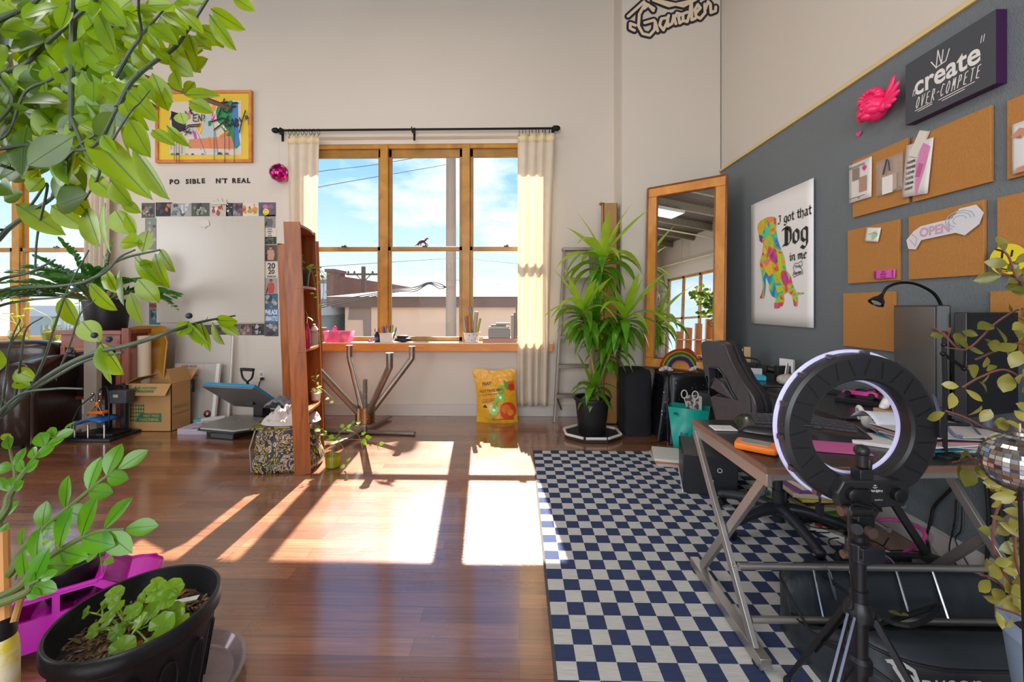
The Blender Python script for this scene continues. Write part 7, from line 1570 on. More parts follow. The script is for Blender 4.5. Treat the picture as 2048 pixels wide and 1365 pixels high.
for k in range(9): 
    r=rr.uniform(.05,.085); ax=rr.uniform(0,3); mb.tube([c+Vector((rr.uniform(-.005,.005)+r*math.cos(a),r*.75*math.sin(a),.028+.022*math.sin(a*2+ax)+.004*k)) for a in [2*PI*i/18 for i in range(18)]],.0042,6,closed=True)
mb.build('coiled_cable',mat('beige_cable','#cbbfae',.6),label='tangle of coiled beige cable at the back of the desk',cat='cable')
slab('teal_tray','teal plastic tray in front of the camcorder','tray',1.80,3.08,.13,.09,.035,-20,mat('teal_tray','#2aa6c4',.35),bev=.004)
slab('photo_card','pale photo card leaning behind the teal tray','card',1.83,3.16,.12,.02,.075,-20,mat('photo_grey','#b9b6b8',.4),bev=.001)
mb=MB(); superell((1.90,2.85,DT+.04),(.075,.06,.04),2.3,mb=mb); superell((1.99,2.80,DT+.03),(.10,.06,.03),3,mb=mb); mb.build('drawstring_pouch',mat('crumpled_linen','#b3aaa0',.8,noise_amt=.3,noise_scale=60,bump=1,bump_scale=60),label='crumpled pale drawstring pouch behind the ring light on the desk',cat='pouch',sharp=180)
mb=MB(); mb.tube(spline([(1.66,2.74,DT+.012),(1.74,2.72,DT+.02),(1.80,2.68,DT+.012),(1.87,2.70,DT+.01)],5),.009,8); mb.box((1.64,2.735,DT),(1.68,2.755,DT+.02)); mb.build('battery_adapter',mat('black_rubber','#1d1c1e',.5),label='black plug adapter with a yellow tip on the desk behind the chair',cat='adapter')
mb=MB(); mb.tube(spline([(1.98,2.62,DT+.006),(2.06,2.45,DT+.006),(2.12,2.30,DT+.006)],6),.006,6); mb.build('desk_cable',mat('black_rubber','#1d1c1e',.5),label='black cable along the wall side of the desk behind the pink car',cat='cable')
for k,(h,w,col,l) in enumerate(((.19,.16,'#cfc8bc','cream hardback standing at the far end of the desk behind the chair'),(.21,.05,'#b8926a','tan paperback leaning at the far end of the desk behind the chair'))):
    mb=MB(); mb.box((-w/2,-.02,0),(w/2,.02,h)); mb.build('desk_book',mat('bk'+col[1:],col,.6),loc=(1.86+.1*k,3.52-.05*k,DT),rz=math.radians(-30),label=l,cat='book',bevel=.002)
# ================= ring light on tripod =================
RC=at_y(1722,860,1.15); t=thing('ring_light','black ring light on a tripod stand in front of the desk','ring light',(.94,1.12,0))
def ring_sec(prof,n=72,m=None,nm='',arc=None):
    mb=MB(); mb.lathe(prof+[prof[0]],n,frame(RC,(1,0,0),(0,0,1)),cap=False); return mb.build(nm,m,t,world=True,sharp=30)
M_rb=mat('ring_black_plastic','#212124',.38); 
ring_sec([(.140,.0),(.146,.006),(.205,.006),(.214,.0),(.216,-.03),(.138,-.03)],m=M_rb,nm='ring_housing')
ring_sec([(.134,-.030),(.222,-.030),(.224,-.038),(.216,-.044),(.14,-.044),(.132,-.038)],m=mat('ring_diffuser','#c9c8e0',.3,emit='#b9b8ff',emit_s=.25),nm='diffuser')
MR=frame(RC,(1,0,0),(0,0,1))
for k in range(26):
    mb=MB(); a=2*PI*k/26+.05
    if 1.25*PI<a<1.75*PI: continue
    tw=a+.25*(1 if k%2 else -1)
    c=(.178*math.cos(a),.178*math.sin(a)); d=(math.cos(tw)*.024,math.sin(tw)*.024); mb.beam(MR@Vector((c[0]-d[0],c[1]-d[1],.0065)),MR@Vector((c[0]+d[0],c[1]+d[1],.0065)),.0035,.002,up=(0,-1,0)); mb.build('vent_slot',mat('slot_black','#050506',.8),t,world=True)
for k in range(14):
    mb=MB(); a=2*PI*k/14+.12; c=MR@Vector((.216*math.cos(a),.216*math.sin(a),-.014)); mb.cbox(MR.inverted()@c,(.014,.014,.018),MR)
    mb.build('spring_clip',mat('clip_metal','#6a6468',.3,.8),t,world=True)
mb=MB(); mb.prism([(-.095,-.012-.155),(-.075,.025-.155),(.085,.025-.155),(.105,-.005-.155),(.09,-.045-.155),(-.075,-.055-.155)],-.005,.035,MR); mb.build('control_box',M_rb,t,world=True,bevel=.004)
for x in (-.055,.066):
    mb=MB(); mb.lathe([(.018,.0),(.018,.016),(.015,.018),(0,.018)],20,MR@TR(x,-.165,.034)); mb.build('dial_knob',M_blk,t,world=True)
p=PM(); p.c('#cfcdd2'); p.text('JIANJIN',MR@TR(.008,-.158,0),h=.008,w=.04,bold=.03,depth=.0358); p.text('INPUT',MR@TR(-.02,-.187,0),h=.004,depth=.0358); p.text('OUTPUT',MR@TR(.018,-.182,0),h=.004,depth=.0358); p.pen([[(.008,-.150),(.008,-.140)],[(.004,-.142),(.012,-.142)],[(.002,-.147),(.008,-.150),(.014,-.147)]],MR,.0014,.0358)
p.done('panel_print',t,world=True,smooth=False)
mb=MB(); c=MR@Vector((-.008,-.12,.015)); mb.cbox((-.008,-.118,.012),(.036,.03,.035),MR); mb.tube([MR@Vector((-.008,-.10,.012)),MR@Vector((-.008,-.065,.012))],.014,14); mb.ell(MR@Vector((-.008,-.055,.012)),(.019,.019,.017),16,10); mb.tube([MR@Vector((.012,-.12,.01)),MR@Vector((.014,-.08,.01))],.008,8); mb.build('phone_mount_head',M_rb,t,world=True,bevel=.002)
mb=MB(); mb.cbox((.208,.018,.004),(.016,.07,.03),MR); mb.tube([MR@Vector((.215,.02,.01)),MR@Vector((.29,.018,.01))],.005,8); mb.build('side_bracket',M_rb,t,world=True,bevel=.002)
mb=MB(); mb.tube([MR@Vector((-.215,.012,-.01)),MR@Vector((-.14,.012,.008))],.004,8); mb.build('cross_pin',M_blk,t,world=True)
px_=.937; py_=1.12
def S_(px,py,Y=1.12): return at_y(px,py,Y)
mb=MB(); mb.tube([(px_,py_,.78),(px_,py_,.66)],.013,12); mb.tube([(px_,py_,.70),(px_,py_,.46)],.017,14); mb.tube([(px_,py_,.52),(px_,py_,.22)],.021,14); mb.build('centre_column',M_blk,t,world=True)
mb=MB(); mb.tube([MR@Vector((-.03,-.19,.0)),(px_,py_,.77)],.012,10); mb.cbox((px_,py_,.775),(.04,.035,.05)); mb.tube([(px_-.05,py_-.02,.745),(px_+.01,py_-.02,.745)],.014,12); mb.cbox((px_+.005,py_,.70),(.045,.04,.06)); mb.tube([(px_-.03,py_-.03,.70),(px_-.01,py_-.0,.70)],.016,12); mb.build('tilt_joint',M_blk,t,world=True,bevel=.002)
for A_,B__,r9 in (((px_-.068,py_-.022,.745),(px_-.046,py_-.022,.745),.013),((px_-.004,py_-.035,.70),(px_-.004,py_-.05,.70),.014),((px_-.045,py_,.615),(px_-.02,py_,.615),.011)):
    mb=MB(); mb.tube([A_,B__],r9,12); mb.build('copper_knob',mat('brown_metal_knob','#6a564e',.35,.6),t,world=True)
mb=MB(); mb.lathe([(.021,0),(.03,.003),(.03,.05),(.02,.055)],16,TR(px_,py_,.60)); mb.cbox((px_+.012,py_-.025,.63),(.06,.02,.04)); mb.build('clamp_collar',mat('shiny_black_clamp','#2c2c32',.2,.4),t,world=True,bevel=.002)
mb=MB(); mb.lathe([(.02,0),(.034,.005),(.034,.03),(.022,.05)],16,TR(px_,py_,.44)); mb.build('leg_collar',M_blk,t,world=True); mb=MB(); mb.lathe([(.02,0),(.03,.003),(.03,.03),(.022,.04)],16,TR(px_,py_,.30)); mb.build('leg_collar',M_blk,t,world=True)
for k,a in enumerate((math.radians(205),math.radians(322),math.radians(95))):
    d=Vector((math.cos(a),math.sin(a),0)); top=Vector((px_,py_,.455))+d*.03; ft=Vector((px_,py_,.02))+d*.26; mid=top.lerp(ft,.55)
    mb=MB(); s=Vector((-d.y,d.x,0))*.008; mb.beam(top+s,ft+s,.006,.014); mb.beam(top-s,mid-s,.006,.014); mb.build('tripod_leg',M_blk if k else mat('chrome_leg','#5d6070',.3,.9),t,world=True)
    mb=MB(); mb.beam(Vector((px_,py_,.315))+d*.028,top.lerp(ft,.42),.005,.012); mb.build('leg_brace',M_blk,t,world=True)
    mb=MB(); mb.ell(ft,(.013,.013,.02),10,8); mb.build('rubber_foot',M_blk,t,world=True)
mb=MB(); mb.tube(spline([MR@Vector((0,-.19,.036)),MR@Vector((.02,-.21,.04)),S_(1705,1010,1.06),S_(1698,1060,1.06),S_(1702,1150,1.07),S_(1706,1215,1.09),S_(1696,1218,1.1)],6),.0028,6); mb.build('power_cable',M_blk,t,world=True)
# ================= under the desk =================
M_duf=mat('black_nylon_bag','#2b3137',.42,noise_amt=.15,noise_scale=3,bump=.3,bump_scale=14)
t=thing('duffel_bag','long black nylon equipment bag with a pale logo under the desk','bag',(1.47,1.40,0))
mb=MB()
def duf(u,v):
    a=2*PI*u; e=.42; sx=math.copysign(abs(math.cos(a))**e,math.cos(a)); sy=math.copysign(abs(math.sin(a))**e,math.sin(a)); k=1 if v<.7 else 1-((v-.7)/.3)**2*.85
    nn=.012*noise.noise(Vector((u*9,v*4,1.1)))
    yy=1.45+sy*.27*k+nn; zz=.245*min(1,(v/.85))+.012*noise.noise(Vector((u*6,v*6,7)))*(v>.5)*(v<.9)
    return (1.46+sx*.42*(k**.5 if v<.995 else .2)+nn,yy,min(zz*(1.2 if yy<1.3 else 1),(.105+1.175*(1.5-yy)/1.515 if yy<1.5 else .105+max(0,yy-1.53)*2.2),.28))
mb.grid(duf,72,40,wrapu=True); n0=len(mb.v)-72; mb.f.append(tuple(range(n0,n0+72))); mb.mi.append(0); mb.build('bag_body',M_duf,t,world=True,sharp=180)
mb=MB(); mb.tube(spline([duf(u,.72) for u in [i/30 for i in range(31)]],2),.005,6); mb.tube(spline([duf(.30,.75),(1.20,1.30,.285),(1.40,1.36,.30),duf(.55,.9)],6),.008,6); mb.build('zip_and_strap',mat('black_webbing','#15171a',.6),t,world=True)
M=frame((1.15,1.166,.235),(1,0,0),(0,.12,1)); p=PM(); p.c('#b9b8b4'); p.text('puson',M@TR(.085,-.025,0),h=.045,w=.17,depth=.004); 
p.pen([[(-.09,.045),(-.06,.045),(-.02,.02),(-.005,-.03)],[(-.075,.03),(-.05,-.01),(-.045,-.045)],[(-.05,-.01),(-.03,.005),(-.015,-.01),(-.018,-.045)]],M,.010,.004); p.flat([(-.10,.05),(-.06,.05),(-.03,.03),(-.05,.02),(-.08,.035)],M,.0042)
p.done('bag_logo',t,world=True,smooth=False)
# black case and books at the rug edge
t=thing('speaker_case','low black case with white printing standing on the rug behind the desk leg','case',(1.36,2.93,.007),math.radians(-18))
mb=MB(); mb.box((-.17,-.19,0),(.17,.22,.27)); mb.build('case_body',mat('case_satin_black','#22242a',.4),t,bevel=.006)
p=PM(); M=frame((-.171,.0,.15),(0,-1,0),(0,0,1)); p.c('#8a8d94'); p.text('QA-600',M,h=.03,depth=.001); M=frame((.02,-.191,.13),(1,0,0),(0,0,1)); p.c('#d6d6d8'); p.pen([[(.04+.014*math.cos(a),.05+.014*math.sin(a)) for a in [2*PI*i/16 for i in range(17)]]],M,.004,.001); p.pen([[(-.03,-.05),(-.0,-.05),(-.0,-.02),(-.03,-.02),(-.03,-.05)]],M,.003,.001); p.done('case_print',t,smooth=False)
mb=MB(); mb.box((-.175,-.195,.0),(-.168,.22,.02)); mb.build('white_skirting',mat('white_plastic','#dcd8d6',.3),t)
for k,(col,h,rz,l) in enumerate((('#bdb9b0',.022,3,'grey magazine at the bottom of the pile on the rug corner'),('#c9674f',.012,-3,'salmon-edged booklet in the middle of the pile on the rug corner'),('#d9d6cf',.022,-6,'white notebook on top of the pile on the rug corner'))):
    slab('floor_book',l,'book',1.24,3.38,.22,.30,h,rz-8,mat('fb'+col[1:],col,.6),z=.008+sum((.023,.013,.023)[:k]),bev=.002)
for k in range(3): slab('shelf_book',('lowest','middle','top')[k]+' cream book in the short stack behind the desk corner leg','book',1.20,2.55,.20,.16,.03,-20+4*k,mat('cream_book_%d'%k,('#cfc8bb','#c3b9a8','#d8d2c6')[k],.6),z=.008+.031*k,bev=.002) if False else None
rr=random.Random(31); z=.0; cl=['#3a2f5a','#d9c9a0','#5f9a3a','#d8d2c6','#c9b48a','#2a2a32','#e2c95a','#cbbfa6','#8a4a8a','#dccfae']
nm=['indigo','tan','green','white','sand','black','yellow','cream','plum','straw']
for k in range(10):
    h=rr.uniform(.014,.028); slab('paperback',nm[k]+'-edged paperback in the pile under the wall side of the desk','book',1.83,2.62,rr.uniform(.2,.26),rr.uniform(.28,.36),h,rr.uniform(-14,10),mat('pb'+cl[k][1:],cl[k],.6),z=z+.0005,bev=.002); z+=h+.001
mb=MB(); mb.prism([(0,0),(.3,.0),(.3,.22),(0,.22)],0,.004); o=mb.build('comic_book',mat('comic_print','#7ab03a',.5,noise_amt=.9,noise_scale=18,col2='#4a5ac0'),loc=(1.62,2.60,.02),rz=math.radians(-20),label='bright green comic leaning off the paperback pile behind the chair base',cat='book')
t=thing('power_strip','white power strip with a red switch on the floor behind the chair base','power strip',(1.80,2.22,0),math.radians(-55))
mb=MB(); mb.box((-.17,-.025,0),(.17,.025,.035)); mb.build('strip_body',mat('white_plastic','#dcd8d6',.3),t,bevel=.004); mb=MB(); mb.box((-.15,-.012,.035),(-.12,.012,.042)); mb.build('red_switch',mat('red_switch','#b0221c',.4),t)
for k in range(4):
    mb=MB(); mb.box((-.09+.06*k,-.014,.035),(-.055+.06*k,.014,.0365)); mb.build('socket',mat('socket_grey','#a9a6a2',.5),t)
M_pcab=mat('pink_cable','#d8409a',.45)
mb=MB(); Yk=2.02
mb.tube(spline([at_x(1718,1035,1.95),at_x(1740,1043,2.0),at_x(1785,1040,2.1),at_x(1830,1052,2.13),at_x(1851,1072,2.13),at_x(1835,1090,2.1),(1.98,2.1,.02),(1.85,2.0,.02),at_y(1758,1110,1.72),at_y(1764,1150,1.68)],7),.0085,8); mb.build('extension_cord',M_pcab,label='hot pink cable looping against the wall under the desk',cat='cable')
mb=MB(); a=at_y(1764,1150,1.68); mb.box((a.x-.022,1.66,.03),(a.x+.022,1.69,a.z)); mb.build('cord_plug',M_pcab,label='hot pink plug block hanging from the pink cable above the black bag',cat='plug',bevel=.003)
def cab(pts,r,l,m=None): mb=MB(); mb.tube(spline(pts,7),r,6); mb.build('loose_cable',m or mat('black_rubber','#1d1c1e',.5),label=l,cat='cable')
xw=2.165
cab([at_x(1905,975,xw),at_x(1870,1012,xw),at_x(1862,1040,xw),at_x(1855,1080,xw),(2.12,2.10,.02)],.008,'thick black cable sagging down the wall to the pink loop')
cab([at_x(1912,1000,xw),at_x(1910,1040,xw),at_x(1900,1110,xw),(2.14,1.95,.015)],.004,'thin black cable hanging straight down the wall behind the desk leg')
cab([at_x(1924,1010,xw),at_x(1922,1060,xw),at_x(1912,1085,xw),(2.14,1.90,.012)],.003,'thinnest black cable beside the straight hanging one')
cab([at_x(1972,940,xw),at_x(1978,1040,xw),at_x(1975,1130,xw),at_x(1985,1215,xw),(2.12,1.45,.02)],.008,'thick black cable dropping near the trailing plant')
cab([at_x(1990,930,xw),at_x(2000,1010,xw),at_x(2020,1090,xw),at_x(2030,1170,xw)],.010,'thickest black cable bundle at the picture edge behind the plant')
rr=random.Random(8)
for k in range(7):
    c=Vector((rr.uniform(1.62,2.0),rr.uniform(1.95,2.4),.008+.006*k)); r=rr.uniform(.07,.14)
    mb=MB(); mb.tube([c+Vector((r*math.cos(a)*1.3,r*math.sin(a)*.8,.004*math.sin(3*a))) for a in [2*PI*i/22 for i in range(23)]]+[c+Vector((r*1.3+.1,.08,.0))],.0035,6)
    mb.build('loose_cable',mat('black_rubber','#1d1c1e',.5),label='loop of black cable in the tangle on the floor under the desk',cat='cable',group='tangled cables on the floor under the desk')
cab([at_y(1690,1165,1.62),at_y(1720,1112,1.62),at_y(1755,1105,1.62),at_y(1790,1130,1.62),at_y(1797,1180,1.6)],.003,'grey wire arching over the desk crossbar',mat('grey_wire','#7a7d86',.4,.3))
cab([at_y(1648,1130,1.58),at_y(1662,1150,1.57),at_y(1672,1200,1.55),(1.16,1.52,.30)],.003,'pale grey wire dropping from the crossbar beside the tripod',mat('grey_wire','#7a7d86',.4,.3))
# ================= trailing plant and silver disco ball at the right =================
sm=[mat('mirror_tile_%d'%i,c,.12,.95) for i,c in enumerate(('#c9ccd2','#9fa6b2','#d9d2c8','#7f8894','#b8a798','#e6e8ea'))]
c=at_y(2040,927,.72); discoball('disco_ball',c,.050,(mat('ball_core_grey','#6a6a6e',.5),sm),'silver mirror disco ball on a thin black stake beside the trailing plant',c+Vector((0,0,.07)),34,20)
mb=MB(); mb.tube([(c.x,c.y,c.z-.050),(c.x+.03,c.y,0.012)],.003,8); mb.lathe([(0,0),(.07,0),(.07,.008),(0,.014)],20,TR(c.x+.03,c.y,0)); mb.build('ball_stand',M_black,label='thin black floor stand holding up the silver disco ball',cat='stand')
M_vg=leafmat('variegated_leaf','#5c6022','#a3984a',tr='#a8a23a',trf=.22,rough=.3)
pc=Vector((1.19,.86,.36)); t=thing('trailing_plant','variegated plant with trailing yellow-green leaves in a blue-grey pot at the picture edge','plant',pc)
mb=MB(); mb.lathe([(.085,0),(.09,.01),(.115,.22),(.123,.22),(.123,.245),(.112,.245),(.105,.22),(.1,.19)],32,TR(pc)); mb.build('pot',mat('blue_grey_pot','#7f92a8',.4),t,world=True)
mb=MB(); mb.grid(lambda u,v:(pc.x+.103*v*math.cos(2*PI*u),pc.y+.103*v*math.sin(2*PI*u),.56),20,3); mb.build('soil',M_soil,t,world=True)
rr=random.Random(14); F=MB(); ST=MB()
def stempath(P,Ys,r=.0022,every=22,L=.037,seed=0,skip=0):
    pts=[at_y(px,py,lerp(Ys[0],Ys[1],i/(len(P)-1))) for i,(px,py) in enumerate(P)]; sp=spline(pts,6); ST.tube(sp,r,5)
    d=0
    for i in range(1,len(sp)):
        d+=(sp[i]-sp[i-1]).length
        if d>.024:
            d=0
            for sg in (-1,1):
                tg=(sp[i]-sp[i-1]).normalized(); side=tg.cross(Vector((0,-1,0))).normalized()*sg; v=(side*.8+tg*.4+Vector((rr.uniform(-.5,.5),rr.uniform(-.9,.3),rr.uniform(-.5,.4)))).normalized(); l=L*rr.uniform(.7,1.25)
                if rr.random()<.12: continue
                leaf(F,sp[i]+v*.006,sp[i]+v*(.006+l),l*.62,(rr.uniform(-.7,.7),-.7,rr.uniform(-.3,.8)),fold=rr.uniform(.1,.5),curl=rr.uniform(-.2,.35),n=5,shape=.55)
Yp=.86
stempath([(2100,1240),(2080,1080),(2110,900),(2080,640),(2035,560),(2015,510),(1990,498)],(Yp,.90))
stempath([(2080,600),(2040,560),(2000,545),(1988,530)],(.88,.92))
stempath([(2110,700),(2060,620),(2000,640),(1930,700),(1885,665)],(.86,.95))
stempath([(2100,760),(2050,690),(2000,700),(1950,720)],(.86,.93))
stempath([(2100,800),(2060,770),(2010,740),(1960,755),(1925,775)],(.84,.9))
stempath([(2090,860),(2040,845),(1985,860),(1930,835),(1890,822)],(.84,.9))
stempath([(2100,980),(2040,970),(1970,920),(1905,925)],(.82,.85))
stempath([(2090,1100),(2060,1020),(2000,950),(1960,930),(1925,930)],(.80,.83))
stempath([(2090,1180),(2060,1060),(2010,960),(1985,960)],(.80,.84))
stempath([(2080,1240),(2010,1150),(1985,1080),(2000,1010),(2040,990)],(.82,.82))
stempath([(2085,1250),(2030,1200),(1990,1160),(1960,1150)],(.82,.84))
stempath([(2085,1240),(2040,1150),(2030,1080),(2048,1030)],(.80,.80))
stempath([(2090,1260),(2035,1230),(1990,1215)],(.80,.82))
stempath([(2090,1000),(2060,850),(2070,700),(2045,620)],(.82,.84))
# two stray leaves lying on the bag and papers
F.build('foliage',M_vg,t,world=True,sharp=180); ST.build('stems',mat('reddish_brown_stem','#6a3a34',.6),t,world=True)
mb=MB(); mb.lathe([(.09,.33),(.10,.332),(.10,.358),(.09,.359)],28,TR(pc.x,pc.y,0)); 
for k in range(3): a=2*PI*k/3+.5; mb.tube([(pc.x+.07*math.cos(a),pc.y+.07*math.sin(a),.335),(pc.x+.12*math.cos(a),pc.y+.12*math.sin(a),0)],.012,8)
mb.build('plant_stool',mat('dark_stool','#2b2523',.5),label='small round dark stool under the trailing plant pot',cat='stool')
for k,(px,py,Y,z,l) in enumerate(((1776,1224,1.35,.0,'single yellow-green leaf fallen on the black equipment bag'),)):
    mb=MB(); c=at_z(px,py,.275); leaf(mb,c,c+Vector((.03,-.02,.002)),.022,(0,0,1)); leaf(mb,c+Vector((.028,-.018,.002)),c+Vector((.05,-.02,.006)),.016,(0,0,1)); mb.build('fallen_leaf',M_vg,label=l,cat='leaf')
# ================= citrus tree, foreground left =================
M_cit=leafmat('citrus_leaf','#4a6e08','#71960c',tr='#c2da10',trf=.45,rough=.28); M_citd=leafmat('citrus_leaf_dark','#2c470a','#45640c',tr='#8fae0c',trf=.3,rough=.28)  # second material is a darker green for some of the leaves
M_bark=mat('grey_green_bark','#3d4a38',.55,noise_amt=.3,noise_scale=30)
tb=Vector((-1.95,1.0,.0)); t=thing('citrus_tree','big leafy citrus tree arching across the top left in front of the windows','tree',tb)
pot(t,(tb.x,tb.y,0),.22,.40,soil=.06)
FL=MB(); FD=MB(); BR=MB(); VN=MB(); rr=random.Random(77)
def Y_at(px,py): return .88+.10*math.sin(px*.013+1)+.06*math.sin(py*.017)
def cp(px,py,k=1.0): return at_y(px,py,Y_at(px,py)*k)
def branch(P,r0,r1,k=1.0,root=False):
    pts=[cp(px,py,k) for px,py in P]; sp=spline(pts,6); n=len(sp); BR.tube(sp,[lerp(r0,r1,i/(n-1)) for i in range(n)],8)
    for i in range(3,n-1,5):
        a=rr.uniform(0,6.28); BR.tube([sp[i],sp[i]+Vector((math.cos(a)*.012,-.004,math.sin(a)*.012))],[.0012,.0003],4)
def lf(bx,by,tx,ty,w,dark=0,k=1.0,dy=None):
    b=cp(bx,by,k); Yt=b.y+(rr.uniform(-.02,.02) if dy is None else dy); e=at_y(tx,ty,Yt); n=Vector((rr.uniform(-.55,.55),-1,rr.uniform(-.5,.6)))
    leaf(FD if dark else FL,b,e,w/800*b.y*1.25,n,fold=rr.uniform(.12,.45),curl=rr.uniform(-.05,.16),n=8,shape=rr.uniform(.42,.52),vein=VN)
# trunk from the pot, out of the picture
trunk=[tb+Vector((0,0,.34)),tb+Vector((.03,-.02,.62)),cp(-160,900),cp(-70,870)]
sp=spline(trunk,6); BR.tube(sp,[lerp(.022,.012,i/(len(sp)-1)) for i in range(len(sp))],10)
tr2=[tb+Vector((0.02,-.01,.6)),cp(-200,640),cp(-190,420),cp(-120,240),cp(-40,170)]; sp=spline(tr2,6); BR.tube(sp,[lerp(.017,.008,i/(len(sp)-1)) for i in range(len(sp))],10)
branch([(-70,870),(0,832),(60,780),(120,738),(190,706),(260,690),(330,668),(400,645),(470,632)],.0085,.002)
branch([(-40,850),(30,800),(100,760),(170,722),(245,705)],.006,.0025); branch([(-20,845),(40,790),(110,778),(165,778)],.004,.002,.97)
branch([(0,832),(12,760),(20,690),(40,640)],.003,.0012); branch([(30,800),(42,720),(52,660),(85,635)],.003,.0012); branch([(20,690),(36,668),(50,650)],.002,.0008); branch([(60,780),(88,720),(112,645),(135,580),(178,500)],.0034,.0014); branch([(120,738),(140,690),(160,630),(190,600)],.0025,.001)
branch([(-120,640),(0,585),(60,575),(120,572),(180,560),(240,520),(320,500)],.005,.002); branch([(-120,660),(0,612),(60,600),(130,592),(160,560)],.004,.0015); branch([(-190,520),(-60,600),(0,560),(60,545),(110,520)],.006,.002)
branch([(-190,480),(-40,500),(20,455),(60,425),(105,395),(130,350)],.0075,.003); branch([(-120,420),(0,460),(40,440),(70,400),(95,370),(75,470),(70,540)],.004,.002); branch([(105,395),(125,330),(160,290),(190,270)],.004,.002)
branch([(-120,240),(-40,190),(0,150),(50,128),(90,90),(140,45),(200,-10)],.0065,.004); branch([(0,160),(25,200),(0,240),(-40,280)],.004,.003); branch([(150,-20),(146,60),(144,130),(142,200),(143,260)],.0075,.004); branch([(-40,60),(20,30),(60,10),(110,-30)],.006,.004)
branch([(140,130),(100,160),(50,185),(20,260),(0,280)],.004,.002); branch([(-10,300),(60,290),(130,300),(190,290),(235,215)],.004,.003); branch([(235,215),(262,165),(300,130),(350,95),(385,45),(420,-10)],.005,.003); branch([(230,155),(262,100),(282,70),(277,20),(278,-20)],.004,.002); branch([(282,70),(310,40),(335,10)],.003,.0015)
branch([(225,280),(260,225),(280,205),(300,180)],.002,.001); branch([(140,230),(170,300),(200,340),(170,400)],.004,.002); branch([(180,560),(210,545),(240,515),(270,500)],.003,.0015,.97); branch([(0,330),(40,340),(90,330),(140,300)],.004,.002)
c1=lambda L:[tuple(v/3.4125 for v in q[:5])+tuple(q[5:]) for q in L]
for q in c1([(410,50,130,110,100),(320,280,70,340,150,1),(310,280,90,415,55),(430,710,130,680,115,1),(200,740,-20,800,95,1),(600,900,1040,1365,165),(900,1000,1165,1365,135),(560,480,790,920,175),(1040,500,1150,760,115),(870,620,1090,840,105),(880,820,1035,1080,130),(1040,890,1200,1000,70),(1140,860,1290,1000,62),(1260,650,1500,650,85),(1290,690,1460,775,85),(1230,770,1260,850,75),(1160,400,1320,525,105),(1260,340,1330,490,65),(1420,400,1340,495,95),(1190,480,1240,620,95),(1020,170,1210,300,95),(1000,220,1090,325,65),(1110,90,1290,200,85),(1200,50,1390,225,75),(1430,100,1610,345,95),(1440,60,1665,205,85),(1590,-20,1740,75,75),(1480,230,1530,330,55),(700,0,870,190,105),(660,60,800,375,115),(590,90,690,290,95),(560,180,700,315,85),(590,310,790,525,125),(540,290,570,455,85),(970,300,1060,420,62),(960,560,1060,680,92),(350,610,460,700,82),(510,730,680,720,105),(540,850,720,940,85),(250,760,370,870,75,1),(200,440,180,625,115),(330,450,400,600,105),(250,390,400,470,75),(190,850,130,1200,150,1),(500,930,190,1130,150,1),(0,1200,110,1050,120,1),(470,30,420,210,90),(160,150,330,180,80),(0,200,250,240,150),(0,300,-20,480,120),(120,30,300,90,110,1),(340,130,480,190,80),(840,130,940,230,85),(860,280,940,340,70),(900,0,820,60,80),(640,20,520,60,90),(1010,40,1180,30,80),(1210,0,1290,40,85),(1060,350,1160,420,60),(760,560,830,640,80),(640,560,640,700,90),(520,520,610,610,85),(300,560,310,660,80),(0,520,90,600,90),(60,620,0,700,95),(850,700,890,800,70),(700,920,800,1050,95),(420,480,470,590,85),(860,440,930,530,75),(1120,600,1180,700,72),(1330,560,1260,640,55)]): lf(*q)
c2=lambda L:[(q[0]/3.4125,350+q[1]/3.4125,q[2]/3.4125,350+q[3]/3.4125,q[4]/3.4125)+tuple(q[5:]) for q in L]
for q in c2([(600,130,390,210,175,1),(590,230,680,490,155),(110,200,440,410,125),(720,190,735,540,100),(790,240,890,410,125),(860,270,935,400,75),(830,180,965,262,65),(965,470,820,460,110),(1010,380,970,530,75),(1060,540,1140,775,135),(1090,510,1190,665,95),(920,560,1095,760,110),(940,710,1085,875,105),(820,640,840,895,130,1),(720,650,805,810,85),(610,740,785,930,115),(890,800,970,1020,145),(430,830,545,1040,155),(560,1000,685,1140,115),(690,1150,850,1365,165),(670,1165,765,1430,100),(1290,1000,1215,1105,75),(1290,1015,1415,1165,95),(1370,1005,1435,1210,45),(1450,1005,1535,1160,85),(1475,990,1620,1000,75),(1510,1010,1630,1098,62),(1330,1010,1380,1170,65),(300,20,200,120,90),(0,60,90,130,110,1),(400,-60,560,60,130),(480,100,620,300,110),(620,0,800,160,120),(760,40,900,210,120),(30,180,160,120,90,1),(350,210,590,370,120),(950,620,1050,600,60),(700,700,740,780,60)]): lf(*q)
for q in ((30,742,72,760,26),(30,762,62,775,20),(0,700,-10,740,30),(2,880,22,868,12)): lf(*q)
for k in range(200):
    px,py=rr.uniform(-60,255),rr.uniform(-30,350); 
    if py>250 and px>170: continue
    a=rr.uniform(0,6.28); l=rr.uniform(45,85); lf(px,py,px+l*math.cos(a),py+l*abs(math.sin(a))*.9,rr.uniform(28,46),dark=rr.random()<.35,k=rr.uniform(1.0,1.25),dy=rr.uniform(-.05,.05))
for k in range(45):
    px,py=rr.uniform(200,400),rr.uniform(-10,170)
    if px>330 and py>120: continue
    a=rr.uniform(-.2,1.6); l=rr.uniform(40,65); lf(px,py,px+l*math.cos(a),py+l*math.sin(a),rr.uniform(22,32),k=rr.uniform(1.03,1.2),dy=rr.uniform(-.03,.03))
VN.build('leaf_veins',mat('leaf_vein_green','#39540c',.5),t,world=True,sharp=180,kind='stuff'); FL.build('foliage',M_cit,t,world=True,sharp=180); FD.build('dark_foliage',M_citd,t,world=True,sharp=180); BR.build('branches',M_bark,t,world=True)
mb=MB()
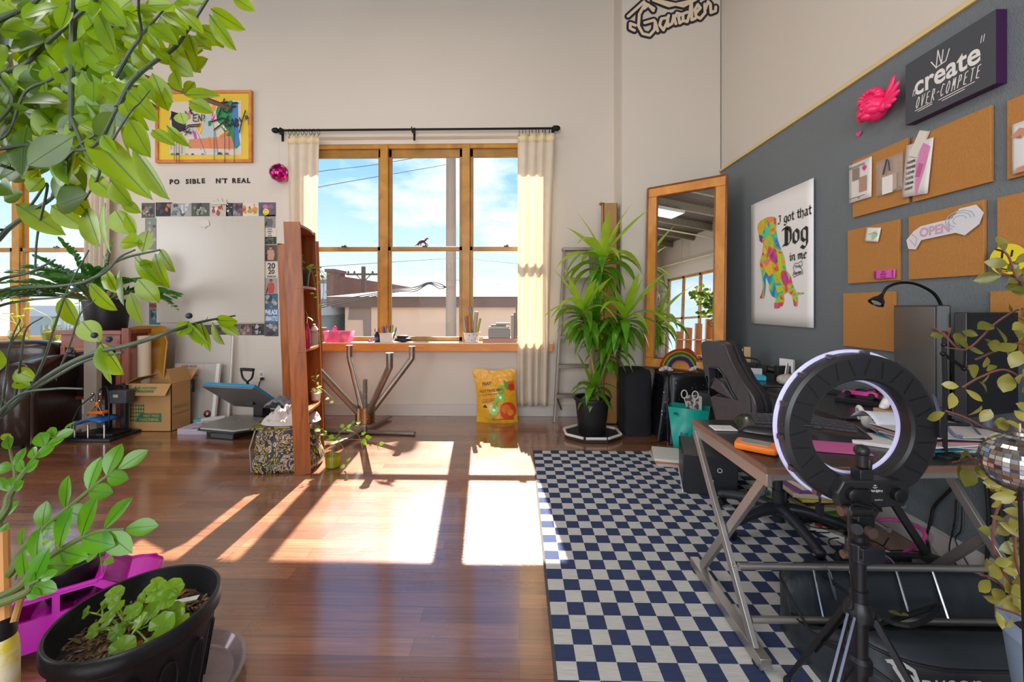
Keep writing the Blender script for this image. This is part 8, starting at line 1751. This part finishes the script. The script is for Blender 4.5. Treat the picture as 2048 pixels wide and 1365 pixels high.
for px,py in ((189,671),(218,679),(141,703),(378,632),(58,783)): mb.ell(cp(px,py,.985),(.006,.006,.006),10,8)
mb.build('bud_scars',mat('dark_blue_bud','#1d2338',.4),t,world=True)
# ================= zz plant, bottle, stakes =================
pz=Vector((-1.38,.80,.40)); t=thing('potted_plant','glossy zamioculcas with long arching fronds rising at the lower left corner','plant',pz)
pot(t,tuple(pz),.12,.2,soil=.03); F=MB(); ST=MB(); ZV=MB(); rr=random.Random(5)
def frond(P,Y0,Y1,n,L,wd=.42,first=.25,r=(.009,.0025)):
    pts=[at_y(px,py,lerp(Y0,Y1,i/(len(P)-1))) for i,(px,py) in enumerate(P)]; base=pz+Vector((0,0,.18)); sp=spline([base]+pts,8); m=len(sp); ST.tube(sp,[lerp(r[0],r[1],i/(m-1)) for i in range(m)],8)
    i0=int(m*first)
    for k in range(n):
        f=i0+(m-1-i0)*k/(n-1); i=min(m-2,int(f)); p=sp[i].lerp(sp[i+1],f-i); tg=(sp[i+1]-sp[i]).normalized()
        for sg in (-1,1):
            if k==n-1 and sg>0: continue
            side=tg.cross(Vector((0,-1,.25))).normalized()*sg; v=(side*.75+tg*.75+Vector((0,rr.uniform(-.35,.1),rr.uniform(-.1,.25)))) if k<n-1 else tg
            v.normalize(); l=L*rr.uniform(.85,1.15)*(.8+.3*math.sin(PI*k/(n-1))); leaf(F,p,p+v*l,l*wd*rr.uniform(.9,1.15),(rr.uniform(-.4,.4),-.9,.5),fold=.2,curl=rr.uniform(0,.2),n=6,shape=.55,vein=ZV)
frond([(-20,1060),(20,990),(60,930),(95,890),(128,862)],.80,.92,6,.036,.66,.42)
frond([(-10,1170),(40,1105),(90,1055),(150,1005),(205,960),(235,940)],.80,.86,6,.066,.50,.35)
frond([(10,1190),(70,1135),(130,1095),(190,1065),(250,1058)],.78,.80,6,.074,.50,.28)
frond([(-30,1120),(0,1040),(30,960),(20,900)],.84,.95,5,.05,.5,.35)
frond([(20,1200),(60,1170),(80,1160)],.74,.74,3,.05,.5,.4)
ZV.build('leaf_veins',mat('leaf_vein_green','#39540c',.5),t,world=True,sharp=180,kind='stuff'); F.build('foliage',M_zzb,t,world=True,sharp=180); ST.build('stems',M_stem,t,world=True)
mb=MB(); mb.tube([at_y(8,1240,.78),at_y(4,1065,.82)],.011,10); mb.build('wood_stake',mat('orange_tan_wood','#c98a4c',.6),t,world=True); mb=MB(); mb.tube([at_y(28,1245,.78),at_y(58,1140,.82)],.006,8); mb.build('bamboo_stake',mat('brown_bamboo','#a8763a',.5),t,world=True)
mb=MB(); mb.box((-1.5,.62,.365),(-.95,.93,.395)); 
for x in (-1.47,-.98):
    for y in (.65,.90): mb.box((x-.018,y-.018,0),(x+.018,y+.018,.365))
mb.build('plant_bench',wood('stool_wood','#8a5f38','#a97a4c',.5,(3,3,3)),label='low wooden bench under the zamioculcas and the yellow bottle',cat='bench')
bo=at_y(4,1300,.88); t=thing('spray_bottle','yellow-labelled plant food bottle with a black cap at the lower left edge','bottle',(bo.x,.88,.396))
mb=MB(); mb.lathe([(.024,0),(.027,.005),(.027,.12),(.025,.15),(.02,.165),(0,.165)],20,TR(bo.x,.88,.396)); mb.build('bottle_body',mat('yellow_label','#d9c23a',.35,noise_amt=.5,noise_scale=30,col2='#e6dfd0'),t,world=True)
mb=MB(); mb.lathe([(.022,.16),(.023,.165),(.022,.20),(.02,.212),(0,.214)],20,TR(bo.x,.88,.396)); mb.build('bottle_cap',M_blk,t,world=True)
# ================= big pot, saucer, pink toy car with pothos =================
bp_=Vector((-1.215,1.26,0)); t=thing('geranium_pot','big black nursery pot of soil with a small lime-green geranium','plant',bp_+Vector((0,0,.012)))
mb=MB(); prof=[(.17,.012),(.178,.02),(.222,.27),(.226,.275),(.226,.285),(.236,.287),(.241,.292),(.241,.335),(.236,.34),(.228,.338),(.222,.30),(.205,.262)]
prof=[(r*.88,z) for r,z in prof]; mb.lathe(prof,64,TR(bp_)); mb.build('pot',mat('big_pot_black','#1c1d22',.38,bump=.08,bump_scale=90),t,world=True,sharp=50)
for k in range(14):
    a=2*PI*k/14; 
    def rp(s,z,dr=.004): r=lerp(.180,.222,(z-.02)/.25)*.88+dr; return (bp_.x+r*math.cos(a+s),bp_.y+r*math.sin(a+s),z)
    mb=MB(); mb.tube(spline([rp(-.13,.04),rp(-.12,.18),rp(-.07,.225),rp(0,.235),rp(.07,.225),rp(.12,.18),rp(.13,.04)],4),.003,5); mb.build('rib_arch',mat('big_pot_black','#1c1d22',.38),t,world=True)
mb=MB(); rr=random.Random(4)
def soil(u,v): return (bp_.x+.186*v*math.cos(2*PI*u),bp_.y+.186*v*math.sin(2*PI*u),.262+.03*(1-v)**2+.012*noise.noise(Vector((u*14,v*9,2)))+.004*math.sin(u*60))
mb.grid(soil,60,16); mb.build('soil',mat('bark_soil','#33241a',.95,noise_amt=.7,noise_scale=55,bump=1,bump_scale=90,col2='#6e5238'),t,world=True,sharp=180)
mb=MB()
for k in range(420):
    u,v=rr.random(),rr.random()**.5*.97; c=Vector(soil(u,v))+Vector((0,0,.004)); a=rr.uniform(0,3.14); d=Vector((math.cos(a),math.sin(a),rr.uniform(-.3,.3)))*rr.uniform(.006,.014); mb.beam(c-d,c+d,rr.uniform(.003,.008),.002)
mb.build('bark_chips',mat('tan_bark_chip','#8c6f52',.8,noise_amt=.5,noise_scale=20,col2='#4a3424'),t,world=True,kind='stuff')
M_ger=leafmat('geranium_leaf','#5f9220','#8db52c',tr='#bcdc38',trf=.35,rough=.3); F=MB(); ST=MB()
def scallop(c,r,n,sd):
    c=Vector(c); n=Vector(n).normalized(); x=n.orthogonal().normalized(); y=n.cross(x); vs=[c]; N=35
    for k in range(N):
        a=2*PI*k/N; rr_=r*(1+.10*abs(math.sin(3.5*a+sd))-.0)*(1-.55*math.exp(-((a-PI)/.28)**2)); vs.append(c+x*rr_*math.cos(a)+y*rr_*math.sin(a)+n*(.22*rr_+.10*r*math.sin(5*a+sd)))
    F.add(vs,[(0,1+k,1+(k+1)%N) for k in range(N)])
def hz(px,py,z): return at_z(px,py,z)
for k,(px,py,z,r,tilt) in enumerate(((310,1185,.37,.035,(.3,-.6,.8)),(285,1205,.35,.03,(-.2,-.8,.6)),(345,1178,.38,.03,(.5,-.5,.7)),(300,1228,.33,.034,(0,-.7,.8)),(325,1252,.32,.036,(.1,-.8,.7)),(280,1248,.33,.03,(-.3,-.7,.7)),(350,1222,.32,.025,(.5,-.4,.8)),(360,1238,.31,.028,(.5,-.6,.7)),(230,1190,.36,.026,(-.2,-.5,.9)),(215,1205,.34,.02,(-.3,-.6,.8)),(235,1208,.36,.022,(.3,-.8,.5)),(205,1215,.33,.02,(-.5,-.5,.8)),(175,1225,.32,.018,(-.4,-.7,.6)),(215,1240,.32,.024,(0,-.5,.9)),(190,1262,.31,.022,(-.2,-.8,.7)),(235,1265,.31,.022,(.2,-.9,.5)),(245,1300,.30,.034,(0,-.8,.7)),(265,1225,.34,.026,(.1,-.6,.9)),(332,1200,.36,.03,(.1,-.6,.9)),(258,1245,.30,.02,(.2,-.7,.7)),(300,1290,.29,.02,(.2,-.7,.7)),(312,1170,.385,.022,(.6,-.3,.8)))):
    c=hz(px,py,z); ro=Vector((bp_.x+.02*(k%5-2)+(.0 if px>250 else -.07),bp_.y-.01*(k%4),.275)); scallop(c,r*.92,(tilt[0]+rr.uniform(-.4,.4),tilt[1],tilt[2]+rr.uniform(-.3,.3)),k); ST.tube(spline([ro,ro.lerp(c,.5)+Vector((0,0,.01)),c],4),.0026,5)
F.build('foliage',M_ger,t,world=True,sharp=180); ST.build('stems',mat('pale_green_stem','#9cb850',.5),t,world=True)
mb=MB()
for k in range(14): c=Vector(soil(rr.random(),rr.random()*.8))+Vector((0,0,.01)); leaf(mb,c,c+Vector((rr.uniform(-.03,.03),rr.uniform(-.03,.03),.012)),.02,(rr.uniform(-1,1),-.5,1),fold=.6,curl=.5)
mb.build('dead_leaves',mat('rust_dead_leaf','#a8662c',.7),t,world=True)
a=hz(343,1207,.30); mb=MB(); mb.beam(a,a+Vector((.075,.02,.006)),.022,.002); mb.build('plant_label',mat('white_plant_tag','#d9d6d2',.4),t,world=True)
sc_=Vector((-1.195,1.31,0)); mb=MB(); mb.lathe([(.17,.001),(.205,.004),(.232,.04),(.242,.042),(.240,.045),(.228,.043),(.202,.008),(.168,.005)],56,TR(sc_)); mb.build('plant_saucer',glassmat('clear_saucer','#e8e4e8',1.2,.08,mixt=('#b9b0b4',.22)),label='clear plastic saucer on the floor under the big black pot',cat='saucer')
# toy car
t=thing('toy_car','bright magenta plastic toy car body holding a small pothos pot behind the big pot','toy car',(-1.80,1.53,0),math.radians(38))
M_mag=mat('magenta_plastic','#e010c8',.28,coat=.3); M_magc=glassmat('pink_clear_plastic','#f0a0e0',.6,.08,mixt=('#d85ac8',.35))
PSC=Matrix(((1,0,0,0),(0,0,-1,0),(0,1,0,0),(0,0,0,1)))
body=[(-.30,.05),(-.30,.12),(-.27,.155),(-.15,.17),(-.07,.24),(.13,.245),(.20,.19),(.28,.175),(.30,.14),(.30,.05),(.24,.05),(.22,.085),(.17,.095),(.12,.085),(.10,.05),(-.12,.05),(-.14,.085),(-.19,.095),(-.24,.085),(-.26,.05)]
h1=[(-.12,.165),(-.06,.225),(.01,.228),(.01,.165)]; h2=[(.03,.165),(.03,.228),(.115,.228),(.17,.18),(.165,.165)]
V=lambda L:[Vector((x,y,0)) for x,y in L]
def plate2(mb,O,Hs,z0,z1,M):
    allp=V(O); loops=[V(O)]+[V(h) for h in Hs]; idx=[list(range(len(O)))]; 
    for h in Hs: idx.append(list(range(len(allp),len(allp)+len(h)))); allp+=V(h)
    tri=tessellate_polygon(loops); k=len(allp); vs=[(p.x,p.y,z1) for p in allp]+[(p.x,p.y,z0) for p in allp]; fs=[]
    for a,b,c in tri: fs+= [(a,b,c),(c+k,b+k,a+k)]
    for L in idx:
        for i in range(len(L)): a,b=L[i],L[(i+1)%len(L)]; fs.append((a+k,b+k,b,a))
    mb.add(vs,fs,M)
for y in (-.115,.115):
    mb=MB(); plate2(mb,body,[h1,h2],-.005,.005,TR(0,y,0)@PSC); mb.build('side_panel',M_mag,t)
mb=MB(); mb.grid(lambda u,v:(lerp(-.30,-.15,u),lerp(-.115,.115,v),.155+.018*u+.008*math.sin(PI*v)),6,6); mb.build('bonnet',M_mag,t,solid=.006)
mb=MB(); mb.grid(lambda u,v:(lerp(.20,.30,u),lerp(-.115,.115,v),.19-.04*u**2),6,6); mb.build('boot_lid',M_mag,t,solid=.006)
mb=MB(); mb.box((-.30,-.115,.05),(.30,.115,.06)); mb.box((-.305,-.115,.05),(-.295,.115,.15)); mb.box((.295,-.115,.05),(.305,.115,.15)); mb.build('chassis',M_mag,t,bevel=.003)
mb=MB(); 
for x in (-.07,.13): mb.box((x-.012,-.115,.236),(x+.012,.115,.248))
for y in (-.115,.115): mb.box((-.07,y-.008,.236),(.13,y+.008,.248))
mb.build('roof_frame',M_mag,t,bevel=.003)
mb=MB(); mb.grid(lambda u,v:(lerp(-.15,-.07,u),lerp(-.105,.105,v),lerp(.172,.238,u)),3,3); mb.build('windscreen',M_magc,t,solid=.003); mb=MB(); mb.grid(lambda u,v:(lerp(.13,.20,u),lerp(-.105,.105,v),lerp(.243,.192,u)),3,3); mb.build('rear_window',M_magc,t,solid=.003)
for x in (-.19,.17):
    for y in (-.115,.115):
        mb=MB(); mb.lathe([(0,-.018),(.035,-.018),(.045,-.01),(.045,.01),(.035,.018),(0,.018)],24,TR(x,y,.046)@RX(PI/2)); mb.build('wheel',mat('grey_toy_wheel','#4a4650',.5),t)
for x in (-.03,.08):
    mb=MB(); superell((x,.0,.11),(.035,.08,.045),3,mb=mb); mb.build('seat',mat('magenta_seat','#c010a8',.4),t,sharp=60)
R2=ROOTM[t.name]; q=R2@Vector((.035,0,.13)); t=thing('pothos_pot','small black pot of pothos set into the roof of the magenta toy car','plant',q+Vector((0,0,.03)))
q=q+Vector((0,0,.03)); mb=MB(); mb.lathe([(.06,0),(.065,.005),(.088,.125),(.096,.128),(.096,.14),(.086,.138),(.08,.11)],32,TR(q)); mb.build('pot',M_pot,t,world=True); mb=MB(); mb.grid(lambda u,v:(q.x+.083*v*math.cos(2*PI*u),q.y+.083*v*math.sin(2*PI*u),q.z+.112+.004*math.sin(u*40)),24,4); mb.build('soil',M_soil,t,world=True)
c=q+Vector((-.03,-.01,.11)); trailing(t,c,[[c+Vector((-.02,0,.1)),c+Vector((.0,0,.16))],[c+Vector((-.06,-.02,.08)),c+Vector((-.11,-.03,.06)),c+Vector((-.13,-.04,-.02))],[c+Vector((.07,.02,.06)),c+Vector((.12,.03,.05)),c+Vector((.17,0,-.05))],[c+Vector((-.04,.02,.12)),c+Vector((-.08,.02,.13))]],9,4,.042,leafmat('pothos_leaf','#4f9a26','#7cc038',tr='#b8e048',trf=.45))
# ================= things behind the photographer that the mirror shows =================
t=thing('mirror_bookcase','wooden open shelf rack under the rear window, seen in the mirror','bookcase',(-5.6,-2.5,0))
for k in range(5):
    mb=MB(); mb.box((-6.6+k*.45,-2.6,0),(-6.55+k*.45,-2.35,1.7+.12*k)); mb.build('upright',M_sill,t,world=True)
for z in (.4,.9,1.4):
    mb=MB(); mb.box((-6.6,-2.6,z),(-4.75,-2.35,z+.03)); mb.build('shelf',M_sill,t,world=True)
def bush(name,label,c,h,r,n,L,m,seed):
    t=thing(name,label,'plant',c); r_2=random.Random(seed); f=MB(); s=MB(); pot(t,tuple(c),.2,.35)
    for k in range(9):
        a=r_2.uniform(0,6.28); e=Vector((c[0]+r*math.cos(a),c[1]+r*math.sin(a),h*r_2.uniform(.7,1))); P=spline([(c[0],c[1],c[2]+.3),(c[0]+r*.3*math.cos(a),c[1]+r*.3*math.sin(a),h*.5),e],6); s.tube(P,.008,5)
        for q in range(n):
            p=P[r_2.randint(4,len(P)-1)]; b=r_2.uniform(0,6.28); v=Vector((math.cos(b),math.sin(b),r_2.uniform(-.5,.6))).normalized(); leaf(f,p,p+v*L,L*.4,(0,0,1),n=4)
    for v in f.v: v.y=max(v.y,YR+.05)
    for v in s.v: v.y=max(v.y,YR+.05)
    f.build('foliage',m,t,world=True,sharp=180); s.build('stems',M_stem,t,world=True)
bush('leafy_bush','tall feathery light green plant by the rear window, seen in the mirror',(-4.1,-2.5,0),2.7,.5,34,.13,M_lime,1)
bush('rubber_plant','dark round-leaved plant at the left of the mirror reflection',(-7.0,-1.6,0),3.0,.45,12,.24,M_zz,2)
mb=MB(); mb.tube([(XL,-2.8,4.25),(XR,-2.8,4.25)],.03,8); 
for x in (-7,-4,-1,2): mb.tube([(x,-2.8,4.25),(x,-2.8,ZC)],.012,6)
mb.build('sprinkler_pipe',mat('cream_pipe','#cbbf9c',.5),label='cream sprinkler pipe high on the rear wall, seen in the mirror',cat='pipe')
mb=MB(); mb.tube([(-5.2,YR,4.65),(-5.2,YB,4.65)],.025,8); 
for y in (-2.5,0,2.5): mb.tube([(-5.2,y,4.65),(-5.2,y,ZC)],.012,6)
mb.build('sprinkler_pipe',mat('cream_pipe','#cbbf9c',.5),label='cream sprinkler pipe crossing under the ceiling joists, seen in the mirror',cat='pipe')
# ================= pieces of parts go one level deeper =================
SUBS={'caster':'base_arm','dial_knob':'control_box','panel_print':'control_box','spring_clip':'ring_housing','vent_slot':'ring_housing','rubber_foot':'tripod_leg','piping':'armrest','pane':'sash','sash_lock':'sash','foot':'foot_rail',
'visor':'astronaut_body','backpack':'astronaut_body','bolt':'leg','display':'control_box','seam':'backrest','socket':'plate','tube_cap':'tube_arm','bottle_label':'bottle_body','bulb_lens':'lamp_head','red_switch':'strip_body','port':'rubber_bumper',
'metal_plate':'rubber_bumper','key_legends':'keyboard_shell','keys':'keyboard_shell','screen':'monitor_housing','tape':'carton','flap':'carton','printed_logo':'carton','flap_logo':'carton','side_print':'carton','heading':'fabric','edge_band':'desktop',
'header_text':'header_card','water':'vase_body','roots':'vase_body','soil':'pot','rib_arch':'pot','bud_scars':'branches','windows':'car_body','spoiler':'car_body','dot_print':'bin_body','marker_notes':'writing_surface','dog_print':'paper','poster_print':'paper',
'slogan_print':'canvas_face','case_print':'case_body','bag_logo':'bag_body','tote_print':'tote_body','colour_print':'bag_body','printed_text':'bag_body','threaded_screw':'hub','lid':'jar_body','sprout':'bottle_body','leaf_veins':'foliage','copper_tip':'arm_linkage','print':'sheet','dot':'card_body'}
def nest():
    ch={}
    for o in bpy.data.objects:
        if o.parent and o.parent.parent is None: ch.setdefault(o.parent,[]).append(o)
    def cen(o): vs=o.data.vertices; n=len(vs); s=[vs[i].co for i in range(0,n,max(1,n//40))]; return sum(s,Vector())/len(s)
    for root,L in ch.items():
        for o in L:
            b=o.name.split('.')[0]
            if b not in SUBS or o.type!='MESH' or o.location.length>1e-6: continue
            c=[q for q in L if q.name.split('.')[0]==SUBS[b] and q.type=='MESH' and q.location.length<1e-6]
            if c: k=cen(o); o.parent=min(c,key=lambda q:(cen(q)-k).length)
nest()
